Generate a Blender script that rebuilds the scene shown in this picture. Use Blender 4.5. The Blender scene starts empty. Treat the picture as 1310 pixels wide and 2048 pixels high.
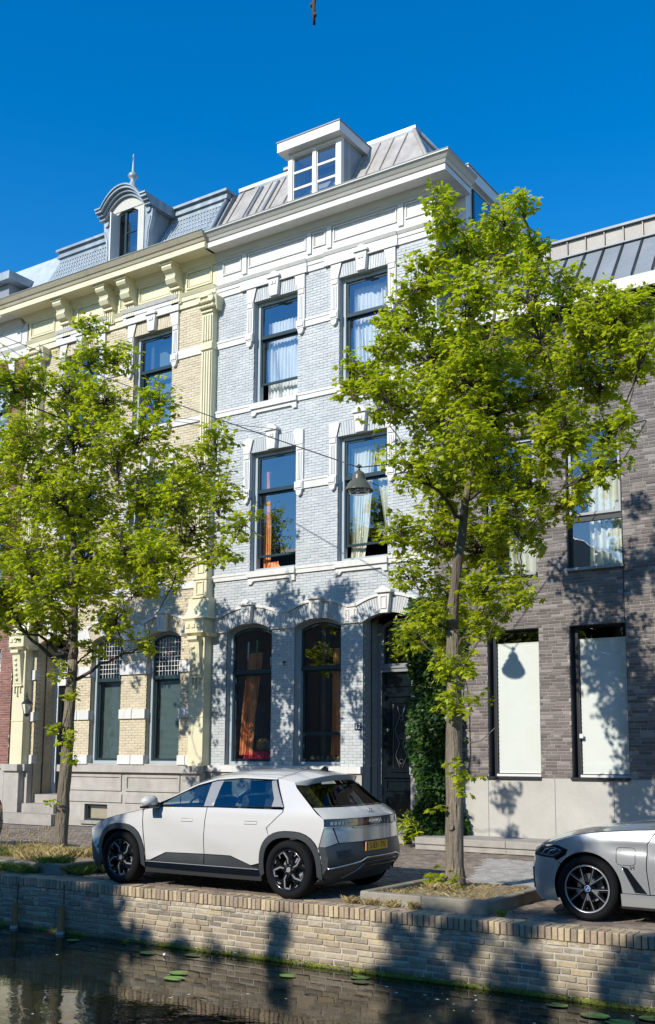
import bpy, bmesh, math, random
import numpy as np
from mathutils import Vector, Matrix, Euler
from mathutils.geometry import delaunay_2d_cdt
random.seed(7); RNG = np.random.default_rng(7)
R = math.radians
sc = bpy.context.scene
COL = sc.collection

# ---------------------------------------------------------------- camera, sky, sun, exposure
EYE = Vector((0.0, 0.0, 1.85))
cam_d = bpy.data.cameras.new("camera")
cam = bpy.data.objects.new("camera", cam_d)
COL.objects.link(cam)
F_PX, CX, CY, W_PX, H_PX = 2070.23, 761.89, 1225.53, 1310.0, 2048.0
cam_d.sensor_fit = 'VERTICAL'
cam_d.sensor_height = 36.0
cam_d.lens = F_PX / H_PX * 36.0
cam_d.shift_x = -(CX - W_PX / 2) / H_PX
cam_d.shift_y = (CY - H_PX / 2) / H_PX
cam_d.clip_start = 0.05
cam_d.clip_end = 2000
yaw, pitch = -0.5563041, 0.1323986
cam.location = EYE
cam.rotation_euler = (math.pi / 2 + pitch, 0, -yaw)
sc.camera = cam

SUN_DIR = Vector((-0.20, -1.0, 0.66)).normalized()      # towards the sun
world = bpy.data.worlds.new("World")
sc.world = world
world.use_nodes = True
wn, wl = world.node_tree.nodes, world.node_tree.links
wn.clear()
w_out = wn.new('ShaderNodeOutputWorld'); w_bg = wn.new('ShaderNodeBackground')
w_sky = wn.new('ShaderNodeTexSky'); w_hsv = wn.new('ShaderNodeHueSaturation')
w_sky.sky_type = 'NISHITA'; w_sky.sun_disc = False
w_sky.sun_elevation = math.asin(SUN_DIR.z)
w_sky.sun_rotation = math.atan2(SUN_DIR.x, SUN_DIR.y)
w_sky.air_density = 1.0; w_sky.dust_density = 0.1; w_sky.ozone_density = 2.0
w_hsv.inputs['Hue'].default_value = 0.503
w_hsv.inputs['Saturation'].default_value = 1.48
w_hsv.inputs['Value'].default_value = 1.45
w_bg.inputs['Strength'].default_value = 0.12
wl.new(w_sky.outputs[0], w_hsv.inputs['Color']); wl.new(w_hsv.outputs[0], w_bg.inputs['Color'])
wl.new(w_bg.outputs[0], w_out.inputs['Surface'])

sun_d = bpy.data.lights.new("sun", 'SUN')
sun_d.energy = 5.0; sun_d.angle = R(0.53); sun_d.color = (1.0, 0.94, 0.84)
sun = bpy.data.objects.new("sun", sun_d); COL.objects.link(sun)
sun.rotation_euler = SUN_DIR.to_track_quat('Z', 'Y').to_euler()
sun.location = (-10, -20, 30)

sc.view_settings.view_transform = 'Standard'
sc.view_settings.look = 'None'
sc.view_settings.exposure = 0.24
sc.view_settings.gamma = 1.0
sc.view_settings.use_curve_mapping = False
sc.cycles.max_bounces = 8
sc.cycles.transparent_max_bounces = 16
sc.cycles.caustics_reflective = False; sc.cycles.caustics_refractive = False

# ---------------------------------------------------------------- materials
def new_mat(name):
    m = bpy.data.materials.new(name); m.use_nodes = True
    nt = m.node_tree; nt.nodes.clear()
    out = nt.nodes.new('ShaderNodeOutputMaterial'); b = nt.nodes.new('ShaderNodeBsdfPrincipled')
    nt.links.new(b.outputs[0], out.inputs['Surface'])
    return m, nt, b, out
def node(nt, t, **kw):
    n = nt.nodes.new(t)
    for k, v in kw.items(): setattr(n, k, v)
    return n
def mathn(nt, op, a, b=None, c=None):
    n = node(nt, 'ShaderNodeMath', operation=op)
    for i, x in enumerate((a, b, c)):
        if x is None: continue
        if isinstance(x, (int, float)): n.inputs[i].default_value = x
        else: nt.links.new(x, n.inputs[i])
    return n.outputs[0]
def coords(nt, scale=(1, 1, 1)):
    g = node(nt, 'ShaderNodeNewGeometry'); mp = node(nt, 'ShaderNodeMapping')
    mp.inputs['Scale'].default_value = scale
    nt.links.new(g.outputs['Position'], mp.inputs['Vector'])
    return mp.outputs[0]
def noise(nt, vec, scale, detail=4, rough=.55, dist=0):
    n = node(nt, 'ShaderNodeTexNoise')
    n.inputs['Scale'].default_value = scale; n.inputs['Detail'].default_value = detail
    n.inputs['Roughness'].default_value = rough; n.inputs['Distortion'].default_value = dist
    nt.links.new(vec, n.inputs['Vector'])
    return n.outputs['Fac']
def maprange(nt, v, a, b, c, d):
    n = node(nt, 'ShaderNodeMapRange'); nt.links.new(v, n.inputs[0])
    for i, x in enumerate((a, b, c, d)): n.inputs[i + 1].default_value = x
    return n.outputs[0]
def mix(nt, f, a, b, mode='MIX'):
    n = node(nt, 'ShaderNodeMix', data_type='RGBA', blend_type=mode)
    for sock, x in ((n.inputs[0], f), (n.inputs[6], a), (n.inputs[7], b)):
        if isinstance(x, (int, float)): sock.default_value = x
        elif isinstance(x, tuple): sock.default_value = (*x[:3], 1)
        else: nt.links.new(x, sock)
    return n.outputs[2]
def rnd(nt):
    g = node(nt, 'ShaderNodeNewGeometry'); o = node(nt, 'ShaderNodeObjectInfo')
    return mathn(nt, 'FRACT', mathn(nt, 'ADD', g.outputs['Random Per Island'], o.outputs['Random']))
def bump(nt, b, h, strength, dist=.01):
    n = node(nt, 'ShaderNodeBump'); n.inputs['Strength'].default_value = strength; n.inputs['Distance'].default_value = dist
    nt.links.new(h, n.inputs['Height']); nt.links.new(n.outputs[0], b.inputs['Normal'])
def mat(name, col, rough=.6, var=.12, scale=3, bmp=.15, bscale=60, metal=0, streak=None, spec=.5, coat=0, stretch=(1, 1, 1), bdist=.006):
    m, nt, b, _ = new_mat(name)
    v = coords(nt, stretch)
    n1 = noise(nt, v, scale, 6, .65); n2 = noise(nt, v, bscale, 3)
    f = maprange(nt, n1, .3, .7, 1 - var, 1 + var)
    g = maprange(nt, n2, .3, .7, 1 - var * .5, 1 + var * .5)
    k = mathn(nt, 'MULTIPLY', f, g)
    cc = node(nt, 'ShaderNodeVectorMath', operation='SCALE'); cc.inputs[0].default_value = col[:3]; nt.links.new(k, cc.inputs['Scale'])
    c = cc.outputs[0]
    if streak:
        sv = coords(nt, (1, 1, .12)); sn = noise(nt, sv, streak[2], 5, .6)
        c = mix(nt, maprange(nt, sn, .48, .72, 0, streak[1]), c, streak[0])
    nt.links.new(c, b.inputs['Base Color'])
    b.inputs['Roughness'].default_value = rough; b.inputs['Metallic'].default_value = metal
    b.inputs['Specular IOR Level'].default_value = spec
    if coat: b.inputs['Coat Weight'].default_value = coat; b.inputs['Coat Roughness'].default_value = .04
    if bmp: bump(nt, b, mathn(nt, 'ADD', n2, mathn(nt, 'MULTIPLY', n1, .6)), bmp, bdist)
    return m
def brick_mat(name, cols, rough=.8, bmp=.4, grime=None, bscale=45, gscale=1.5):
    m, nt, b, _ = new_mat(name)
    r = rnd(nt); cr = node(nt, 'ShaderNodeValToRGB'); cr.color_ramp.interpolation = 'CONSTANT'
    els = cr.color_ramp.elements
    while len(els) < len(cols): els.new(.5)
    for i, c in enumerate(cols): els[i].position = i / len(cols); els[i].color = (*c, 1)
    nt.links.new(r, cr.inputs[0])
    v = coords(nt); n1 = noise(nt, v, bscale, 5, .6); n2 = noise(nt, v, gscale, 4)
    k = mathn(nt, 'MULTIPLY', maprange(nt, n1, .3, .7, .84, 1.14), maprange(nt, n2, .3, .7, .9, 1.08))
    cc = node(nt, 'ShaderNodeVectorMath', operation='SCALE'); nt.links.new(cr.outputs[0], cc.inputs[0]); nt.links.new(k, cc.inputs['Scale'])
    c = cc.outputs[0]
    if grime: c = mix(nt, maprange(nt, noise(nt, coords(nt, (1, 1, .5)), grime[2], 5, .65), .5, .75, 0, grime[1]), c, grime[0])
    nt.links.new(c, b.inputs['Base Color']); b.inputs['Roughness'].default_value = rough
    bump(nt, b, n1, bmp, .006)
    return m

M = {}
M['blue_brick'] = brick_mat('painted_blue_brick', [(.42, .445, .455), (.445, .468, .475), (.40, .428, .44), (.43, .455, .463), (.47, .49, .495)], .55, .35, ((.36, .36, .33), .34, 3.0))
M['blue_joint'] = mat('painted_joint', (.385, .41, .42), .8, .08)
M['yellow_brick'] = brick_mat('painted_yellow_brick', [(.52, .455, .32), (.555, .485, .345), (.49, .425, .30), (.535, .465, .33)], .6, .3, ((.5, .40, .26), .3, 2.0))
M['yellow_joint'] = mat('yellow_joint', (.47, .405, .29), .8, .1)
M['brown_brick'] = brick_mat('red_brown_brick', [(.20, .085, .065), (.26, .11, .08), (.16, .07, .055), (.23, .10, .085)], .8)
M['brown_joint'] = mat('brown_joint', (.38, .32, .27), .9)
M['modern_brick'] = brick_mat('dark_modern_brick', [(.130, .112, .104), (.110, .094, .086), (.152, .133, .122), (.118, .102, .094), (.175, .155, .142), (.096, .082, .076), (.142, .124, .114), (.23, .208, .192)], .75, .5)
M['modern_joint'] = mat('modern_joint', (.30, .27, .25), .95, .15)
M['quay_brick'] = brick_mat('quay_brick', [(.29, .235, .155), (.33, .265, .17), (.26, .21, .145), (.40, .32, .195), (.205, .168, .125), (.34, .275, .185), (.285, .225, .155), (.37, .31, .22), (.30, .24, .165)], .85, .9, ((.12, .11, .085), .8, 2.2), 26, 1.6)
def waterline(m):
    # lime bloom under the coping and a dark wet band above the water
    nt = m.node_tree; b = next(n for n in nt.nodes if n.type == 'BSDF_PRINCIPLED'); src = b.inputs['Base Color'].links[0].from_socket
    v = coords(nt); sep = node(nt, 'ShaderNodeSeparateXYZ'); nt.links.new(v, sep.inputs[0]); z = sep.outputs[2]
    n1 = noise(nt, coords(nt, (1, 1, .6)), 3.2, 5, .65); n2 = noise(nt, coords(nt, (1, 1, 2)), 9, 4, .6)
    lime = mathn(nt, 'MULTIPLY', maprange(nt, z, -.30, -.135, 0, 1), maprange(nt, n2, .48, .60, 0, .55))
    c = mix(nt, lime, src, (.58, .55, .49))
    lime2 = maprange(nt, n1, .60, .72, 0, .28); c = mix(nt, lime2, c, (.52, .47, .38))
    zz = mathn(nt, 'ADD', z, mathn(nt, 'MULTIPLY', n1, -.16)); wet = maprange(nt, zz, -.80, -.70, .82, 0)
    c = mix(nt, wet, c, (.05, .055, .03)); nt.links.new(c, b.inputs['Base Color'])
waterline(M['quay_brick'])
M['coping_brick'] = brick_mat('coping_brick', [(.39, .305, .19), (.33, .255, .165), (.44, .345, .22), (.27, .21, .145), (.46, .365, .22), (.34, .25, .175), (.31, .24, .17)], .85, .8, ((.09, .085, .07), .7, 1.6), 40)
M['quay_joint'] = mat('lime_joint', (.40, .37, .31), .95, .25, 2, .5, 30)
M['paver'] = brick_mat('street_paver', [(.20, .16, .125), (.155, .12, .10), (.235, .19, .15), (.18, .14, .115), (.27, .22, .175)], .85, .6, ((.30, .26, .20), .4, .7), 40, .8)
M['grey_paver'] = brick_mat('grey_concrete_paver', [(.34, .325, .30), (.38, .36, .33), (.30, .29, .27), (.41, .385, .355)], .85, .5)
M['sand'] = mat('joint_sand', (.14, .12, .10), .95, .25, 3, .6, 80)
M['ground'] = mat('street_ground', (.17, .145, .125), .95, .25, 2, .5, 50)
M['white'] = mat('white_painted_trim', (.585, .58, .56), .5, .04, 2, .08, 40, streak=((.42, .39, .32), .42, 6))
M['white_plain'] = mat('white_painted_wood', (.61, .61, .60), .4, .03, 2, .04, 40)
M['stone_white'] = mat('off_white_cornice', (.47, .465, .43), .5, .05, 2, .08, 40, streak=((.42, .40, .34), .35, 4))
M['cream'] = mat('cream_painted_stucco', (.60, .565, .385), .5, .05, 2, .08, 40, streak=((.55, .47, .30), .3, 4))
M['cream_gutter'] = mat('cream_gutter', (.50, .46, .35), .5, .06, 2, .08, 40, streak=((.35, .30, .2), .5, 4))
M['granite'] = mat('grey_stone_plinth', (.36, .34, .31), .7, .15, 2.5, .35, 90, streak=((.22, .2, .18), .5, 2.5))
M['concrete'] = mat('concrete_base', (.40, .385, .35), .75, .10, 1.6, .25, 40, streak=((.36, .34, .30), .5, 1.5))
M['step'] = mat('worn_stone_step', (.30, .28, .25), .8, .18, 3, .4, 60)
M['kerb'] = mat('kerb_concrete', (.235, .21, .165), .85, .25, 4, .6, 50, streak=((.16, .15, .11), .6, 3))
M['zinc'] = mat('zinc_roof', (.42, .45, .48), .42, .12, 2, .12, 30, metal=.45, streak=((.62, .60, .56), .6, 3))
M['zinc_brown'] = mat('weathered_zinc', (.46, .43, .39), .5, .2, 2, .15, 30, metal=.35, streak=((.33, .29, .24), .7, 5))
M['zinc_blue'] = mat('blue_grey_lead', (.22, .275, .32), .5, .12, 2, .12, 30, metal=.25, streak=((.5, .53, .55), .5, 4))
M['slate'] = mat('pale_slate', (.40, .46, .50), .5, .15, 4, .12, 40, metal=.15, streak=((.55, .57, .58), .5, 5))
M['zinc_dark'] = mat('anthracite_zinc', (.20, .225, .25), .55, .10, 1.5, .06, 30, metal=.1, streak=((.30, .32, .34), .4, 2))
M['alu'] = mat('brushed_aluminium_band', (.33, .31, .28), .6, .14, 2, .08, 30, metal=.0)
M['dark_frame'] = mat('dark_green_frame', (.018, .035, .042), .3, .1, 4, .05, 40)
M['grey_frame'] = mat('grey_window_frame', (.33, .38, .40), .4, .06, 4, .05, 40)
M['black_frame'] = mat('black_metal_frame', (.02, .022, .026), .35, .08, 4, .03)
M['silver_frame'] = mat('silver_window_frame', (.24, .25, .255), .4, .05, 4, .03, metal=.2)
M['door_black'] = mat('black_green_door', (.006, .010, .013), .15, .1, 4, .05, 30, coat=.5)
M['blind'] = mat('white_roller_blind', (.86, .87, .83), .7, .03, 2, .03)
M['curtain_white'] = mat('sheer_white_curtain', (.66, .68, .66), .8, .06, 6, .1)
M['curtain_beige'] = mat('pale_beige_blind', (.66, .66, .54), .8, .06, 6, .1)
M['curtain_orange'] = mat('orange_velvet_curtain', (.72, .27, .10), .75, .2, 6, .2)
M['curtain_pink'] = mat('pink_cloth', (.70, .045, .10), .8, .2, 8, .2)
M['curtain_teal'] = mat('grey_green_curtain', (.10, .15, .145), .8, .12, 6, .1)
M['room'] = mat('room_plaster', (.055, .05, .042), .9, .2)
M['brass'] = mat('polished_brass', (.75, .62, .38), .25, .05, 4, 0, metal=1)
M['iron'] = mat('black_iron', (.015, .017, .019), .4, .1, 4, .1, 60)
M['lamp_green'] = mat('olive_enamel_lamp', (.085, .09, .07), .3, .1, 5, .04, 40)
M['wood_post'] = mat('weathered_post_wood', (.30, .17, .07), .8, .3, 6, .5, 40, stretch=(1, 1, .2))
M['chimney'] = brick_mat('chimney_brick', [(.22, .09, .06), (.26, .11, .08), (.18, .08, .06)])
M['rubber'] = mat('tyre_rubber', (.007, .007, .008), .85, .15, 6, .15, 90, spec=.15)
M['rim_black'] = mat('gloss_black_rim', (.006, .006, .007), .18, .05, 4, 0, coat=.5)
M['rim_silver'] = mat('machined_alloy', (.28, .285, .30), .3, .03, 4, 0, metal=.35)
M['cladding'] = mat('dark_grey_cladding', (.035, .04, .044), .42, .08, 5, .08, 200)
M['gloss_black'] = mat('gloss_black_plastic', (.006, .007, .008), .08, .05, 4, 0, coat=.6)
M['chrome'] = mat('satin_chrome', (.70, .71, .73), .2, .02, 4, 0, metal=1)
M['car_white'] = mat('pearl_white_paint', (.50, .493, .475), .24, .015, 1.5, 0, coat=.9)
M['car_under'] = mat('shadow_gap_black', (.004, .004, .005), .7, .05, 4, 0)
M['car_grey_trim'] = mat('grey_pillar_trim', (.22, .23, .24), .35, .04, 5, .03)
M['car_silver'] = mat('metallic_grey_paint', (.42, .435, .43), .30, .02, 1.5, 0, metal=.55, coat=1)
M['car_hatch_silver'] = mat('silver_tailgate_paint', (.42, .43, .44), .25, .02, 1.5, 0, metal=.6, coat=1)
M['car_dark'] = mat('black_car_paint', (.012, .012, .015), .2, .05, 1.5, 0, coat=1)
M['interior'] = mat('car_interior', (.05, .052, .055), .7, .1)
M['interior_light'] = mat('light_car_seat', (.42, .42, .40), .7, .1)
M['plate_yellow'] = mat('yellow_plate', (.72, .37, .01), .45, .05, 5, .02)
M['plate_blue'] = mat('plate_blue_band', (.01, .05, .35), .45, .05)
M['black_ink'] = mat('black_lettering', (.01, .01, .01), .5, .05)
M['white_ink'] = mat('white_lettering', (.8, .8, .8), .4, .03)
M['badge_blue'] = mat('badge_blue', (.02, .12, .42), .3, .03)
M['red_lamp'] = mat('red_lamp_lens', (.35, .008, .012), .1, .05, 4, 0, coat=.6)
M['lens_dark'] = mat('smoked_lens', (.02, .022, .026), .06, .05, 4, 0, coat=.8)
M['lens_clear'] = mat('lamp_lens', (.30, .36, .42), .08, .1, 20, 0, metal=.6, coat=.8)
M['moss'] = mat('bright_moss', (.14, .16, .02), .95, .45, 6, 1, 60, bdist=.02)
M['lily'] = mat('lily_pad_green', (.16, .30, .06), .35, .2, 6, .1, 30)
M['petal'] = mat('white_petal', (.85, .85, .8), .6, .05)
M['bark'] = mat('grey_bark', (.19, .158, .115), .9, .42, 7, 1, 34, stretch=(1, 1, .12), bdist=.06)
M['bark_shade'] = mat('shaded_bark', (.135, .11, .08), .9, .4, 7, 1, 34, stretch=(1, 1, .15), bdist=.05)  # darker bark: crown shade put into the colour of the upper trunk
M['bark_dark'] = mat('dark_limb_bark', (.075, .058, .042), .9, .3, 6, .8, 30, stretch=(1, 1, .3), bdist=.02)
M['soil'] = mat('dry_soil', (.25, .19, .12), .95, .3, 8, .9, 60, bdist=.02)
M['brick_far'] = brick_mat('opposite_brick', [(.20, .11, .08), (.24, .14, .10)])
M['plaster_far'] = mat('opposite_plaster', (.55, .52, .45), .8, .1)
M['roof_tile'] = mat('dark_roof_tile', (.06, .055, .055), .6, .2, 6, .3)
M['stained_lead'] = mat('white_leaded_came', (.72, .72, .68), .5, .05)
M['stained_red'] = mat('red_stained_glass', (.20, .03, .02), .25, .1)

def leaf_mat(name, cols, trans, tmix=.45):
    m, nt, b, out = new_mat(name)
    r = rnd(nt); cr = node(nt, 'ShaderNodeValToRGB'); els = cr.color_ramp.elements
    while len(els) < len(cols): els.new(.5)
    for i, c in enumerate(cols): els[i].position = i / max(1, len(cols) - 1); els[i].color = (*c, 1)
    nt.links.new(r, cr.inputs[0])
    v = coords(nt); n1 = noise(nt, v, .9, 3)
    c = mix(nt, maprange(nt, n1, .38, .66, 0, .55), cr.outputs[0], tuple(x * .62 for x in cols[0]))
    nt.links.new(c, b.inputs['Base Color']); b.inputs['Roughness'].default_value = .42
    b.inputs['Specular IOR Level'].default_value = .45
    t = node(nt, 'ShaderNodeBsdfTranslucent'); t.inputs[0].default_value = (*trans, 1)
    ms = node(nt, 'ShaderNodeMixShader'); ms.inputs[0].default_value = tmix
    nt.links.new(b.outputs[0], ms.inputs[1]); nt.links.new(t.outputs[0], ms.inputs[2]); nt.links.new(ms.outputs[0], out.inputs['Surface'])
    return m
M['leaf'] = leaf_mat('young_maple_leaf', [(.08, .12, .008), (.23, .29, .010), (.42, .46, .014), (.60, .60, .05)], (.64, .74, .02), .46)
M['ivy_leaf'] = leaf_mat('dark_climber_leaf', [(.018, .045, .010), (.035, .085, .015), (.06, .13, .02)], (.12, .25, .02), .25)
M['far_leaf'] = leaf_mat('shade_tree_leaf', [(.04, .07, .015), (.08, .13, .02)], (.1, .16, .02), .2)
M['grass_dry'] = leaf_mat('dry_grass', [(.42, .32, .13), (.55, .44, .20), (.30, .25, .10)], (.4, .33, .12), .3)
M['grass_green'] = leaf_mat('green_grass', [(.08, .14, .02), (.16, .22, .04), (.26, .27, .08)], (.2, .3, .04), .3)

def glass_mat(name, tint, refl=.16, rough=0.0, wav=0.0, graze=.7):
    m, nt, b, out = new_mat(name); nt.nodes.remove(b)
    tr = node(nt, 'ShaderNodeBsdfTransparent'); tr.inputs[0].default_value = (*tint, 1)
    gl = node(nt, 'ShaderNodeBsdfGlossy'); gl.inputs['Roughness'].default_value = rough
    gl.inputs[0].default_value = (.92, .95, 1, 1)
    lw = node(nt, 'ShaderNodeLayerWeight'); lw.inputs[0].default_value = .35
    fac = maprange(nt, lw.outputs['Facing'], 0, 1, refl, graze)
    ms = node(nt, 'ShaderNodeMixShader'); nt.links.new(fac, ms.inputs[0])
    nt.links.new(tr.outputs[0], ms.inputs[1]); nt.links.new(gl.outputs[0], ms.inputs[2]); nt.links.new(ms.outputs[0], out.inputs['Surface'])
    if wav:
        bn = node(nt, 'ShaderNodeBump'); bn.inputs['Strength'].default_value = wav; bn.inputs['Distance'].default_value = .02
        nt.links.new(noise(nt, coords(nt), 1.7, 2), bn.inputs['Height']); nt.links.new(bn.outputs[0], gl.inputs['Normal'])
    return m
M['glass'] = glass_mat('window_glass', (.92, .95, .96), .14, 0, .12)
M['glass_low'] = glass_mat('ground_floor_glass', (.88, .90, .89), .05, 0, .1)
M['glass_car'] = glass_mat('tinted_car_glass', (.50, .60, .60), .05, .0, 0, .45)
M['glass_rear'] = glass_mat('privacy_glass', (.010, .012, .014), .02, .03, 0, .12)

# ---------------------------------------------------------------- mesh helpers
ORG = {}
def org(o): return ORG.get(o.name, Vector((0, 0, 0))) if o else Vector((0, 0, 0))
def thing(name, label, cat, loc=(0, 0, 0), group=None, kind=None):
    o = bpy.data.objects.new(name, None); COL.objects.link(o); o.location = loc; o.empty_display_size = .2
    ORG[o.name] = Vector(loc); o['label'] = label; o['category'] = cat
    if group: o['group'] = group
    if kind: o['kind'] = kind
    return o
def tag(o, label, cat, group=None):
    o['label'] = label; o['category'] = cat
    if group: o['group'] = group
    return o
class MB:
    def __init__(s): s.v = []; s.f = []; s.sm = []
    def add(s, vs, fs, smooth=False):
        k = len(s.v); s.v.extend([tuple(v) for v in vs])
        for f in fs: s.f.append(tuple(i + k for i in f)); s.sm.append(smooth)
        return s
    def box(s, x0, x1, y0, y1, z0, z1, ch=0):
        if ch:   # chamfer of the front (y0) face
            c = ch
            vs = [(x0, y1, z0), (x1, y1, z0), (x1, y1, z1), (x0, y1, z1), (x0, y0 + c, z0), (x1, y0 + c, z0), (x1, y0 + c, z1), (x0, y0 + c, z1),
                  (x0 + c, y0, z0 + c), (x1 - c, y0, z0 + c), (x1 - c, y0, z1 - c), (x0 + c, y0, z1 - c)]
            fs = [(0, 3, 2, 1), (0, 1, 5, 4), (1, 2, 6, 5), (2, 3, 7, 6), (3, 0, 4, 7), (4, 5, 9, 8), (5, 6, 10, 9), (6, 7, 11, 10), (7, 4, 8, 11), (8, 9, 10, 11)]
            return s.add(vs, fs)
        vs = [(x0, y0, z0), (x1, y0, z0), (x1, y1, z0), (x0, y1, z0), (x0, y0, z1), (x1, y0, z1), (x1, y1, z1), (x0, y1, z1)]
        return s.add(vs, [(0, 1, 5, 4), (1, 2, 6, 5), (2, 3, 7, 6), (3, 0, 4, 7), (4, 5, 6, 7), (3, 2, 1, 0)])
    def prism_y(s, poly, y0, y1):       # poly of (x,z), counter-clockwise seen from -y
        n = len(poly)
        vs = [(x, y0, z) for x, z in poly] + [(x, y1, z) for x, z in poly]
        fs = [tuple(range(n)), tuple(range(2 * n - 1, n - 1, -1))] + [(i, i + n, (i + 1) % n + n, (i + 1) % n) for i in range(n)]
        return s.add(vs, fs)
    def prism_x(s, poly, x0, x1):       # poly of (y,z)
        n = len(poly)
        vs = [(x0, y, z) for y, z in poly] + [(x1, y, z) for y, z in poly]
        fs = [tuple(range(n - 1, -1, -1)), tuple(range(n, 2 * n))] + [(i, (i + 1) % n, (i + 1) % n + n, i + n) for i in range(n)]
        return s.add(vs, fs)
    def prism_z(s, poly, z0, z1):
        n = len(poly)
        vs = [(x, y, z0) for x, y in poly] + [(x, y, z1) for x, y in poly]
        fs = [tuple(range(n - 1, -1, -1)), tuple(range(n, 2 * n))] + [(i, (i + 1) % n, (i + 1) % n + n, i + n) for i in range(n)]
        return s.add(vs, fs)
    def lathe(s, prof, c, n=20, axis='z', caps=True, smooth=True):
        vs = []; fs = []
        for r, h in prof:
            for i in range(n):
                a = 2 * math.pi * i / n; p, q = r * math.cos(a), r * math.sin(a)
                vs.append({'z': (c[0] + p, c[1] + q, c[2] + h), 'y': (c[0] + p, c[1] + h, c[2] + q), 'x': (c[0] + h, c[1] + p, c[2] + q)}[axis])
        for j in range(len(prof) - 1):
            for i in range(n):
                k = (i + 1) % n; fs.append((j * n + i, j * n + k, (j + 1) * n + k, (j + 1) * n + i))
        s.add(vs, fs, smooth)
        if caps: s.add(vs[:n], [tuple(range(n - 1, -1, -1))]); s.add(vs[-n:], [tuple(range(n))])
        return s
    def tube(s, pts, rad, n=8, smooth=True):
        pts = [Vector(p) for p in pts]
        if not isinstance(rad, (list, tuple)): rad = [rad] * len(pts)
        vs = []; fs = []; up = Vector((.13, .21, .97)); pa = None
        for i, p in enumerate(pts):
            d = (pts[min(i + 1, len(pts) - 1)] - pts[max(i - 1, 0)])
            if d.length < 1e-9: d = Vector((0, 0, 1))
            d.normalize()
            a = pa - d * pa.dot(d) if pa is not None else d.cross(up if abs(d.dot(up)) < .95 else Vector((1, 0, 0)))
            if a.length < 1e-6: a = d.cross(Vector((1, 0, 0)))
            a.normalize(); pa = a; b = d.cross(a)
            for k in range(n):
                t = 2 * math.pi * k / n; vs.append(p + (a * math.cos(t) + b * math.sin(t)) * rad[i])
        for j in range(len(pts) - 1):
            for k in range(n): q = (k + 1) % n; fs.append((j * n + k, j * n + q, (j + 1) * n + q, (j + 1) * n + k))
        fs.append(tuple(range(n - 1, -1, -1))); fs.append(tuple(range(len(vs) - n, len(vs))))
        return s.add(vs, fs, smooth)
    def obj(s, name, m, parent=None, kind=None, label=None):
        o0 = org(parent)
        me = bpy.data.meshes.new(name)
        me.from_pydata([(x - o0.x, y - o0.y, z - o0.z) for x, y, z in s.v], [], s.f)
        me.materials.append(m)
        me.polygons.foreach_set('use_smooth', s.sm)
        o = bpy.data.objects.new(name, me); COL.objects.link(o)
        if parent: o.parent = parent
        ORG[o.name] = o0
        if kind: o['kind'] = kind
        if label: o['label'] = label
        return o
def np_obj(name, V, Fq, m, parent=None, kind=None, smooth=False):
    """V (n,3) world, Fq list/array (k,m) constant polygon size"""
    o0 = org(parent); me = bpy.data.meshes.new(name)
    V = np.asarray(V, dtype=np.float32) - np.array(o0, dtype=np.float32); Fq = np.asarray(Fq, dtype=np.int32)
    me.vertices.add(len(V)); me.vertices.foreach_set('co', V.ravel())
    k, s = Fq.shape
    me.loops.add(k * s); me.loops.foreach_set('vertex_index', Fq.ravel())
    me.polygons.add(k); me.polygons.foreach_set('loop_start', np.arange(0, k * s, s, dtype=np.int32))
    try: me.polygons.foreach_set('loop_total', np.full(k, s, dtype=np.int32))
    except Exception: pass
    if smooth: me.polygons.foreach_set('use_smooth', np.ones(k, dtype=bool))
    me.update(calc_edges=True); me.materials.append(m)
    o = bpy.data.objects.new(name, me); COL.objects.link(o)
    if parent: o.parent = parent
    ORG[o.name] = o0
    if kind: o['kind'] = kind
    return o
def text(body, name, m, parent, loc, size, rot, extrude=.001, sx=1.0, shear=0, space=1.0):
    cu = bpy.data.curves.new(name, 'FONT'); cu.body = body; cu.size = size; cu.extrude = extrude
    cu.align_x = 'CENTER'; cu.align_y = 'CENTER'; cu.shear = shear; cu.space_character = space; cu.materials.append(m)
    o = bpy.data.objects.new(name, cu); COL.objects.link(o); o.parent = parent
    o.location = Vector(loc) - org(parent); o.rotation_euler = rot; o.scale = (sx, 1, 1)
    return font_to_mesh(o)

def font_to_mesh(o):
    bpy.context.view_layer.update()
    me = bpy.data.meshes.new_from_object(o.evaluated_get(bpy.context.evaluated_depsgraph_get())); n = bpy.data.objects.new(o.name, me)
    name = o.name; n.parent = o.parent; n.location = o.location; n.rotation_euler = o.rotation_euler; n.scale = o.scale
    bpy.data.objects.remove(o); n.name = name; COL.objects.link(n); n['kind'] = 'stuff'
    return n
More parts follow.
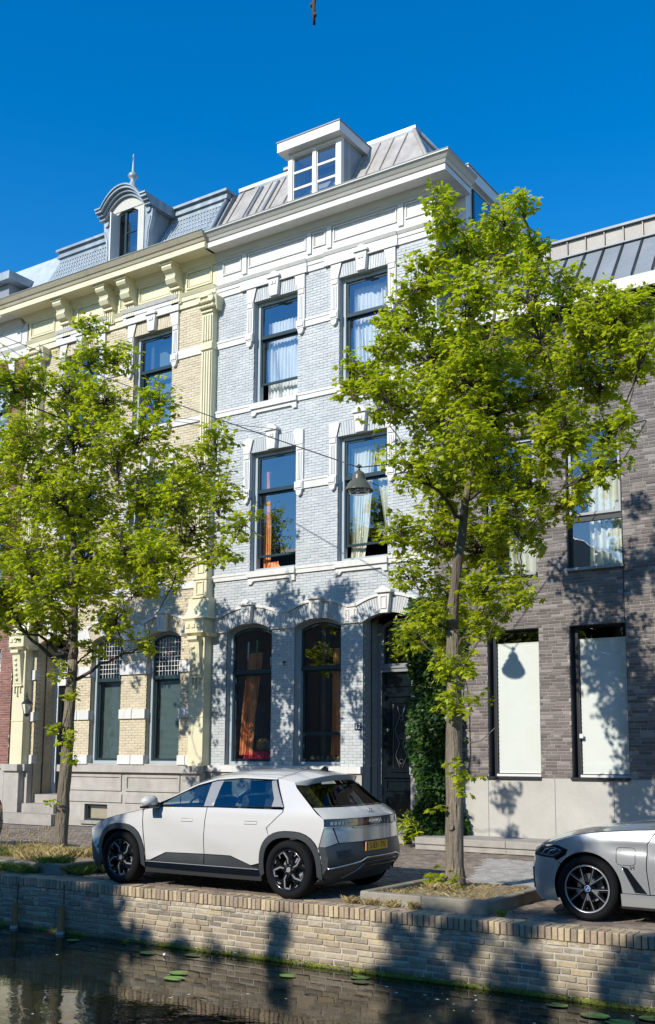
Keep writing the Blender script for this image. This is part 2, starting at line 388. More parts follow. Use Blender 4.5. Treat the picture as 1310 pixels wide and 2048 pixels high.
# ---------------------------------------------------------------- bricks
_unit = {}
def unit_brick(L, H, D, m, ch, var=0, rough=0):
    k = (L, H, D, m.name, var)
    if k not in _unit:
        mb = MB(); mb.box(-L / 2, L / 2, 0, D, -H / 2, H / 2, ch)
        if rough: mb.v = [(x + random.uniform(-rough, rough), y + random.uniform(-rough, rough) * (y < D * .9), z + random.uniform(-rough, rough) * .7) for x, y, z in mb.v]
        me = bpy.data.meshes.new('brick'); me.from_pydata(mb.v, [], mb.f); me.materials.append(m); _unit[k] = me
    return _unit[k]
def top_at(o, x):
    x0, x1, z0, z1, rise = o
    if not rise: return z1
    t = (x - (x0 + x1) / 2) / ((x1 - x0) / 2)
    return z1 + rise * (1 - t * t)
def free_spans(X0, X1, z, holes):
    spans = [(X0, X1)]
    for o in holes:
        x0, x1, z0, z1, rise = o
        if z < z0 or z > z1 + rise: continue
        if z > z1:
            h = (x1 - x0) / 2 * math.sqrt(max(0, 1 - (z - z1) / rise)); c = (x0 + x1) / 2; x0, x1 = c - h, c + h
        new = []
        for a, b in spans:
            if x1 <= a or x0 >= b: new.append((a, b)); continue
            if x0 > a: new.append((a, x0))
            if x1 < b: new.append((x1, b))
        spans = new
    return spans
def brick_list(X0, X1, Z0, Z1, L, Hc, j, holes, jit=.0, cut=.035, mixed=None):
    out = []; k = 0; z = Z0
    while z + Hc * .6 < Z1:
        h = min(Hc, Z1 - z) - j; zc = z + (h + j) / 2
        off = ((k % 2) * .5 + random.uniform(-.04, .04)) * (L + j)
        xs = [X0 - off]
        i = 0
        while xs[-1] < X1:
            step = L + j
            if mixed: step = random.choice(mixed) + j
            xs.append(xs[-1] + step)
        for a, b in free_spans(X0, X1, zc, holes):
            for x0, x1 in zip(xs[:-1], xs[1:]):
                p, q = max(x0 + j / 2, a), min(x1 - j / 2, b)
                if q - p > cut: out.append(((p + q) / 2, zc, q - p, h))
        z += Hc; k += 1
    return out
def lay_bricks(parent, m, lst, Yf, L, Hc, j, D=.03, ch=.004, jy=.003, vis=None, n_parts=300, jr=0, name='brick', rest='brickwork', jz=0, rough=0):
    """the n_parts largest in the picture as single bricks, the rest joined"""
    def score(b):
        d = math.hypot(b[0], Yf)
        return d + (1000 if (vis and not vis(b[0], b[1])) else 0)
    order = sorted(range(len(lst)), key=lambda i: score(lst[i]))
    solo = set(order[:n_parts]); mes = [unit_brick(L, Hc - j, D, m, ch, v, rough) for v in range(8 if rough else 1)]; o0 = org(parent)
    mb = MB()
    for i, (xc, zc, w, h) in enumerate(lst):
        dy = random.uniform(-jy, jy); zc2 = zc + random.uniform(-jz, jz)
        if i in solo:
            o = bpy.data.objects.new(name, random.choice(mes)); COL.objects.link(o); o.parent = parent
            o.location = (xc - o0.x, Yf + dy - .008 - o0.y, zc2 - o0.z); o.scale = (w / L, 1, h / (Hc - j))
            if jr: o.rotation_euler = (random.uniform(-jr, jr), random.uniform(-jr, jr) * .4, random.uniform(-jr, jr))
        else:
            y0 = Yf + dy - .008
            k0 = len(mb.v); mb.box(xc - w / 2, xc + w / 2, y0, y0 + D, zc2 - h / 2, zc2 + h / 2, ch)
            if rough: mb.v[k0:] = [(x + random.uniform(-rough, rough), y + random.uniform(-rough, rough), z + random.uniform(-rough, rough) * .7) for x, y, z in mb.v[k0:]]
    if mb.v: mb.obj(rest, m, parent, kind='stuff')
def slab(X0, X1, Z0, Z1, holes, y0, y1, mb=None):
    """wall slab with openings cut out of it"""
    mb = mb or MB()
    zs = sorted({Z0, Z1} | {z for o in holes for z in (o[2], o[3], o[3] + o[4]) if Z0 < z < Z1})
    for a, b in zip(zs[:-1], zs[1:]):
        if b - a < 1e-6: continue
        zc = (a + b) / 2
        arch = [o for o in holes if o[4] and o[3] - 1e-6 <= a and b <= o[3] + o[4] + 1e-6]
        rect = [(o[0], o[1], o[2], o[3], 0) for o in holes if o not in arch] + [(o[0], o[1], a, b, 0) for o in arch]
        for p, q in free_spans(X0, X1, zc, rect): mb.box(p, q, y0, y1, a, b)
        for o in arch:
            n = 14; f = lambda x: min(b, max(a, top_at(o, x)))
            for i in range(n):
                xa = o[0] + (o[1] - o[0]) * i / n; xb = o[0] + (o[1] - o[0]) * (i + 1) / n
                if f(xa) >= b - 1e-4 and f(xb) >= b - 1e-4: continue
                mb.prism_y([(xa, f(xa)), (xb, f(xb)), (xb, b), (xa, b)], y0, y1)
    return mb
def frame_ring(mb, o, wd, y0, y1, bottom=True, n=14):
    x0, x1, z0, z1, rise = o
    mb.box(x0, x0 + wd, y0, y1, z0, z1); mb.box(x1 - wd, x1, y0, y1, z0, z1)
    if bottom: mb.box(x0 + wd, x1 - wd, y0, y1, z0, z0 + wd)
    if not rise: mb.box(x0, x1, y0 + .001, y1 - .001, z1 - wd, z1 - .0005)
    else:
        for i in range(n):
            xa = x0 + (x1 - x0) * i / n; xb = x0 + (x1 - x0) * (i + 1) / n
            za, zb = top_at(o, xa), top_at(o, xb)
            mb.prism_y([(xa, za - wd), (xb, zb - wd), (xb, zb), (xa, za)], y0 + .001, y1 - .001)
def pane(parent, o, y, m, name='pane'):
    x0, x1, z0, z1, rise = o
    mb = MB(); n = 10 if rise else 1
    for i in range(n):
        xa = x0 + (x1 - x0) * i / n; xb = x0 + (x1 - x0) * (i + 1) / n
        mb.add([(xa, y, z0), (xb, y, z0), (xb, y, top_at(o, xb)), (xa, y, top_at(o, xa))], [(0, 1, 2, 3)])
    return mb.obj(name, m, parent)
def inset(o, d): return (o[0] + d, o[1] - d, o[2] + d, o[3] - d, o[4])
def sash_window(house, o, Yf, transom=None, gap=0, bar2=None, gm='glass', fm='grey_frame', sm='dark_frame', rev=.13, fw=.085, sw=.055, label=None, muntins=0):
    """box frame set back in the reveal, dark sliding sashes, panes"""
    y = Yf + rev
    mb = MB(); frame_ring(mb, o, fw, y, y + .14)
    w = mb.obj('window', M[fm], house, label=label)
    x0, x1, z0, z1, rise = o; xi0, xi1 = x0 + fw, x1 - fw
    zt = transom or z1
    up = (xi0, xi1, zt, z1 - fw, rise)
    mb = MB(); frame_ring(mb, up, sw, y + .03, y + .075); mb.box(xi0, xi1, y + .01, y + .08, zt - .04, zt + .035)
    s = mb.obj('sash', M[sm], w)
    pane(w, (xi0 + sw, xi1 - sw, zt + .03, z1 - fw - sw, rise), y + .05, M[gm])
    if transom:
        lo = (xi0, xi1, z0 + fw + gap, zt - .03, 0)
        mb = MB(); frame_ring(mb, lo, sw, y + .085, y + .13); mb.box(xi0, xi1, y + .07, y + .085, lo[2], lo[2] + .05)
        if bar2: mb.box(xi0, xi1, y + .075, y + .135, bar2 - .035, bar2 + .035)
        mb.obj('sash', M[sm], w)
        if bar2:
            pane(w, (xi0 + sw, xi1 - sw, lo[2] + sw, bar2 - .035, 0), y + .11, M[gm]); pane(w, (xi0 + sw, xi1 - sw, bar2 + .035, lo[3] - sw, 0), y + .11, M[gm])
        else: pane(w, (xi0 + sw, xi1 - sw, lo[2] + sw, lo[3] - sw, 0), y + .11, M[gm])
    mb = MB(); mb.box(x0 + .001, x1 - .001, Yf - .02, y + .02, z0 - .03, z0 + .012)
    mb.obj('window_sill', M['granite'] if z0 < 3 else M['white'], w)
    return w
def curtain(label, m, top, bot, z0, z1, Y, pleats=9, amp=.035, name='curtain', cat='curtain', group=None, bulge=0, tie=None):
    """hanging cloth with pleats; top/bot are (x0, x1)"""
    nx, nz = pleats * 8, 16; V = []; ph = random.uniform(0, 6)
    for j in range(nz + 1):
        t = j / nz; z = z0 + (z1 - z0) * t
        a = bot[0] + (top[0] - bot[0]) * t; b = bot[1] + (top[1] - bot[1]) * t
        if tie: k = math.exp(-((t - tie[0]) / .18) ** 2); a += (tie[1] - a) * k; b += (tie[2] - b) * k
        for i in range(nx + 1):
            s = i / nx
            V.append((a + (b - a) * s + .012 * math.sin(7 * t + i), Y + amp * math.sin(2 * math.pi * pleats * s + ph + .9 * math.sin(3 * t)) * (.6 + .4 * math.sin(5 * s + 3 * t)) - bulge * (1 - t) ** 2, z))
    F = [(j * (nx + 1) + i, j * (nx + 1) + i + 1, (j + 1) * (nx + 1) + i + 1, (j + 1) * (nx + 1) + i) for j in range(nz) for i in range(nx)]
    o = np_obj(name, V, F, M[m], None, smooth=True)
    return tag(o, label, cat, group)
def panel_frame(mb, x0, x1, z0, z1, y, w=.035, d=.025):
    mb.box(x0, x1, y - d, y + .01, z0, z0 + w); mb.box(x0, x1, y - d, y + .01, z1 - w, z1)
    mb.box(x0, x0 + w, y - d, y + .01, z0 + w, z1 - w); mb.box(x1 - w, x1, y - d, y + .01, z0 + w, z1 - w)
def surround(house, x0, x1, z1, zb, Yf, m='white', bm='blue_brick', jw=.21, lint=.33, key_top=.55):
    """carved jambs, brick flat arch and keystone round a tall window"""
    for a, b, s in ((x0 - jw, x0 - .012, -1), (x1 + .012, x1 + jw, 1)):
        mb = MB(); mb.box(a, b, Yf - .045, Yf + .02, zb, z1 + lint)
        ti = (b if s < 0 else a)
        e = .10 * -s
        mb.prism_y([(min(a, b), z1 - .01), (max(a, b), z1 - .01), (max(a, b) + (0.09 if s < 0 else 0), z1 + lint - .005), (min(a, b) - (0.09 if s > 0 else 0), z1 + lint - .005)], Yf - .060, Yf - .046)
        mb.box(a + .02, b - .02, Yf - .065, Yf - .045, z1 - .14, z1 - .03)
        n = 3; w = (b - a - .07) / n
        for i in range(n): mb.box(a + .035 + i * w + .008, a + .035 + (i + 1) * w - .008, Yf - .06, Yf - .045, zb + .22, z1 - .19)
        mb.box(a - .015, b + .015, Yf - .085, Yf - .01, zb - .02, zb + .17)
        mb.box(a + .01, b - .01, Yf - .105, Yf - .085, zb + .02, zb + .13)
        c = (a + b) / 2; mb.prism_y([(c - .085, zb - .02), (c - .06, zb - .12), (c, zb - .16), (c + .06, zb - .12), (c + .085, zb - .02)], Yf - .075, Yf - .005)
        mb.obj('window_jamb', M[m], house)
    c = (x0 + x1) / 2; mb = MB(); xs = x0 + .005; n = int((x1 - x0) / .062)
    for i in range(n):
        xa = x0 + (x1 - x0) * i / n; xb = x0 + (x1 - x0) * (i + 1) / n - .009
        if abs((xa + xb) / 2 - c) < .12: continue
        f = lambda x: c + (x - c) * 1.07
        mb.prism_y([(xa, z1), (xb, z1), (f(xb), z1 + lint - .01), (f(xa), z1 + lint - .01)], Yf - .018 - random.uniform(0, .003), Yf + .01)
    mb.obj('lintel_bricks', M[bm], house, kind='stuff')
    mb = MB(); mb.prism_y([(c - .11, z1 - .015), (c + .11, z1 - .015), (c + .15, z1 + .42), (c - .15, z1 + .42)], Yf - .13, Yf - .005)
    mb.box(c - .19, c + .19, Yf - .17, Yf - .003, z1 + .42, z1 + .47)
    mb.prism_y([(c - .16, z1 + .47), (c + .16, z1 + .47), (c + .09, z1 + key_top), (c, z1 + key_top + .03), (c - .09, z1 + key_top)], Yf - .14, Yf - .002)
    mb.box(c - .07, c - .01, Yf - .15, Yf - .13, z1 + .26, z1 + .34); mb.box(c + .01, c + .07, Yf - .15, Yf - .13, z1 + .26, z1 + .34)
    mb.obj('keystone', M[m], house)
def sill_apron(house, x0, x1, z, Yf, m='white'):
    mb = MB(); a, b = x0 - .03, x1 + .03
    mb.box(a, b, Yf - .10, Yf - .001, z - .14, z - .012)
    mb.prism_y([(a + .02, z - .14), (a + .02, z - .30), (a + .12, z - .30), (a + .17, z - .23), (b - .17, z - .23), (b - .12, z - .30), (b - .02, z - .30), (b - .02, z - .14)][::1], Yf - .055, Yf - .002)
    mb.obj('sill_apron', M[m], house)
def arch_top(house, o, Yf, m='white', bm='blue_brick', th=.36):
    """brick segmental arch with a white archivolt and a keystone"""
    x0, x1, z0, zs, rise = o; c = (x0 + x1) / 2; hw = (x1 - x0) / 2
    def inner(t): return (c + hw * t, zs + rise * (1 - t * t))
    def outer(t, d=0): return (c + (hw * 1.27 + d * .6) * t, zs + .34 + (rise + .02) * (1 - t * t) + d)
    mb = MB(); n = 24
    for i in range(n):
        a, b = -1 + 2 * i / n, -1 + 2 * (i + 1) / n - .012
        if abs((a + b) / 2) < .13: continue
        mb.prism_y([inner(a), inner(b), outer(b, -.006), outer(a, -.006)], Yf - .022 - random.uniform(0, .003), Yf + .01)
    mb.obj('arch_bricks', M[bm], house, kind='stuff')
    mb = MB(); n = 16
    for i in range(n):
        a, b = -1 + 2 * i / n, -1 + 2 * (i + 1) / n
        mb.prism_y([outer(a, .002), outer(b, .002), outer(b, .06), outer(a, .06)], Yf - .055, Yf + .005)
    mb.obj('archivolt', M[m], house)
    mb = MB(); t = zs + rise
    mb.prism_y([(c - .10, t - .03), (c + .10, t - .03), (c + .15, t + .40), (c - .15, t + .40)], Yf - .14, Yf - .004)
    mb.box(c - .20, c + .20, Yf - .19, Yf - .002, t + .40, t + .455)
    mb.prism_y([(c - .18, t + .455), (c + .18, t + .455), (c, t + .55)], Yf - .17, Yf - .003)
    panel_frame(mb, c - .075, c + .075, t + .06, t + .33, Yf - .14, .02, .02)
    mb.obj('keystone', M[m], house)
def band(mb, x0, x1, Yf, Yb, z0, z1, p0, p1, el=0, er=0):
    a = [(x0 - el * p0, Yf - p0, z0), (x1 + er * p0, Yf - p0, z0), (x1 + er * p0, Yb, z0), (x0 - el * p0, Yb, z0),
         (x0 - el * p1, Yf - p1, z1), (x1 + er * p1, Yf - p1, z1), (x1 + er * p1, Yb, z1), (x0 - el * p1, Yb, z1)]
    mb.add(a, [(0, 1, 5, 4), (1, 2, 6, 5), (2, 3, 7, 6), (3, 0, 4, 7), (4, 5, 6, 7), (3, 2, 1, 0)])
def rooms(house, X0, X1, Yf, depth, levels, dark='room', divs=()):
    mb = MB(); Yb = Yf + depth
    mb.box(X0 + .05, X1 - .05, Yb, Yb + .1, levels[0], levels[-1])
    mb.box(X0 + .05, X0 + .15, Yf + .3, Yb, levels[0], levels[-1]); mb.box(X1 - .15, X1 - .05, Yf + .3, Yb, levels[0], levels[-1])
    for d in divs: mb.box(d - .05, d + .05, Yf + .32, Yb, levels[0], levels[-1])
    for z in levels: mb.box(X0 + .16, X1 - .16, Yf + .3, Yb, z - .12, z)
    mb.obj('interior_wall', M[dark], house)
def profile_roof(mb, prof, x0, x1, d=.05):
    """prof list of (y,z) from eave up; sheet with thickness"""
    p = prof + [(y + d * .6, z - d) for y, z in prof[::-1]]
    mb.prism_x(p[::-1], x0, x1)
def in_view(x, z): return -24.4 < x < -5.3

Yf = 18.5
# ================================================================ blue-white house
B0, B1 = -16.25, -10.10
blue = thing('town_house', 'pale blue-white painted brick house with white frieze, stained zinc mansard and black door', 'house', (-13.2, Yf, 0))
bW3 = [(-15.07, -13.77, 9.97, 12.52, 0), (-12.61, -11.31, 9.97, 12.52, 0)]
bW2 = [(-15.09, -13.77, 5.95, 8.79, 0), (-12.63, -11.33, 5.95, 8.79, 0)]
bW1 = [(-15.735, -14.41, 1.52, 4.59, .17), (-13.77, -12.52, 1.52, 4.59, .17)]
bD = (-11.95, -10.76, .36, 4.59, .17)
holes = bW3 + bW2 + bW1 + [bD]
slab(B0, B1, 0, 14.0, holes, Yf, Yf + .13).obj('wall', M['blue_joint'], blue)
mb = MB()
for o in holes:       # inner wall leaf
    pass
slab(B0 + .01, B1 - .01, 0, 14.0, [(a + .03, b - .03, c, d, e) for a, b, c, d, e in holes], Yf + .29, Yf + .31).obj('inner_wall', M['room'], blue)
excl = [(a - .22, b + .22, z - .01, zt + .35, 0) for (a, b, z, zt, r) in []]
def surr_excl(o, zb, lint=.34, jw=.22): return [(o[0] - jw, o[1] + jw, zb, o[3] + lint, 0)]
ex = list(holes)
for o in bW3: ex += surr_excl(o, 11.55)
for o in bW2: ex += surr_excl(o, 7.72)
for o in bW1 + [bD]: ex.append((o[0] - .18, o[1] + .18, 4.57, 4.93, .22))
ex += [(B0, B1, 9.81, 9.99, 0), (B0, B1, 5.80, 5.94, 0)]
lay_bricks(blue, M['blue_brick'], brick_list(B0 + .005, B1 - .005, 1.51, 12.87, .20, .064, .007, ex), Yf, .20, .064, .007, vis=lambda x, z: z > 1.6 and not (x > -11.9 and z < 5))
# trims
mb = MB()
for za, zb_, gaps in ((11.56, 11.745, bW3), (7.73, 7.94, bW2)):
    xs = [B0] + [v for o in gaps for v in (o[0] - .225, o[1] + .225)] + [B1]
    for a, b in zip(xs[::2], xs[1::2]):
        mb = MB(); mb.box(a, b, Yf - .04, Yf + .01, za, zb_); mb.box(a, b, Yf - .055, Yf - .04, zb_ - .045, zb_ - .002); mb.obj('string_course', M['white'], blue)
mb = MB(); mb.box(B0, B1, Yf - .045, Yf + .01, 9.82, 9.985); mb.box(B0, B1, Yf - .06, Yf - .045, 9.93, 9.983)
mb.obj('string_course', M['white'], blue)
mb = MB(); mb.box(B0, B1, Yf - .045, Yf + .01, 5.80, 5.945); mb.box(B0, B1, Yf - .06, Yf - .045, 5.895, 5.943)
mb.obj('string_course', M['white'], blue)
for o in bW3: surround(blue, o[0], o[1], o[3], 11.56, Yf); sill_apron(blue, o[0], o[1], o[2], Yf)
for o in bW2: surround(blue, o[0], o[1], o[3], 7.73, Yf); sill_apron(blue, o[0], o[1], o[2], Yf)
for o in bW1 + [bD]: arch_top(blue, o, Yf)
xs = [B0] + [v for o in bW1 + [bD] for v in (o[0], o[1])] + [B1]
for i, (a, b) in enumerate(zip(xs[::2], xs[1::2])):
    l = .17 if i else 0; r = .17 if i < 3 else 0
    mb = MB(); mb.prism_y([(a - (.012 if i else 0), 4.575), (b + (.012 if i < 3 else 0), 4.575), (b - r, 4.93), (a + l, 4.93)], Yf - .05, Yf + .005)
    mb.box(a + l, b - r, Yf - .08, Yf - .001, 4.93, 5.005)
    if b - a > .5:
        m_ = (a + b) / 2
        for p, q in ((a + .10, m_ - .03), (m_ + .03, b - .10)): panel_frame(mb, p + .04, q - .02, 4.62, 4.88, Yf - .05, .022, .018)
    mb.obj('springer_block', M['white'], blue)
mb = MB()      # architrave
mb.box(B0, B1, Yf - .035, Yf + .01, 12.88, 13.02); mb.box(B0, B1, Yf - .055, Yf + .01, 13.02, 13.11)
band(mb, B0, B1, Yf, Yf + .01, 13.11, 13.17, .07, .11, 0, 0)
for a, b in ((-15.46, -13.49), (-13.0, -11.04)): mb.box(a, b, Yf - .085, Yf - .03, 12.865, 13.10); band(mb, a, b, Yf, Yf, 13.105, 13.175, .10, .14, 0, 0)
mb.obj('architrave', M['white'], blue)
mb = MB(); mb.box(B0, B1, Yf - .025, Yf + .01, 13.17, 13.95)
for a, b in ((-15.44, -15.30), (-13.50, -13.38), (-12.94, -12.81), (-11.03, -10.89)): mb.box(a, b, Yf - .07, Yf - .02, 13.30, 13.86)
mb.obj('frieze', M['white'], blue)
for a, b in ((-16.06, -15.48), (-15.26, -13.54), (-13.34, -12.98), (-12.77, -11.07), (-10.85, -10.27)):
    mb = MB(); panel_frame(mb, a, b, 13.42, 13.78, Yf - .025, .03, .03); panel_frame(mb, a + .05, b - .05, 13.47, 13.73, Yf - .025, .015, .012); mb.obj('frieze_panel', M['white'], blue)
mb = MB()
for z0, z1, p0, p1 in ((13.76, 13.80, .05, .05), (13.80, 13.86, .07, .10), (13.86, 13.93, .12, .16), (13.93, 13.985, .16, .2)):
    band(mb, B0 + .001, B1, Yf, 19.3, z0, z1, p0, p1, 0, .8)
mb.obj('bed_moulding', M['stone_white'], blue)
mb = MB(); band(mb, B0 + .0, B1, Yf, 19.2, 13.986, 14.11, .50, .50, 0, 1); mb.obj('soffit_fascia', M['white'], blue)
mb = MB(); band(mb, B0 + .0, B1, Yf, 19.2, 14.111, 14.15, .47, .47, 0, 1); band(mb, B0, B1, Yf, 19.2, 14.15, 14.22, .50, .54, 0, 1)
band(mb, B0, B1, Yf, 19.2, 14.22, 14.31, .55, .63, 0, 1); band(mb, B0, B1, Yf, 19.2, 14.31, 14.345, .65, .65, 0, 1)
mb.obj('gutter', M['stone_white'], blue)
mb = MB(); band(mb, B0, B1, Yf, 19.2, 14.346, 14.36, .66, .66, 0, 1); mb.obj('gutter_edge', M['zinc_dark'], blue)
# plinth, ledge
mb = MB(); slab(B0, B1, 0, 1.37, [bD], Yf - .05, Yf + .02, mb); mb.obj('plinth', M['granite'], blue)
mb = MB(); slab(B0, B1, 1.37, 1.515, [bD], Yf - .10, Yf + .02, mb); mb.obj('plinth_ledge', M['white'], blue)
# windows
wl_ = ['window above the keystone, upper left', None]
sash_window(blue, bW3[0], Yf, 11.64, .42, rev=.13); sash_window(blue, bW3[1], Yf, 11.64, .30)
sash_window(blue, bW2[0], Yf, 7.87, .27); sash_window(blue, bW2[1], Yf, 7.85, .27)
sash_window(blue, bW1[0], Yf, 3.64, 0, gm='glass_low'); sash_window(blue, bW1[1], Yf, 3.66, 0, bar2=2.22, gm='glass_low')
# door recess
mb = MB(); mb.box(bD[0] - .04, bD[0], Yf + .13, Yf + .62, 0, 4.75); mb.box(bD[1], bD[1] + .04, Yf + .13, Yf + .62, 0, 4.75)
mb.obj('reveal_wall', M['blue_joint'], blue)
rb = []
z = 1.51
mb = MB(); k = 0
while z < 4.58:
    y = Yf + .135 - (.1 if k % 2 else 0)
    while y < Yf + .6:
        ya, yb = max(y, Yf + .01), min(y + .19, Yf + .6)
        if yb - ya > .03:
            mb.box(bD[0] - .01, bD[0] + .012, ya, yb, z, z + .056); mb.box(bD[1] - .012, bD[1] + .01, ya, yb, z, z + .056)
        y += .2
    z += .064; k += 1
mb.obj('reveal_bricks', M['blue_brick'], blue, kind='stuff')
mb = MB(); yo = Yf + .55
mb.box(bD[0] + .012, bD[0] + .12, yo, yo + .12, .36, 4.60); mb.box(bD[1] - .12, bD[1] - .012, yo, yo + .12, .36, 4.60)
frame_ring(mb, (bD[0] + .12, bD[1] - .12, 3.66, 4.53, .16), .05, yo + .01, yo + .10)
mb.box(bD[0] + .12, bD[1] - .12, yo - .03, yo + .12, 3.53, 3.66); mb.box(bD[0] + .12, bD[1] - .12, yo - .06, yo - .03, 3.61, 3.655)
df = mb.obj('door_frame', M['silver_frame'], blue)
pane(df, (bD[0] + .17, bD[1] - .17, 3.70, 4.52, .14), yo + .06, M['glass_low'])
mb = MB(); dx0, dx1 = bD[0] + .125, bD[1] - .125; mb.box(dx0, dx1, yo + .05, yo + .11, .37, 3.52)
for a, b, c, d in ((dx0 + .08, dx1 - .08, .5, .9), (dx0 + .08, dx1 - .08, 1.0, 1.25), (dx0 + .2, dx1 - .2, 1.4, 2.9)): panel_frame(mb, a, b, c, d, yo + .05, .04, .03)
mb.box(dx0 + .03, dx1 - .03, yo + .0, yo + .05, 1.28, 1.36); mb.box(dx0 + .05, dx1 - .05, yo + .01, yo + .05, 3.0, 3.07); mb.box(dx0 + .05, dx1 - .05, yo + .015, yo + .05, 3.22, 3.27)
dr = mb.obj('door', M['door_black'], blue)
pane(dr, (dx0 + .25, dx1 - .25, 1.45, 2.85, 0), yo + .045, M['glass_low'])
mb = MB(); c = (dx0 + dx1) / 2
for s in (-1, 1):
    mb.tube([(c + s * .03, yo + .03, 1.5), (c + s * .14, yo + .03, 1.75), (c + s * .04, yo + .03, 2.0), (c + s * .15, yo + .03, 2.3), (c + s * .03, yo + .03, 2.6), (c + s * .1, yo + .03, 2.8)], .009, 6)
    mb.tube([(c + s * .2, yo + .03, 1.46), (c + s * .2, yo + .03, 2.84)], .007, 5)
for zz in (1.62, 2.15, 2.55): mb.lathe([(.045, -.006), (.06, 0), (.045, .006)], (c, yo + .03, zz), 12, 'y', False)
mb.obj('door_grille', M['silver_frame'], dr)
mb = MB(); mb.lathe([(.012, -.0), (.012, -.05), (.035, -.055), (.05, -.075), (.035, -.10), (.0, -.105)], (dx0 + .16, yo + .05, 2.29), 16, 'y'); mb.obj('door_knob', M['brass'], dr)
mb = MB(); mb.box(dx1 - .30, dx1 - .12, yo + .035, yo + .052, 2.24, 2.34); mb.obj('letter_plate', M['brass'], dr)
for i in range(2):
    mb = MB(); mb.box(bD[0] + .015, bD[1] - .015, Yf - .32 + .32 * i, Yf + .67, .0 + .18 * i, .18 + .18 * i); mb.obj('door_step', M['step'], blue)
# house number
mb = MB(); mb.box(-12.15, -11.985, Yf - .022, Yf - .008, 2.28, 2.43); pl = mb.obj('number_plate', M['dark_frame'], blue)
text('12', 'house_number', M['white_ink'], pl, (-12.067, Yf - .024, 2.355), .155, (R(90), 0, 0), .002)
# cable hook on the pier
mb = MB(); mb.box(-14.06, -14.02, Yf - .05, Yf, 3.80, 3.84); mb.tube([(-14.04, Yf - .04, 3.82), (-14.0, Yf - .09, 3.79), (-13.97, Yf - .1, 3.73)], .012, 6); mb.obj('wall_hook', M['iron'], blue)
# side wall
mb = MB(); mb.box(B1 - .28, B1, Yf + .14, 29, 0, 14.0); mb.obj('side_wall', M['zinc_blue'], blue)
mb = MB(); band(mb, B1 - .28, B1, Yf + .14, 29, 13.72, 13.98, 0, 0, 0, 0); mb.box(B1, B1 + .06, Yf + .14, 29, 13.5, 13.8); mb.box(B1, B1 + .12, 19.3, 29, 13.8, 14.12); mb.obj('side_fascia', M['white'], blue)
mb = MB(); mb.box(B0, B0 + .2, Yf + .14, 29, 0, 14.3); mb.box(B0, B1, 28.9, 29.1, 0, 14.2); mb.obj('back_wall', M['blue_joint'], blue)
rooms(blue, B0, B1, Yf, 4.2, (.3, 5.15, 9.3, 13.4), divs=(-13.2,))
# mansard roof
YE, ZE, YT, ZT = 18.62, 14.30, 19.92, 16.52
xr0, xr1 = -11.45, -10.15
mb = MB()
BL = -16.80
V = [(BL, YE, ZE), (xr1, YE, ZE), (xr0, YT, ZT), (BL, YT, ZT), (xr1, 28.8, ZE), (xr0, 27.6, ZT), (BL, 27.6, ZT), (BL, 28.8, ZE)]
mb.add(V, [(0, 1, 2, 3), (1, 4, 5, 2), (3, 2, 5, 6), (4, 7, 6, 5), (0, 3, 6, 7)])
mb.obj('mansard_roof', M['zinc_brown'], blue)
mb = MB()
def on_slope(x, t): return (x, YE + (YT - YE) * t - .02, ZE + (ZT - ZE) * t)
for i, x in enumerate([-16.62, -16.1, -15.68, -15.25, -14.8, -12.72, -12.38, -12.0, -11.62]):
    t1 = 1 if x < xr0 else (xr1 - x) / (xr1 - xr0) * 1.0
    mb.tube([on_slope(x, 0), on_slope(x, t1)], .022, 5, False)
mb.tube([(xr1, YE - .02, ZE), (xr0, YT - .02, ZT + .03)], .05, 6)
mb.obj('standing_seam', M['zinc_brown'], blue, kind='stuff')
mb = MB(); mb.box(BL, xr0 + .06, YT - .05, YT + .25, ZT, ZT + .10); mb.prism_x([(YT - .06, ZT + .0), (YT - .02, ZT - .12), (YT + .03, ZT - .12), (YT + .03, ZT)][::-1], B0 + .002, xr0 + .05)
mb.tube([(xr0, YT, ZT + .06), (xr0, 27.6, ZT + .06)], .06, 6); mb.obj('ridge_cap', M['zinc'], blue)
mb = MB(); mb.tube([(-10.62, 19.1, 14.95), (-10.78, 19.35, 15.4)], .05, 6); mb.obj('roof_vent', M['white_plain'], blue)
# hatch on the roof, left
mb = MB()
for x in (-15.98, -15.45): mb.tube([on_slope(x, .12), on_slope(x + .02, .95)], .045, 6)
mb.obj('roof_pipe', M['zinc_dark'], blue)
# front dormer
d = thing('flat_roof_dormer', 'white box dormer with six panes under a flat overhanging roof, on the stained zinc mansard', 'dormer', (-13.6, 18.8, 14.4))
DY = 18.72
fx0, fx1, fz0, fz1 = -14.29, -12.74, 14.45, 16.17
mb = MB(); xm = (fx0 + fx1) / 2
mb.box(fx0, fx0 + .13, DY, DY + .12, fz0, fz1); mb.box(fx1 - .15, fx1, DY, DY + .12, fz0, fz1); mb.box(xm - .05, xm + .05, DY + .002, DY + .12, fz0, fz1)
mb.box(fx0 + .13, fx1 - .15, DY + .003, DY + .12, fz1 - .08, fz1); mb.box(fx0 + .13, fx1 - .15, DY + .003, DY + .12, fz0, fz0 + .45)
mb.obj('dormer_frame', M['white_plain'], d)
zz = [fz0 + .45, fz0 + .80, fz0 + 1.22, fz1 - .08]
for a, b in ((fx0 + .13, xm - .05), (xm + .05, fx1 - .15)):
    for i in range(3):
        mb = MB(); frame_ring(mb, (a, b, zz[i], zz[i + 1], 0), .028, DY + .03, DY + .07); g = mb.obj('casement', M['white_plain'], d); pane(g, (a + .028, b - .028, zz[i] + .028, zz[i + 1] - .028, 0), DY + .05, M['glass'])
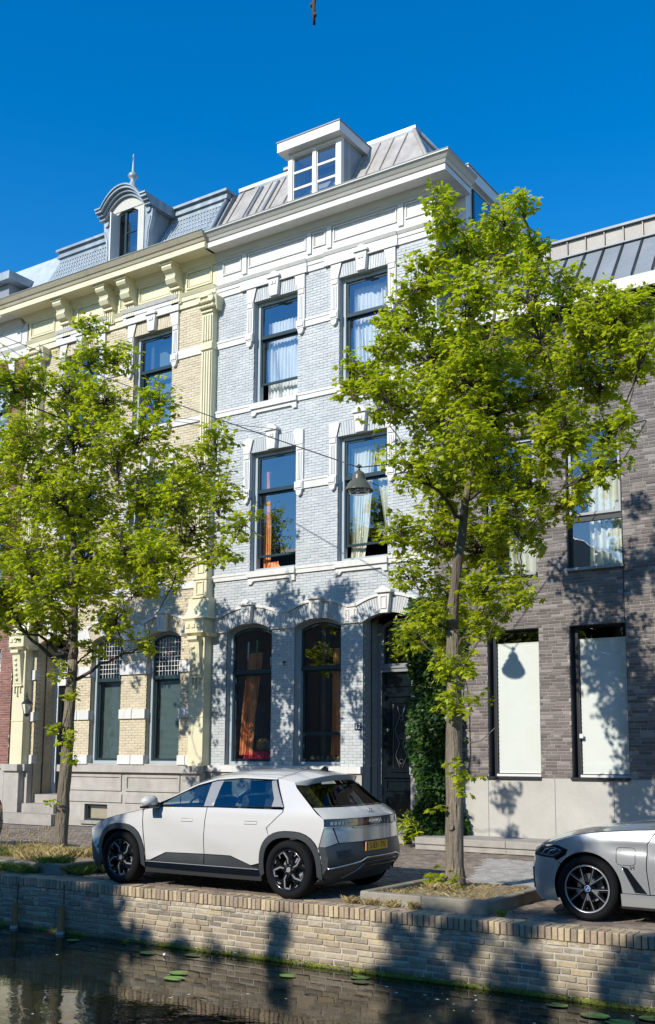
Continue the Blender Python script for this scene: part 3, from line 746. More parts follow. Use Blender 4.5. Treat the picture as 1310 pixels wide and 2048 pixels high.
mb = MB(); mb.prism_x([(DY + .12, fz0), (DY + .12, fz1), (YT - .3, fz1), (YT - .3, ZT - .8)][::-1], fx1 - .05, fx1); mb.prism_x([(DY + .12, fz0), (DY + .12, fz1), (YT - .3, fz1), (YT - .3, ZT - .8)][::-1], fx0, fx0 + .05)
mb.obj('dormer_cheek', M['zinc_blue'], d)
mb = MB(); mb.box(fx0 + .06, fx1 - .06, DY + .9, DY + .95, fz0, fz1 - .01); mb.obj('interior_wall', M['room'], d)
mb = MB(); mb.box(fx0 - .17, fx1 + .10, DY - .22, YT + .35, fz1 + .002, fz1 + .24); mb.obj('dormer_roof', M['white_plain'], d)
mb = MB(); mb.box(fx0 - .19, fx1 + .12, DY - .24, YT + .37, fz1 + .242, fz1 + .27); mb.obj('roof_edge', M['zinc_dark'], d)
# side dormer above the lower neighbour
d = thing('side_dormer', 'white boxed dormer with dark window on the side of the pale blue house', 'dormer', (-10.0, 20, 13.6))
mb = MB(); mb.box(-10.7, -9.74, 19.21, 23.2, 13.3, 14.40); mb.obj('dormer_body', M['white_plain'], d)
mb = MB(); mb.box(-10.7, -9.62, 19.12, 23.3, 14.402, 14.66); mb.obj('dormer_roof', M['white_plain'], d)
mb = MB(); mb.box(-10.7, -9.60, 19.10, 23.32, 14.662, 14.69); mb.obj('roof_edge', M['zinc_dark'], d)
for a, b in ((19.5, 20.35), (20.5, 21.5), (21.65, 22.7)):
    mb = MB(); mb.box(-9.74, -9.70, a, b, 13.52, 14.30); w = mb.obj('window', M['dark_frame'], d)
    mb = MB(); mb.add([(-9.695, a + .05, 13.57), (-9.695, b - .05, 13.57), (-9.695, b - .05, 14.25), (-9.695, a + .05, 14.25)], [(0, 1, 2, 3)]); mb.obj('pane', M['glass'], w)
# chimney
ch = thing('brick_chimney', 'small red-brown brick chimney rising behind the mansard left of the box dormer', 'chimney', (-16.0, 21.1, 16.3))
lst = []
mb = MB(); mb.box(-16.12, -15.8, 21.02, 21.3, 16.2, 17.5); mb.obj('core', M['brown_joint'], ch)
lay_bricks(ch, M['chimney'], brick_list(-16.12, -15.8, 16.5, 17.5, .15, .07, .01, []), 21.02, .15, .07, .01)
mb = MB(); mb.box(-16.17, -15.75, 20.97, 21.35, 17.5, 17.58); mb.obj('cap', M['concrete'], ch)

# curtains behind the blue house windows
curtain('sheer white curtain filling the raised upper-left window of the pale blue house', 'curtain_white', (-14.96, -13.86), (-14.93, -13.9), 10.0, 12.1, Yf + .42, 11, .05)
curtain('sheer white curtain in the top-floor window partly behind the larger tree', 'curtain_white', (-12.5, -11.45), (-12.45, -11.4), 10.0, 12.4, Yf + .42, 10, .05)
curtain('pale gathered curtain drawn to the left in the window behind the hanging street lamp', 'curtain_beige', (-12.53, -11.85), (-12.5, -12.15), 6.02, 8.6, Yf + .42, 7, .05, bulge=.05)
curtain('pale curtain swept to the right in the window behind the hanging street lamp', 'curtain_beige', (-11.9, -11.38), (-11.55, -11.38), 6.02, 8.5, Yf + .42, 4, .04)
curtain('narrow orange curtain at the left edge of the middle-floor window beside the left tree', 'curtain_orange', (-15.0, -14.82), (-15.0, -14.78), 6.02, 8.4, Yf + .38, 3, .03)
curtain('crumpled orange and white cloth on the sill of the middle-floor left window', 'curtain_orange', (-14.85, -14.5), (-14.9, -14.45), 6.04, 6.2, Yf + .34, 4, .05, name='cloth', cat='cloth')
curtain('long orange curtain tied at the left of the arched window nearest the cream house', 'curtain_orange', (-15.38, -14.98), (-15.58, -15.22), 1.75, 4.1, Yf + .345, 5, .05)
curtain('long orange curtain at the right of the second arched window', 'curtain_orange', (-12.94, -12.66), (-13.0, -12.66), 1.75, 4.1, Yf + .345, 4, .04)
curtain('crumpled bright pink cloth lying on the sill inside the first arched window', 'curtain_pink', (-15.45, -14.55), (-15.5, -14.5), 1.66, 1.84, Yf + .36, 12, .05, name='cloth', cat='cloth')
t = thing('cushion_row', 'row of brown cushions and books along the sill inside the first arched window', 'cushions', (-15, Yf + .6, 1.5))
for i in range(3):
    mb = MB(); mb.lathe([(.0, -.19), (.15, -.17), (.19, -.05), (.19, .07), (.14, .17), (0, .19)], (-15.08 + .3 * i, Yf + .62, 1.95), 12, 'x'); mb.obj('cushion', M['curtain_teal'] if i % 2 else M['wood_post'], t)
t = thing('sill_ornaments', 'low row of small brown pots on the sill inside the second arched window', 'ornaments', (-13.1, Yf + .35, 1.6))
for i in range(6):
    mb = MB(); mb.lathe([(.045, 0), (.06, .04), (.05, .09), (.03, .12)], (-13.5 + .14 * i, Yf + .36, 1.62), 10, 'z'); mb.obj('pot', M['wood_post'], t)
# glass tubes hanging in the arched window
for i, (x, z0, z1, mm, lb) in enumerate(((-15.33, 3.95, 4.36, 'white_ink', 'white hanging strip lamp seen through the first arched window, left one'), (-15.07, 4.0, 4.38, 'lily', 'pale green hanging strip lamp seen through the first arched window'), (-14.66, 3.75, 3.98, 'white_ink', 'short white paper lamp seen low in the first arched window pane'))):
    mb = MB(); mb.tube([(x, Yf + .3, z0), (x + .005, Yf + .3, z1)], .022, 8); tag(mb.obj('hanging_strip', M[mm]), lb, 'decoration')
# ================================================================ cream and yellow house
Y0, Y1 = -23.20, -16.25
yel = thing('town_house', 'yellow brick house with cream pilasters and bracketed cornice, behind the left tree', 'house', (-19.7, Yf, 0))
yW3 = [(-21.62, -20.30, 9.98, 12.52, 0), (-19.04, -17.70, 9.98, 12.52, 0)]
yW2 = [(-21.62, -20.30, 5.90, 8.79, 0), (-19.05, -17.75, 5.90, 8.79, 0)]
yW1 = [(-20.21, -19.13, 1.52, 4.60, .15), (-18.26, -17.16, 1.52, 4.60, .15)]
yD = (-22.28, -21.05, .0, 4.63, .15)
holes = yW3 + yW2 + yW1 + [yD]
slab(Y0, Y1 - .001, 0, 14.0, holes, Yf, Yf + .13).obj('wall', M['yellow_joint'], yel)
slab(Y0 + .01, Y1 - .01, 0, 14.0, [(a + .03, b - .03, c, d_, e) for a, b, c, d_, e in holes], Yf + .29, Yf + .31).obj('inner_wall', M['room'], yel)
ex = list(holes)
for o in yW3: ex += surr_excl(o, 11.55)
for o in yW2: ex += surr_excl(o, 7.72)
for o in yW1 + [yD]: ex.append((o[0] - .18, o[1] + .18, 4.57, 4.93, .22))
ex += [(-16.55, Y1, 0, 14, 0), (-22.80, -22.44, 0, 14, 0), (Y0, Y1, 9.81, 9.99, 0), (Y0, Y1, 5.78, 5.92, 0)]
lay_bricks(yel, M['yellow_brick'], brick_list(Y0 + .005, Y1 - .005, 1.51, 12.87, .20, .064, .009, ex), Yf, .20, .064, .009, vis=lambda x, z: (z > 8.9 and x > -20) or (1.6 < z < 5.8))
mb = MB()
for za, zb_, gaps in ((11.58, 11.80, yW3), (7.73, 7.94, yW2)):
    xs = [-22.5] + [v for o in gaps for v in (o[0] - .225, o[1] + .225)] + [-16.56]
    for a, b in zip(xs[::2], xs[1::2]): mb = MB(); mb.box(a, b, Yf - .04, Yf + .01, za, zb_); mb.obj('string_course', M['white'], yel)
for za, zb_ in ((9.85, 9.985), (5.72, 5.88)): mb = MB(); mb.box(-22.5, -16.56, Yf - .045, Yf + .01, za, zb_); mb.obj('string_course', M['white'], yel)
for o in yW3: surround(yel, o[0], o[1], o[3], 11.56, Yf, bm='yellow_brick'); sill_apron(yel, o[0], o[1], o[2], Yf)
for o in yW2: surround(yel, o[0], o[1], o[3], 7.73, Yf, bm='yellow_brick'); sill_apron(yel, o[0], o[1], o[2], Yf)
for o in yW1 + [yD]: arch_top(yel, o, Yf, bm='yellow_brick')
# white blocks on the ground floor piers
for xa, xb in ((-22.50, yD[0]), (yD[1], yW1[0][0]), (yW1[0][1], yW1[1][0]), (yW1[1][1], -16.66)):
    for za, zb_ in ((1.52, 1.74), (2.63, 2.86), (3.72, 3.97)):
        if xb - xa < .35: mb = MB(); mb.box(xa - .005, xb + .005, Yf - .05, Yf + .13, za, zb_); mb.box(xa - .005, xb + .005, Yf - .06, Yf - .05, za - .012, za); mb.obj('quoin_block', M['white'], yel); continue
        mm = (xa + xb) / 2
        mb = MB(); mb.box(xa - .005, mm - .01, Yf - .05, Yf + .13, za, zb_); mb.obj('quoin_block', M['white'], yel)
        mb = MB(); mb.box(mm + .01, xb + .005, Yf - .05, Yf + .13, za, zb_); mb.obj('quoin_block', M['white'], yel)
    mb = MB(); mb.prism_y([(xa - .01, 4.59), (xb + .01, 4.59), (xb - .12, 4.93), (xa + .12, 4.93)], Yf - .05, Yf + .004); mb.obj('springer_block', M['white'], yel)
# plinth and ledge with joints
mb = MB(); slab(Y0 - .0, Y1, 1.33, 1.50, [yD], Yf - .26, Yf + .02, mb); mb.obj('plinth_ledge', M['granite'], yel)
cell = (-20.10, -19.30, .14, .54, 0)
mb = MB(); slab(Y0, Y1, 0.0, 1.33, [yD, cell], Yf - .16, Yf + .02, mb); mb.obj('plinth', M['granite'], yel)
for a, b in ((-20.75, -18.8), (-18.72, -16.9)):
    mb = MB(); mb.box(a, b, Yf - .20, Yf - .155, .62, 1.30) if False else None
    panel_frame(mb, a + .03, b - .03, .88, 1.27, Yf - .16, .06, .03); mb.box(a, b, Yf - .19, Yf - .15, .60, .80) ; mb.obj('plinth_stone', M['granite'], yel)
for x in (-23.05, -22.50, -20.82, -18.76, -16.86):
    mb = MB(); mb.box(x - .03, x + .05, Yf - .15, Yf - .0, 0.0, 1.32); mb.box(x + .1, x + .12, Yf - .16, Yf, 0, 1.3); mb.obj('rain_shadow_joint', M['iron'], yel) if False else None
for xa, xb in ((-22.95, -22.40), (-16.70, -16.18)):
    mb = MB(); mb.box(xa, xb, Yf - .34, Yf - .16, 0, 1.30); band(mb, xa, xb, Yf, Yf - .16, 1.301, 1.33, .36, .40); mb.box(xa - .03, xb + .03, Yf - .42, Yf - .262, 1.331, 1.499); mb.obj('pilaster_base', M['granite'], yel)
w = MB(); frame_ring(w, cell, .05, Yf - .10, Yf - .04); w = w.obj('cellar_window', M['dark_frame'], yel); pane(w, (-20.05, -19.35, .19, .49, 0), Yf - .06, M['glass_low'])
mb = MB(); mb.box(-20.2, -19.2, Yf - .22, Yf - .10, .06, .138); mb.obj('cellar_sill', M['step'], yel)
# sash windows
sash_window(yel, yW3[0], Yf, 11.55, 0); sash_window(yel, yW3[1], Yf, 11.55, 0)
sash_window(yel, yW2[0], Yf, 7.87, 0); sash_window(yel, yW2[1], Yf, 7.87, 0)
for o in yW1:
    w = sash_window(yel, o, Yf, 3.62, 0, gm='glass_low', fm='grey_frame')
    x0, x1, z0, z1, rise = o; a, b = x0 + .15, x1 - .15
    mb = MB(); n = 8; y = Yf + .165
    for i in range(1, n): x = a + (b - a) * i / n; mb.box(x - .005, x + .005, y, y + .012, 3.67, top_at(o, x) - .15)
    z = 3.67
    for j in range(8):
        z = 3.67 + .115 * j
        h = 1 if z < z1 - .14 else math.sqrt(max(0, 1 - (z - (z1 - .14)) / rise)); c = (a + b) / 2; hw = (b - a) / 2 * h
        if hw > .05: mb.box(c - hw, c + hw, y + .002, y + .014, z - .005, z + .005)
    mb.obj('leaded_came', M['stained_lead'], w)
    mb = MB(); c = (a + b) / 2
    for dx, dz in ((-.05, 4.2), (.05, 4.2), (0, 4.12), (-.05, 4.04), (.05, 4.04), (0, 4.28)): mb.box(c + dx - .035, c + dx + .035, y + .016, y + .02, dz - .04, dz + .04)
    mb.obj('coloured_pane', M['stained_red'], w)
# door
mb = MB(); yo = Yf + .62
mb.box(yD[0] - .04, yD[0], Yf + .13, yo + .1, 0, 4.8); mb.box(yD[1], yD[1] + .04, Yf + .13, yo + .1, 0, 4.8); mb.obj('reveal_wall', M['yellow_joint'], yel)
mb = MB(); k = 0; z = 1.51
while z < 4.6:
    y = Yf + .135 - (.1 if k % 2 else 0)
    while y < yo:
        ya, yb = max(y, Yf + .01), min(y + .19, yo)
        if yb - ya > .03: mb.box(yD[0] - .01, yD[0] + .012, ya, yb, z, z + .056); mb.box(yD[1] - .012, yD[1] + .01, ya, yb, z, z + .056)
        y += .2
    z += .064; k += 1
mb.obj('reveal_bricks', M['yellow_brick'], yel, kind='stuff')
mb = MB(); mb.box(yD[0] + .012, yD[0] + .16, yo, yo + .12, .7, 4.6); mb.box(yD[1] - .16, yD[1] - .012, yo, yo + .12, .7, 4.6); mb.box(yD[0] + .16, yD[1] - .16, yo - .04, yo + .1, 3.58, 3.70)
frame_ring(mb, (yD[0] + .16, yD[1] - .16, 3.70, 4.55, .14), .05, yo + .01, yo + .10); df = mb.obj('door_frame', M['white_plain'], yel)
pane(df, (yD[0] + .2, yD[1] - .2, 3.74, 4.5, .12), yo + .06, M['glass_low'])
mb = MB()
for i in range(1, 6): x = yD[0] + .2 + (yD[1] - yD[0] - .4) * i / 6; mb.box(x - .007, x + .007, yo + .04, yo + .052, 3.74, 4.5)
for j in range(6): mb.box(yD[0] + .2, yD[1] - .2, yo + .042, yo + .054, 3.8 + .13 * j, 3.814 + .13 * j)
mb.obj('leaded_came', M['stained_lead'], df)
mb = MB(); mb.box(yD[0] + .165, yD[1] - .165, yo + .04, yo + .1, .74, 3.57)
for c_, d_ in ((.85, 1.3), (1.4, 2.2), (2.3, 3.3)): panel_frame(mb, yD[0] + .28, yD[1] - .28, c_, d_, yo + .04, .04, .03)
dr = mb.obj('door', M['door_black'], yel)
mb = MB(); mb.lathe([(.012, 0), (.012, -.05), (.04, -.06), (.04, -.09), (0, -.1)], (yD[0] + .28, yo + .04, 2.3), 12, 'y'); mb.obj('door_knob', M['brass'], dr)
for i, (z, y) in enumerate(((0.27, Yf - .62), (.50, Yf - .30), (.72, Yf + .08))):
    mb = MB(); mb.box(yD[0] - (.55 if i == 0 else .0) + .014, yD[1] - .014 + (.3 if i == 0 else 0), y, (Yf - .345 if i == 0 else yo + .1), [0, 0, .502][i], z); mb.obj('door_step', M['step'], yel)
# architrave, frieze, consoles, cornice
mb = MB(); mb.box(-23.2, -16.25, Yf - .05, Yf + .01, 12.88, 13.05); mb.box(-23.2, -16.25, Yf - .08, Yf + .01, 13.05, 13.16); band(mb, -23.2, -16.25, Yf, Yf, 13.161, 13.24, .09, .14); mb.obj('architrave', M['cream'], yel)
for a, b in ((-21.95, -19.95), (-19.4, -17.45)):
    mb = MB(); mb.box(a, b, Yf - .10, Yf - .051, 12.86, 13.06); mb.box(a, b, Yf - .12, Yf - .081, 13.06, 13.165); band(mb, a, b, Yf, Yf, 13.165, 13.245, .145, .19); mb.obj('architrave_block', M['white'], yel)
mb = MB(); mb.box(-23.2, -16.25, Yf - .03, Yf + .01, 13.24, 13.92); mb.obj('frieze', M['cream'], yel)
for a, b in ((-23.1, -22.1), (-21.2, -20.15), (-19.6, -19.32), (-18.9, -17.75), (-17.25, -16.4)):
    mb = MB(); panel_frame(mb, a, b, 13.34, 13.80, Yf - .03, .04, .035); panel_frame(mb, a + .07, b - .07, 13.41, 13.73, Yf - .03, .02, .015); mb.obj('frieze_panel', M['cream'], yel)
mb = MB(); mb.box(-17.40, -16.25, Yf - .14, Yf - .03, 13.25, 13.90) if False else None
for z0, z1, p0, p1 in ((13.80, 13.86, .06, .10), (13.86, 13.93, .12, .16), (13.93, 13.985, .17, .22)): band(mb, Y0, Y1 + .003, Yf, 19, z0, z1, p0, p1, .5, .1)
mb.obj('bed_moulding', M['cream'], yel)
for x in (-21.55, -19.90, -19.13, -17.53):
    w_ = .16; c = MB()
    c.box(x - w_ - .05, x + w_ + .05, Yf - .52, Yf - .03, 13.93, 13.983)
    prof = [(Yf - .02, 13.93), (Yf - .48, 13.93), (Yf - .50, 13.86), (Yf - .46, 13.80), (Yf - .36, 13.76), (Yf - .33, 13.68), (Yf - .36, 13.60), (Yf - .30, 13.50), (Yf - .16, 13.44), (Yf - .02, 13.42)]
    c.prism_x(prof[::-1], x - w_, x + w_)
    c.box(x - w_ - .02, x + w_ + .02, Yf - .20, Yf - .03, 13.38, 13.43)
    for i in range(4): c.box(x - w_ + .015 + i * .078, x - w_ + .06 + i * .078, Yf - .13, Yf - .03, 13.06, 13.38)
    c.box(x - w_, x + w_, Yf - .10, Yf - .03, 13.02, 13.381)
    c.obj('cornice_bracket', M['cream'], yel)
mb = MB(); band(mb, Y0, Y1 + .001, Yf, 19.2, 13.986, 14.12, .60, .60, 1, .12); mb.obj('soffit_fascia', M['cream'], yel)
mb = MB(); band(mb, Y0, Y1, Yf, 19.2, 14.121, 14.16, .57, .57, 1, .12); band(mb, Y0, Y1, Yf, 19.2, 14.161, 14.24, .60, .65, 1, .12); band(mb, Y0, Y1, Yf, 19.2, 14.241, 14.35, .67, .76, 1, .12); mb.obj('gutter', M['cream_gutter'], yel)
mb = MB(); band(mb, Y0, Y1, Yf, 19.2, 14.351, 14.37, .77, .77, 1, .12); mb.obj('gutter_edge', M['zinc_dark'], yel)
# pilasters
def pilaster(x0, x1, side):
    c = (x0 + x1) / 2; w2 = (x1 - x0) / 2; m = MB(); Yp = Yf - .24
    m.box(x0 - .06, x1 - .0, Yp - .02, Yf, 1.50, 4.50)                                  # pier
    m.box(x0 - .06, x1, Yp - .035, Yp - .02, 2.62, 2.64)
    p = m.obj('pilaster', M['cream'], yel)
    m = MB()                                                                              # console
    prof = [(Yp - .02, 4.50), (Yp - .22, 4.50), (Yp - .22, 4.42), (Yp - .15, 4.36), (Yp - .13, 4.2), (Yp - .10, 3.9), (Yp - .06, 3.62), (Yp - .02, 3.55)]
    m.prism_x(prof[::-1], c - .15 - .03, c + .15 - .03)
    for k in range(5): m.lathe([(.0, -.03), (.035, -.018), (.045, 0)], (c - .05, Yp - .15 + .013 * k, 4.25 - .13 * k), 10, 'y', False)
    for dx, l in ((-.11, .10), (-.05 + .05, .2), (.11, .10)): m.lathe([(.018, 0), (.018, l), (.0, l + .001)], (c - .05 + dx, Yp - .05, 3.52 - l), 8, 'z'); m.lathe([(.03, -.02), (.035, .0), (.02, .02)], (c - .05 + dx, Yp - .05, 3.50 - l), 8, 'z')
    m.box(c - .03 - .18, c - .03 + .18, Yp - .08, Yp - .02, 3.535, 3.57)
    m.obj('console', M['cream'], p)
    m = MB(); band(m, x0 - .10, x1, Yf, Yf, 4.50, 4.58, .28, .36, .5, .5); m.box(x0 - .10, x1 + .08, Yf - .42, Yf, 4.58, 4.86); band(m, x0 - .10, x1 + .06, Yf, Yf, 4.861, 4.92, .42, .46)
    for k in range(3): m.box(x0 - .06 + .17 * k, x0 + .04 + .17 * k, Yf - .445, Yf - .42, 4.70, 4.79)
    m.obj('capital_block', M['cream'], p)
    m = MB(); n = 8; pr_ = []
    for i in range(n + 1):
        t = i / n; e = (1 - math.sqrt(1 - (1 - t) ** 2)) if t < 1 else 0
        pr_.append((e * .16, 4.921 + .5 * t))
    for (e0, z0), (e1, z1) in zip(pr_[:-1], pr_[1:]): band(m, x0 - .02, x1, Yf, Yf, z0, z1, .24 + e0, .24 + e1, .6, .35)
    m.obj('flared_base', M['cream'], p)
    m = MB(); m.box(x0 - .05, x1 + .01, Yp - .03, Yf, 5.421, 5.46); m.box(x0 - .02, x1, Yp, Yf, 5.46, 5.86); panel_frame(m, x0 + .06, x1 - .08, 5.50, 5.82, Yp, .03, .025); m.box(x0 - .05, x1 + .02, Yp - .03, Yf, 5.86, 5.92)
    m.box(x0, x1 - .02, Yp + .02, Yf, 5.92, 6.75); panel_frame(m, x0 + .08, x1 - .10, 6.02, 6.62, Yp + .02, .03, .025); m.box(x0 - .03, x1, Yp - .01, Yf, 6.75, 6.82)
    m.obj('panelled_block', M['cream'], p)
    m = MB(); m.box(x0 + .02, x1 - .03, Yp + .05, Yf, 6.82, 12.52)
    for k in range(4):
        a = x0 + .03 + (x1 - x0 - .07) * k / 4 + .015; b = x0 + .03 + (x1 - x0 - .07) * (k + 1) / 4 - .015
        m.box(a, b, Yp + .01, Yp + .049, 6.95, 11.5); m.box(a, b, Yp + .01, Yp + .049, 11.78, 12.42)
    m.box(x0 - .0, x1 - .01, Yp, Yf, 11.55, 11.70); m.box(x0 + .0, x1 - .01, Yp, Yf, 12.50, 12.54)
    m.obj('fluted_shaft', M['cream'], p)
    m = MB(); band(m, x0 + .02, x1 - .02, Yf, Yf, 12.541, 12.86, .20, .30, .4, .6); m.box(x0 - .06, x1 + .05, Yf - .34, Yf, 12.861, 12.93)
    for k in range(9):
        a = k / 8; m.lathe([(.0, -.05), (.05, -.03), (.06, .02), (.02, .05)], (x0 + .02 + (x1 - x0) * a, Yf - .26 - .02 * (k % 2), 12.62 + .13 * (k % 2)), 8, 'z', False)
    for sx in (x0 - .02, x1 + .0): m.lathe([(.085, -.05), (.085, .05)], (sx, Yf - .29, 12.80), 12, 'y')
    for k in range(3): m.lathe([(.04, -.03), (.05, 0), (.03, .04)], (x1 + .01, Yf - .08 - .08 * k, 12.68 + .06 * (k % 2)), 8, 'z', False)
    m.obj('carved_capital', M['cream'], p)
    m = MB(); m.box(x0 - .06, x1 + .03, Yf - .20, Yf - .1, 13.25, 13.86); panel_frame(m, x0 + .02, x1 - .04, 13.34, 13.78, Yf - .20, .03, .02) if False else None
pilaster(-16.57, -16.19, 1); pilaster(-22.82, -22.42, -1)
mb = MB(); mb.box(Y0 - .0, Y0 + .25, Yf + .14, 29, 0, 14.3); mb.box(Y0, Y1, 28.8, 29, 0, 14.3); mb.obj('back_wall', M['yellow_joint'], yel)
rooms(yel, Y0 + .26, Y1, Yf, 4.2, (.3, 5.15, 9.3, 13.4), divs=(-20.8, -18.7))
# mansard
mb = MB(); x0, x1 = Y0 - .1, -16.92; YTy, ZTy = 19.60, 16.16
profile_roof(mb, [(18.56, 14.33), (YTy, ZTy)], x0, x1, .1); mb.box(x0, x1, YTy + .05, 28, 14.3, ZTy - .05); mb.obj('mansard_roof', M['slate'], yel)
mb = MB()
for k in range(62):
    x = x0 + .05 + (x1 - x0 - .1) * k / 61
    mb.add([(x - .012, 18.55, 14.35), (x + .012, 18.55, 14.35), (x + .012, YTy - .03, ZTy), (x - .012, YTy - .03, ZTy), (x, 18.535, 14.36), (x, YTy - .045, ZTy)], [(0, 4, 5, 3), (4, 1, 2, 5)])
for k in range(10):
    t = (k + .5) / 10; y, z = 18.55 + (YTy - 18.55) * t, 14.33 + (ZTy - 14.33) * t
    mb.add([(x0 + .05, y - .02, z), (x1 - .05, y - .02, z), (x1 - .05, y - .004, z + .03), (x0 + .05, y - .004, z + .03)], [(0, 1, 2, 3)])
mb.obj('slate_courses', M['slate'], yel, kind='stuff')
mb = MB(); mb.box(x0 - .05, x1 + .05, YTy - .13, YTy + .3, ZTy + .05, ZTy + .12); mb.box(x0 - .02, x1 + .03, YTy - .09, YTy + .3, ZTy + .12, ZTy + .24); mb.box(x0 - .07, x1 + .07, YTy - .17, YTy + .3, ZTy + .24, ZTy + .31); mb.box(x0, x1, YTy - .07, YTy + .2, ZTy - .08, ZTy + .05)
mb.tube([(x1 - .02, 18.54, 14.35), (x1 - .02, YTy - .04, ZTy + .05)], .06, 6); mb.tube([(x1 - .32, 18.56, 14.35), (x1 - .32, YTy - .04, ZTy - .1)], .02, 5)
mb.obj('ridge_moulding', M['zinc_blue'], yel)
mb = MB(); mb.prism_x([(18.6, 14.33), (YTy + .1, ZTy + .2), (YTy + 2, ZTy + .2), (YTy + 2, 14.33)][::-1], x1, x1 + .10); mb.obj('roof_gable_edge', M['zinc_dark'], yel)
# baroque dormer
d = thing('arched_dormer', 'grey baroque dormer with curved pediment, scrolled sides and opened tall window on the slate mansard', 'dormer', (-19.65, 18.7, 14.4))
DY = 18.66; wx0, wx1, wz0, wz1, wr = -20.08, -19.24, 14.45, 16.18, .16; c = (wx0 + wx1) / 2
hole = (wx0, wx1, wz0, wz1, wr)
mb = slab(wx0 - .20, wx1 + .22, 14.4, 16.45, [hole], DY, DY + .16); mb.obj('dormer_front', M['stone_white'], d)
mb = MB()
for s in (-1, 1):
    e = wx0 - .20 if s < 0 else wx1 + .22
    poly = [(e, 14.4), (e + s * .30, 14.4), (e + s * .22, 14.62), (e + s * .14, 15.1), (e + s * .16, 15.5), (e + s * .26, 15.85), (e + s * .28, 16.1), (e + s * .2, 16.25), (e, 16.3)]
    mb.prism_y(poly if s > 0 else poly[::-1], DY + .03, DY + .14)
    mb.lathe([(.09, -.03), (.09, .03)], (e + s * .14, DY + .01, 16.1), 14, 'y')
    mb.tube([(e + s * .26, DY + .02, 14.45), (e + s * .16, DY + .02, 14.7), (e + s * .09, DY + .02, 15.2), (e + s * .13, DY + .02, 15.6), (e + s * .22, DY + .02, 15.9)], .018, 6)
mb.obj('scroll', M['zinc_blue'], d)
mb = MB(); n = 18; hw = .94
def ped(t, dz=0):
    a = abs(t); z = 16.86 - .46 * min(1, (a / .78)) ** 2.2 if a < .78 else 16.40
    return (c + hw * t, z + dz)
for lay, (dz0, dz1, p) in enumerate(((-.22, -.14, .10), (-.14, -.07, .18), (-.07, .0, .26), (.0, .045, .30))):
    for i in range(n):
        a, b = -1 + 2 * i / n, -1 + 2 * (i + 1) / n
        mb.prism_y([ped(a, dz0), ped(b, dz0), ped(b, dz1 - .002), ped(a, dz1 - .002)], DY - p, DY + .9)
mb.obj('pediment', M['zinc_blue'], d)
mb = MB()
for i in range(n):
    a, b = -1 + 2 * i / n, -1 + 2 * (i + 1) / n
    if abs(a) > .75 or abs(b) > .75: continue
    za = min(16.44, ped(a, -.22)[1]); zb_ = min(16.44, ped(b, -.22)[1])
    mb.prism_y([(ped(a)[0], 16.30), (ped(b)[0], 16.30), ped(b, -.22), ped(a, -.22)], DY - .02, DY + .1)
mb.obj('tympanum', M['stone_white'], d)
mb = MB()
for s, e in ((-1, wx0 - .20), (1, wx1 + .22)):
    mb.prism_x([(DY + .14, 14.4), (DY + .14, 16.4), (YTy - .1, 16.16), (YTy - .25, 15.8)][::-1], min(e, e + s * .12), max(e, e + s * .12))
mb.box(wx0 - .25, wx1 + .27, DY + .17, YTy + .1, 16.30, 16.44)
mb.obj('dormer_cheek', M['zinc_blue'], d)
mb = MB(); mb.box(wx0 - .19, wx1 + .2, DY + 1.0, DY + 1.05, 14.4, 16.3); mb.obj('interior_wall', M['room'], d)
mb = MB(); frame_ring(mb, hole, .07, DY + .05, DY + .11); mb.box(wx0 + .30, wx0 + .38, DY + .05, DY + .11, wz0, wz1 + .1); w = mb.obj('window', M['dark_frame'], d)
for za, zb_ in ((14.55, 15.08), (15.11, 15.66), (15.69, 16.2)): pane(w, (wx0 + .38, wx1 - .07, za, zb_, .08 if zb_ > 16 else 0), DY + .08, M['glass'])
mb = MB()
for z in (15.095, 15.675): mb.box(wx0 + .38, wx1 - .07, DY + .06, DY + .10, z - .015, z + .015)
mb.obj('glazing_bar', M['dark_frame'], w)
mb = MB()   # the opened leaf turned inwards/outwards at the left
mb.box(wx0 + .08, wx0 + .12, DY - .28, DY + .05, 14.5, 16.2); mb.obj('open_leaf', M['white_plain'], w)
mb = MB(); mb.lathe([(.17, 0), (.14, .12), (.07, .32), (.05, .36), (.11, .42), (.14, .48), (.11, .54), (.05, .58), (.035, .62), (.022, .85), (.012, 1.02), (.03, 1.04), (.0, 1.15)], (c + .02, DY + .15, 16.86), 14, 'z', False); mb.obj('finial', M['zinc_blue'], d)
# blinds in the ground floor windows
for o, lb in ((yW1[0], 'dark green slatted blind behind the left leaded window of the yellow house'), (yW1[1], 'dark green slatted blind behind the right leaded window, next to the cream pilaster')):
    V = []; F = []; n = 70; a, b = o[0] + .12, o[1] - .12
    for j in range(n):
        z = 1.62 + 1.95 * j / n; V += [(a, Yf + .33, z), (b, Yf + .33, z), (b, Yf + .345, z + .022), (a, Yf + .345, z + .022)]; F.append((4 * j, 4 * j + 1, 4 * j + 2, 4 * j + 3))
    tag(np_obj('slatted_blind', V, F, M['curtain_teal']), lb, 'blind')
curtain('grey sheer curtain behind the top right window of the yellow house', 'curtain_teal', (-18.95, -17.8), (-18.95, -17.8), 10.0, 12.4, Yf + .5, 8, .04)
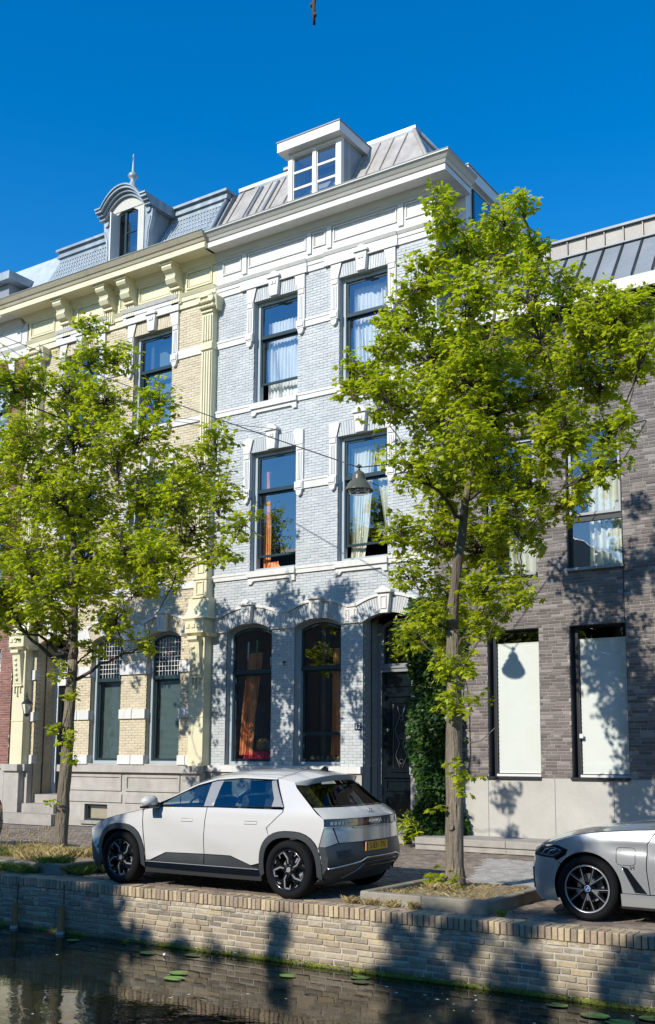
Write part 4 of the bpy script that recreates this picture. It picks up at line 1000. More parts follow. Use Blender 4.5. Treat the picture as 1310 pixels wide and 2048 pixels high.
# wall lantern
t = thing('wall_lantern', 'black iron lantern with pale glass on a bracket, on the left cream pilaster', 'lantern', (-22.2, 18.1, 3.0))
lx, ly, lz = -22.08, 18.08, 2.98
mb = MB(); mb.tube([(-22.30, 18.27, 3.12), (-22.24, 18.16, 3.28), (lx - .06, ly + .02, 3.34), (lx, ly, 3.28), (lx, ly, 3.2)], .016, 8); mb.lathe([(.06, 0), (.07, .02), (.02, .04)], (-22.33, 18.26, 3.10), 10, 'x'); mb.obj('bracket', M['iron'], t)
mb = MB(); mb.lathe([(.15, .0), (.12, .04), (.06, .10), (.03, .13), (.02, .17)], (lx, ly, 3.06), 6, 'z'); mb.lathe([(.02, -.08), (.06, -.04), (.075, 0)], (lx, ly, 2.80), 6, 'z')
for k in range(6):
    a = math.pi / 3 * k; mb.tube([(lx + .14 * math.cos(a), ly + .14 * math.sin(a), 3.06), (lx + .075 * math.cos(a), ly + .075 * math.sin(a), 2.80)], .008, 5)
mb.obj('lantern_body', M['iron'], t)
mb = MB(); mb.lathe([(.065, 0), (.13, .25)], (lx, ly, 2.805), 6, 'z', False, False); mb.obj('lantern_glass', M['curtain_beige'], t)

# ================================================================ red-brown brick house at the left edge
brn = thing('town_house', 'red-brown brick house with white frieze, cut off by the left edge of the picture', 'house', (-26, Yf, 0))
N0, N1 = -29.5, -23.26
nW = [(-25.3, -23.92, 9.98, 12.52, 0), (-25.3, -23.92, 5.95, 8.79, 0), (-28.3, -27.0, 9.98, 12.52, 0), (-28.3, -27.0, 5.95, 8.79, 0)]
nG = [(-25.4, -23.76, 1.50, 4.62, 0), (-28.4, -26.6, 1.5, 4.62, 0)]
slab(N0, N1, 0, 14.0, nW + nG, Yf, Yf + .13).obj('wall', M['brown_joint'], brn)
ex = nW + nG + [e for o in nW for e in surr_excl(o, o[3] - .9)]
lay_bricks(brn, M['brown_brick'], brick_list(N0, N1, 1.5, 12.88, .20, .064, .010, ex), Yf, .20, .064, .010, vis=lambda x, z: x > -24.6)
for o in nW: surround(brn, o[0], o[1], o[3], o[3] - .9, Yf, bm='brown_brick'); sill_apron(brn, o[0], o[1], o[2], Yf); sash_window(brn, o, Yf, o[3] - 1.0, 0)
for o in nG: sash_window(brn, o, Yf, 3.60, 0, gm='glass_low', sm='grey_frame')
mb = MB(); mb.box(N0, N1, Yf - .04, Yf + .01, 12.88, 13.12); band(mb, N0, N1, Yf, Yf, 13.12, 13.2, .05, .1); mb.box(N0, N1, Yf - .02, Yf + .01, 13.2, 13.95); panel_frame(mb, -24.6, -23.5, 13.35, 13.8, Yf - .02); panel_frame(mb, -26.5, -24.8, 13.35, 13.8, Yf - .02); mb.obj('frieze', M['white'], brn)
mb = MB()
for z0, z1, p0, p1 in ((13.8, 13.9, .06, .12), (13.9, 13.98, .16, .2), (13.985, 14.12, .5, .5), (14.12, 14.3, .52, .66)): band(mb, N0, N1 - .15, Yf, 19.2, z0, z1, p0, p1)
mb.obj('cornice', M['stone_white'], brn)
mb = MB(); mb.box(N0, N1, Yf - .12, Yf + .01, 0, 1.38); mb.box(N0, N1, Yf - .17, Yf + .01, 1.38, 1.50); mb.obj('plinth', M['granite'], brn)
mb = MB(); profile_roof(mb, [(18.6, 14.3), (19.8, 16.5)], N0, N1 - .1, .1); mb.box(N0, N1 - .1, 19.9, 28, 14.2, 16.45); mb.obj('mansard_roof', M['slate'], brn)
mb = MB(); mb.box(N0, N0 + .2, Yf + .14, 29, 0, 14.2); mb.box(N0, N1, 28.8, 29, 0, 14.2); mb.obj('back_wall', M['brown_joint'], brn)
rooms(brn, N0, N1 + .1, Yf, 4, (.3, 5.15, 9.3, 13.4))
mb = MB(); mb.box(-28, -24.15, 18.45, 20.2, 15.42, 15.66); mb.obj('dormer_roof', M['zinc_blue'], brn)
mb = MB(); mb.box(-27.7, -24.45, 18.7, 19.9, 14.4, 15.418); mb.obj('dormer_body', M['zinc_dark'], brn)
curtain('pale lace curtain in the top window of the red-brown house', 'curtain_white', (-25.2, -24.0), (-25.2, -24.0), 10.1, 12.4, Yf + .45, 9, .04)
curtain('brownish blind behind the ground floor window at the left edge', 'curtain_beige', (-25.3, -23.85), (-25.3, -23.85), 1.6, 4.4, Yf + .45, 4, .02, name='window_blind', cat='blind')

# ================================================================ dark modern brick building
Ym = 18.30; M0, M1 = -10.10, 1.0
mod = thing('modern_building', 'dark grey-brown brick building with concrete base, white blinds and seamed metal roof', 'building', (-6, Ym, 0))
mG = [(-8.92, -7.825, 1.36, 4.18, 0), (-7.21, -6.115, 1.36, 4.18, 0), (-4.9, -3.8, 1.36, 4.18, 0), (-3.2, -2.1, 1.36, 4.18, 0)]
mU = [(-8.92, -7.84, 5.26, 8.0, 0), (-7.21, -6.115, 5.26, 8.0, 0), (-4.9, -3.8, 5.26, 8.0, 0)]
mT = [(-8.92, -7.84, 8.75, 9.63, 0), (-7.21, -6.115, 8.75, 9.63, 0), (-4.9, -3.8, 8.75, 9.63, 0)]
holes = mG + mU + mT
slab(M0, M1, 1.34, 10.4, holes, Ym, Ym + .30).obj('wall', M['modern_joint'], mod)
lst = brick_list(M0, M1, 1.345, 10.38, .235, .0615, .011, [(a, b, z0 - (.0), z1, 0) for a, b, z0, z1, r in holes], mixed=(.235, .235, .115, .235, .30))
joints = (-8.93, -6.13, -3.8)
lst = [b for b in lst if not any(abs(b[0] - x) < b[2] / 2 + .006 for x in joints if b[1] > 4.2)] + \
      [(nx, b[1], nw, b[3]) for b in lst for x in joints if b[1] > 4.2 and abs(b[0] - x) < b[2] / 2 + .006 for nx, nw in ((((b[0] - b[2] / 2) + x - .008) / 2, x - .008 - (b[0] - b[2] / 2)), ((x + .008 + b[0] + b[2] / 2) / 2, b[0] + b[2] / 2 - x - .008)) if nw > .03]
lay_bricks(mod, M['modern_brick'], lst, Ym, .235, .0615, .011, jy=.004, vis=lambda x, z: -9.2 < x < -5.45 and z < 8)
mb = MB()
for x in joints: mb.box(x - .007, x + .007, Ym - .012, Ym + .0, 4.2, 10.38)
mb.obj('movement_joint', M['black_frame'], mod)
# base of concrete slabs
xs = [M0, -8.92, -7.55, -6.42, -5.0, -3.7, -2.4, -1.1, M1]
for a, b in zip(xs[:-1], xs[1:]):
    mb = MB(); mb.box(a + .003, b - .003, Ym - .03, Ym + .29, .0, 1.335, .004); mb.obj('concrete_slab', M['concrete'], mod)
xs = [-10.04, -8.15, -6.3, -4.4, -2.5, -.6, M1]
for a, b in zip(xs[:-1], xs[1:]):
    mb = MB(); mb.box(a + .003, b - .003, 17.35, Ym - .031, .10, .225, .01); mb.box(a + .003, b - .003, 17.38, Ym - .031, 0, .10); mb.obj('kerb_step', M['step'], mod)
# ground floor windows with blinds
for i, o in enumerate(mG):
    x0, x1, z0, z1, r_ = o
    mb = MB(); y = Ym + .18; frame_ring(mb, o, .04, y, y + .08); mb.box(x0 + .04, x0 + .10, y, y + .08, z0 + .04, z1 - .04)
    mb.box(x0 - .0, x0 + .012, Ym + .01, y, z0, z1); mb.box(x1 - .012, x1, Ym + .01, y, z0, z1); mb.box(x0 + .012, x1 - .012, Ym + .01, y, z1 - .012, z1)
    w = mb.obj('window', M['black_frame'], mod)
    pane(w, (x0 + .10, x1 - .04, z0 + .04, z1 - .04, 0), y + .03, M['glass_low'])
    mb = MB(); mb.box(x0 - .01, x1 + .01, Ym - .07, y, z0 - .05, z0 - .0); mb.obj('window_sill', M['black_frame'], w)
    mb = MB(); mb.box(x0 + .1, x1 - .03, y - .03, y - .001, z0 + .001, z0 + .045); mb.obj('sill_rail', M['white_plain'], w)
    n = 62; V = []; F = []; a, b = x0 + .105, x1 - .045; zt = z1 - .24; yy = y + .06
    for j in range(n + 1):
        z = z0 + .06 + (zt - z0 - .06) * j / n; V += [(a, yy + .014 * (j % 2), z), (b, yy + .014 * (j % 2), z)]
    F = [(2 * j, 2 * j + 1, 2 * j + 3, 2 * j + 2) for j in range(n)]
    lab = ['fully lowered white ribbed blind in the ground floor window nearest the climbing plant', 'fully lowered white ribbed blind dappled by tree shade in the window above the grey car', 'lowered white blind in the window just beyond the right edge', 'lowered white blind in the far right window of the dark building'][i]
    tag(np_obj('window_blind', V, F, M['blind']), lab, 'blind', 'white blinds of the dark brick building')
    if i == 1: mb = MB(); mb.box(x0 + .09, x0 + .16, y - .02, y, 2.08, 2.16); mb.obj('window_handle', M['white_plain'], w)
for i, o in enumerate(mU):
    x0, x1, z0, z1, r_ = o; y = Ym + .12
    mb = MB(); frame_ring(mb, (x0, x1, z0, z1, 0), .035, y, y + .08); mb.box(x0, x0 + .012, Ym + .01, y, z0, z1); mb.box(x1 - .012, x1, Ym + .01, y, z0, z1); mb.box(x0 + .035, x1 - .035, y - .01, y + .07, 6.17, 6.27)
    w = mb.obj('window', M['black_frame'], mod)
    mb = MB(); frame_ring(mb, (x0 + .035, x1 - .035, 6.28, z1 - .035, 0), .05, y - .05, y + .03); mb.obj('casement', M['silver_frame'], w)
    pane(w, (x0 + .085, x1 - .085, 6.33, z1 - .085, 0), y, M['glass']); pane(w, (x0 + .035, x1 - .035, z0 + .035, 6.17, 0), y + .03, M['glass'])
    mb = MB(); mb.box(x0 - .01, x1 + .01, Ym - .08, y, z0 - .05, z0 + .001); mb.obj('window_sill', M['silver_frame'], w)
    curtain(['pale pleated vertical blinds in the first upper window, behind the tree crown', 'pale pleated vertical blinds in the upper window clear of the tree crown', 'pale pleated vertical blinds in the upper window beyond the right edge'][i], 'curtain_beige', (x0 + .34, x1 - .06), (x0 + .34, x1 - .06), z0 + .05, 7.05, y + .22, 5, .07, name='vertical_blind', cat='blind')
for o in mT:
    x0, x1, z0, z1, r_ = o; y = Ym + .12
    mb = MB(); frame_ring(mb, o, .05, y, y + .08); w = mb.obj('window', M['black_frame'], mod); pane(w, inset(o, .05), y + .03, M['glass'])
    mb = MB(); mb.box(x0 - .01, x1 + .01, Ym - .07, y, z0 - .05, z0 + .001); mb.obj('window_sill', M['silver_frame'], w)
rooms(mod, M0, M1, Ym + .05, 4, (.3, 4.9, 8.4, 10.3))
mb = MB(); mb.box(M0 + .02, M1, 27, 27.2, 0, 10.4); mb.box(M1 - .2, M1, Ym + .3, 27, 0, 10.4); mb.obj('back_wall', M['modern_joint'], mod)
# eaves
mb = MB(); mb.box(M0, M1, 17.80, 17.86, 10.28, 10.50); mb.box(M0, M1, 17.80, 18.6, 10.501, 10.53)
for x in np.arange(-9.6, M1, 1.55): mb.lathe([(.018, 0), (.018, -.01)], (x, 17.80, 10.42), 8, 'y'); mb.lathe([(.018, 0), (.018, -.01)], (x + .09, 17.80, 10.42), 8, 'y')
mb.obj('eaves_beam', M['stone_white'], mod)
mb = MB()
for k in range(200):
    x = M0 + .03 + k * .055
    if x < M1: mb.box(x, x + .028, 17.87, 18.29, 10.30, 10.36)
mb.obj('soffit_slats', M['black_frame'], mod, kind='stuff')
mb = MB(); mb.box(M0, M1, 17.87, 18.6, 10.40, 10.44); mb.obj('soffit_board', M['black_frame'], mod)
ya, za, yb, zb_ = 18.05, 10.62, 19.37, 11.98
mb = MB(); profile_roof(mb, [(17.95, 10.531), (18.55, 10.86), (19.37, 11.99)], M0, M1, .06); mb.obj('roof_deck', M['zinc_dark'], mod)
seams = [(-6.655 + .4 * k) for k in range(-8, 20)]
seams = [s for s in seams if M0 < s < M1]
for a, b in zip([M0] + seams, seams + [M1]):
    if b - a < .1: continue
    mb = MB(); mb.add([(a + .012, 18.53, 10.87), (b - .012, 18.53, 10.87), (b - .012, 19.35, 12.00), (a + .012, 19.35, 12.00)], [(0, 1, 2, 3)]); mb.obj('roof_panel', M['zinc_dark'], mod)
    mb = MB(); mb.box(a + .012, b - .012, 19.37, 19.44, 12.03, 12.36); mb.obj('upper_panel', M['alu'], mod)
mb = MB()
for s in seams: mb.prism_x([(18.51, 10.87), (18.47, 10.90), (19.31, 12.04), (19.36, 12.0)], s - .01, s + .01); mb.box(s - .01, s + .01, 19.33, 19.37, 12.02, 12.37)
mb.obj('standing_seam', M['black_frame'], mod)
mb = MB(); mb.box(M0, M1, 19.28, 19.5, 11.995, 12.025); mb.box(M0, M1, 19.30, 26, 12.37, 12.42); mb.obj('roof_trim', M['zinc_dark'], mod)
mb = MB(); mb.box(M0, M1, 18.0, 18.6, 10.531, 10.60); mb.obj('eaves_gutter', M['zinc_dark'], mod)
mb = MB(); mb.box(M0 + .01, M1 - .01, 19.5, 26, 10.4, 12.3); mb.obj('roof_core', M['zinc_dark'], mod)
# ================================================================ cars
def pchip(kn):
    x = np.array([k[0] for k in kn], float); y = np.array([k[1] for k in kn], float)
    h = np.diff(x); d = np.diff(y) / h; m = np.zeros(len(x)); m[0], m[-1] = d[0], d[-1]
    for i in range(1, len(x) - 1):
        if d[i - 1] * d[i] > 0:
            w1, w2 = 2 * h[i] + h[i - 1], h[i] + 2 * h[i - 1]; m[i] = (w1 + w2) / (w1 / d[i - 1] + w2 / d[i])
    def f(t):
        t = min(max(t, x[0]), x[-1]); i = min(max(int(np.searchsorted(x, t)) - 1, 0), len(h) - 1)
        s = (t - x[i]) / h[i]; a, b = y[i], y[i + 1]
        return (2 * s**3 - 3 * s**2 + 1) * a + (s**3 - 2 * s**2 + s) * h[i] * m[i] + (-2 * s**3 + 3 * s**2) * b + (s**3 - s**2) * h[i] * m[i + 1]
    return f
class Car:
    def __init__(c, root, X0, Yc, W0, L, wprof, plan, ze, zc, g, xf, xe, bf, br, crease=None):
        c.root, c.X0, c.Yc, c.W0, c.L = root, X0, Yc, W0, L
        c.wp, c.pl, c.ze, c.zc, c.g, c.xf, c.xe, c.bf, c.br = (pchip(k) for k in (wprof, plan, ze, zc, g, xf, xe, bf, br))
        c.crease = crease
    def W(c, x, z):
        w = c.W0 * c.wp(z) * c.pl(x)
        return w + (c.crease(x, z) if c.crease else 0)
    def side(c, s, off=0):
        return lambda x, z: (c.X0 + x, c.Yc + s * (c.W(x, z) + off), z)
    def top(c, off=0):
        def f(xs, u):
            ze, zc = c.ze(xs), c.zc(xs); k = 1 - abs(u) ** 2.4
            return (c.X0 + xs + c.g(xs) * (1 - u * u), c.Yc + u * c.W(xs, ze), ze + (zc - ze) * k + off)
        return f
    def rear(c, off=0):
        def f(u, z):
            x = c.xe(z); return (c.X0 + x + c.br(z) * (1 - abs(u) ** 2.6) + off, c.Yc + u * c.W(x, z), z)
        return f
    def front(c, off=0):
        def f(u, z):
            x = c.xf(z); return (c.X0 + x - c.bf(z) * (1 - abs(u) ** 2.2) - off, c.Yc + u * c.W(x, z), z)
        return f
    def panel(c, name, poly, fn, m, parent=None, grid=.07, out=None, label=None, edge=.0, flip=False):
        parent = parent or c.root
        pts = []
        for (a, b) in zip(poly, poly[1:] + poly[:1]):
            n = max(1, int(math.hypot(b[0] - a[0], b[1] - a[1]) / grid)); pts += [(a[0] + (b[0] - a[0]) * i / n, a[1] + (b[1] - a[1]) * i / n) for i in range(n)]
        nb = len(pts); P = [Vector(p) for p in pts]
        xs = [p[0] for p in pts]; ys = [p[1] for p in pts]
        def inside(x, y):
            r = False
            for i in range(nb):
                x1, y1 = pts[i]; x2, y2 = pts[i - 1]
                if (y1 > y) != (y2 > y) and x < (x2 - x1) * (y - y1) / (y2 - y1) + x1: r = not r
            return r
        gx = np.arange(min(xs) + grid / 2, max(xs), grid); gy = np.arange(min(ys) + grid / 2, max(ys), grid)
        for x in gx:
            for y in gy:
                if inside(x, y) and min(math.hypot(x - a, y - b) for a, b in pts) > grid * .45: P.append(Vector((x, y)))
        vs, es, fs, *_ = delaunay_2d_cdt(P, [], [list(range(nb))], 1, 1e-5)
        V = [fn(v[0], v[1]) for v in vs]; fs = [tuple(f) for f in fs]
        mb = MB(); mb.add(V, fs, True)
        if out is not None:
            # orient the sheet outwards
            n = Vector((0, 0, 0))
            for f in fs:
                a, b, d = (Vector(V[i]) for i in f[:3]); n += (b - a).cross(d - a)
            if n.dot(Vector(out)) < 0: mb.f = [tuple(reversed(f)) for f in mb.f]
        return mb.obj(name, m, parent, label=label)
    def wheel(c, x, s, r, rim, wid=.235, kind='hex', inset=.02, tilt=0):
        y = c.Yc + s * (c.W0 - inset); X = c.X0 + x; Z = r
        def ly(v): return -s * v          # inward is positive v
        mb = MB(); h = rim
        prof = [(h - .01, .05), (h + .004, .012), (h + .02, .0), (h + (r - h) * .5, -.008), (r - .03, .002), (r - .008, .018), (r, .04), (r, wid - .04), (r - .01, wid - .015), (h, wid), (h - .02, wid - .02)]
        mb.lathe([(p, ly(q)) for p, q in prof], (X, y, Z), 56, 'y', False)
        t = mb.obj('wheel', M['rubber'], c.root)
        mb = MB(); mb.lathe([(h - .005, ly(.02)), (h - .02, ly(.03)), (h - .03, ly(.16))], (X, y, Z), 48, 'y', False); mb.lathe([(h - .03, ly(.15)), (.0, ly(.15))], (X, y, Z), 48, 'y', False)
        mb.lathe([(.075, ly(.03)), (.08, ly(.06)), (.08, ly(.15))], (X, y, Z), 20, 'y')
        mb.obj('rim', M['rim_black'], t)
        mb = MB(); mb.lathe([(.155, ly(.12)), (.155, ly(.135))], (X, y, Z), 30, 'y'); mb.obj('brake_disc', M['car_grey_trim'], t)
        def spoke(mb, pts, w, d0, d1):
            q = [(X + a * math.cos(b), Z + a * math.sin(b)) for a, b in pts]
            for (x1, z1), (x2, z2), i in zip(q[:-1], q[1:], range(99)):
                dx, dz = x2 - x1, z2 - z1; l = math.hypot(dx, dz); nx, nz = -dz / l, dx / l
                wa = w[i] if isinstance(w, (list, tuple)) else w; wb = w[i + 1] if isinstance(w, (list, tuple)) else w
                poly = [(x1 + nx * wa, z1 + nz * wa), (x1 - nx * wa, z1 - nz * wa), (x2 - nx * wb, z2 - nz * wb), (x2 + nx * wb, z2 + nz * wb)]
                ya, yb = y + ly(d0), y + ly(d1); mb.prism_y(poly, min(ya, yb), max(ya, yb))
        lip = MB(); lip.lathe([(h - .004, ly(.010)), (h - .012, ly(.016)), (h - .02, ly(.012))], (X, y, Z), 48, 'y', False)
        if kind == 'hex':
            bk = MB(); sv = MB()
            for k in range(5):
                a = tilt + k * 2 * math.pi / 5 + .5
                spoke(bk, [(.05, a), (h * .55, a), (h * .93, a + .22)], [.04, .034, .03], .035, .07)
                spoke(bk, [(h * .55, a), (h * .93, a - .3)], [.03, .028], .04, .07)
                spoke(bk, [(h * .93, a + .24), (h * .93, a - .3 + 2 * math.pi / 5)], [.02, .02], .05, .07)
                spoke(sv, [(.075, a), (h * .52, a), (h * .90, a + .26), (h * .90, a + .58), (h * .72, a + .66)], [.005, .010, .009, .008, .004], .026, .034)
                spoke(sv, [(h * .93, a - .3), (h * .86, a - .12)], [.012, .004], .03, .038)
            bk.obj('spokes', M['rim_black'], t); sv.obj('machined_spoke_edge', M['rim_silver'], t); lip.obj('rim_lip', M['rim_black'], t)
            b = MB(); b.lathe([(.032, ly(.02)), (.032, ly(.04))], (X, y, Z), 20, 'y'); b.obj('hub_cap', M['car_grey_trim'], t)
            b = MB()
            for k in range(5): a = k * 2 * math.pi / 5; b.lathe([(.010, ly(.022)), (.010, ly(.04))], (X + .055 * math.cos(a), y, Z + .055 * math.sin(a)), 8, 'y')
            b.obj('wheel_nut', M['chrome'], t)
        else:
            bk = MB(); sv = MB()
            for k in range(5):
                a = tilt + k * 2 * math.pi / 5 - math.pi / 2
                for e in (-1, 1):
                    spoke(bk, [(.06, a + e * .10), (h * .96, a + e * .27)], [.020, .022], .03, .075)
                    spoke(sv, [(.07, a + e * .14), (h * .97, a + e * .30)], [.0038, .0032], .024, .031)
                    spoke(sv, [(.09, a + e * .05), (h * .5, a + e * .17)], [.003, .002], .024, .031)
                spoke(sv, [(.05, a), (.13, a)], [.012, .004], .024, .031)
            bk.obj('spokes', M['rim_black'], t); sv.obj('machined_spoke_edge', M['rim_silver'], t); lip.obj('rim_lip', M['rim_silver'], t)
            b = MB(); b.lathe([(.034, ly(.02)), (.034, ly(.05))], (X, y, Z), 24, 'y'); hc = b.obj('hub_cap', M['badge_blue'], t)
            b = MB(); b.lathe([(.030, ly(.017)), (.036, ly(.020))], (X, y, Z), 24, 'y', False); yq = y + ly(.017)
            for q in (0, 1):
                a0 = q * math.pi; b.add([(X, yq, Z)] + [(X + .020 * math.cos(a0 + i * math.pi / 8), yq, Z + .020 * math.sin(a0 + i * math.pi / 8)) for i in range(5)], [(0, 1, 2, 3, 4, 5)])
            b.obj('round_badge', M['white_ink'], hc)
        return t
    def arch(c, cx, cz, r, a0, a1, n=16, sq=1.0):
        out = []
        for i in range(n + 1):
            a = R(a0 + (a1 - a0) * i / n); ca, sa = math.cos(a), math.sin(a)
            k = 1 / (abs(ca) ** 2.6 + abs(sa) ** 2.6) ** (1 / 2.6) if sq else 1
            out.append((cx + r * k * ca, cz + r * k * sa))
        return out
    def line(c, pts, fn, rad, name, m, parent=None, n=5):
        mb = MB(); q = []
        for a, b in zip(pts[:-1], pts[1:]):
            k = max(1, int(math.hypot(b[0] - a[0], b[1] - a[1]) / .06)); q += [fn(a[0] + (b[0] - a[0]) * i / k, a[1] + (b[1] - a[1]) * i / k) for i in range(k)]
        q.append(fn(*pts[-1])); mb.tube(q, rad, n); return mb.obj(name, m, parent or c.root)
    def under(c, x0, x1, arches, zb=.22, zt=1.0):
        """dark body core below the belt line with wheel wells, so that gaps between panels read dark"""
        for s in (-1, 1):
            poly = [(x0, zb + .1)]
            for (cx, r) in arches:
                poly += [p for p in reversed(c.arch(cx, r, .455, -14, 194, 14))]
            poly += [(x1, zb + .1), (x1, zt), (x0 + .6, min(zt, c.ze(x0 + .6) - .04)), (x0, min(zt, c.ze(x0) - .05))]
            c.panel('body_gap', poly, c.side(s, -.022), M['car_under'], out=(0, s, 0), grid=.12)
        mb = MB(); y = c.Yc; w = c.W0 - .32
        mb.box(c.X0 + x0 + .1, c.X0 + x1 - .1, y - w, y + w, .2, .62)
        a1, a2 = arches[0][0], arches[1][0]; mb.box(c.X0 + a1 + .46, c.X0 + a2 - .46, y - c.W0 + .06, y + c.W0 - .06, .19, .34)
        mb.box(c.X0 + a2 + .45, c.X0 + x1 - .08, y - c.W0 + .14, y + c.W0 - .14, .24, .6); mb.box(c.X0 + x0 + .12, c.X0 + max(x0 + .14, a1 - .42), y - c.W0 + .2, y + c.W0 - .2, .2, .5)
        mb.obj('underbody', M['car_under'], c.root)
    def seats(c, xs, z=.55, m='interior'):
        mb = MB()
        for x in xs:
            for yy in (-.38, .38):
                mb.box(c.X0 + x - .28, c.X0 + x + .25, c.Yc + yy - .25, c.Yc + yy + .25, z - .2, z)
                mb.prism_y([(c.X0 + x + .10, z), (c.X0 + x + .25, z), (c.X0 + x + .38, z + .58), (c.X0 + x + .27, z + .60)], c.Yc + yy - .24, c.Yc + yy + .24)
                mb.box(c.X0 + x + .30, c.X0 + x + .38, c.Yc + yy - .12, c.Yc + yy + .12, z + .62, z + .80)
        mb.obj('seat', M[m], c.root)

# ---------------------------------------------------------------- white electric hatchback
root = thing('parked_car', 'white hatchback with dark wheel arches parked at the quay before the pale blue house', 'car', (-9.55, 11.645, 0), 'cars parked along the quay')
def ioniq_crease(x, z):
    # diagonal fold across the doors
    a = (.93 - z) - (x - 1.35) * .30; t = max(0, min(1, a / .25 + .5)) if 1.3 < x < 3.2 else 0
    fx = max(0, min(1, (x - 1.3) / .3)) * max(0, min(1, (3.2 - x) / .5)); fz = max(0, min(1, (.98 - z) / .1)) * max(0, min(1, (z - .38) / .1))
    b = -.010 * math.exp(-((z - .955) / .018) ** 2)
    return -.022 * t * fx * fz + b * (1 if x > .8 else 0)
WP = [(.15, .90), (.30, .955), (.50, .985), (.70, 1.0), (.93, .992), (1.08, .955), (1.25, .865), (1.40, .775), (1.50, .70), (1.6, .66)]
PL = [(.1, .86), (.35, .93), (.7, .975), (1.2, .995), (2.2, 1.0), (3.2, 1.0), (3.8, .985), (4.1, .96), (4.45, .925)]
ZE = [(.2, .74), (.5, .865), (.9, .96), (1.25, 1.03), (1.47, 1.10), (1.8, 1.245), (2.15, 1.40), (2.45, 1.475), (2.85, 1.505), (3.35, 1.495), (3.75, 1.44)]
ZC = [(.2, .78), (.5, .90), (.9, .99), (1.25, 1.05), (1.47, 1.13), (1.8, 1.30), (2.15, 1.47), (2.45, 1.56), (2.85, 1.605), (3.35, 1.60), (3.75, 1.535)]
GG = [(.2, -.20), (.6, -.15), (1.1, -.15), (1.47, -.20), (2.1, -.18), (2.6, -.05), (3.2, .08), (3.75, .28)]
XF = [(.15, .30), (.3, .22), (.5, .20), (.74, .22)]
XE = [(.15, 4.10), (.24, 4.21), (.38, 4.37), (.50, 4.40), (.68, 4.36), (.90, 4.34), (1.0, 4.325), (1.14, 4.12), (1.38, 3.80), (1.44, 3.75)]
BF = [(.15, .18), (.8, .20)]
BR = [(.15, .16), (.5, .17), (.9, .19), (1.0, .20), (1.2, .24), (1.44, .28)]
c = Car(root, -11.87, 11.645, .945, 4.635, WP, PL, ZE, ZC, GG, XF, XE, BF, BR, ioniq_crease)
fa, ra, wr = .87, 3.83, .362
ro = .475
c.under(.24, 4.30, ((fa, wr), (ra, wr)))
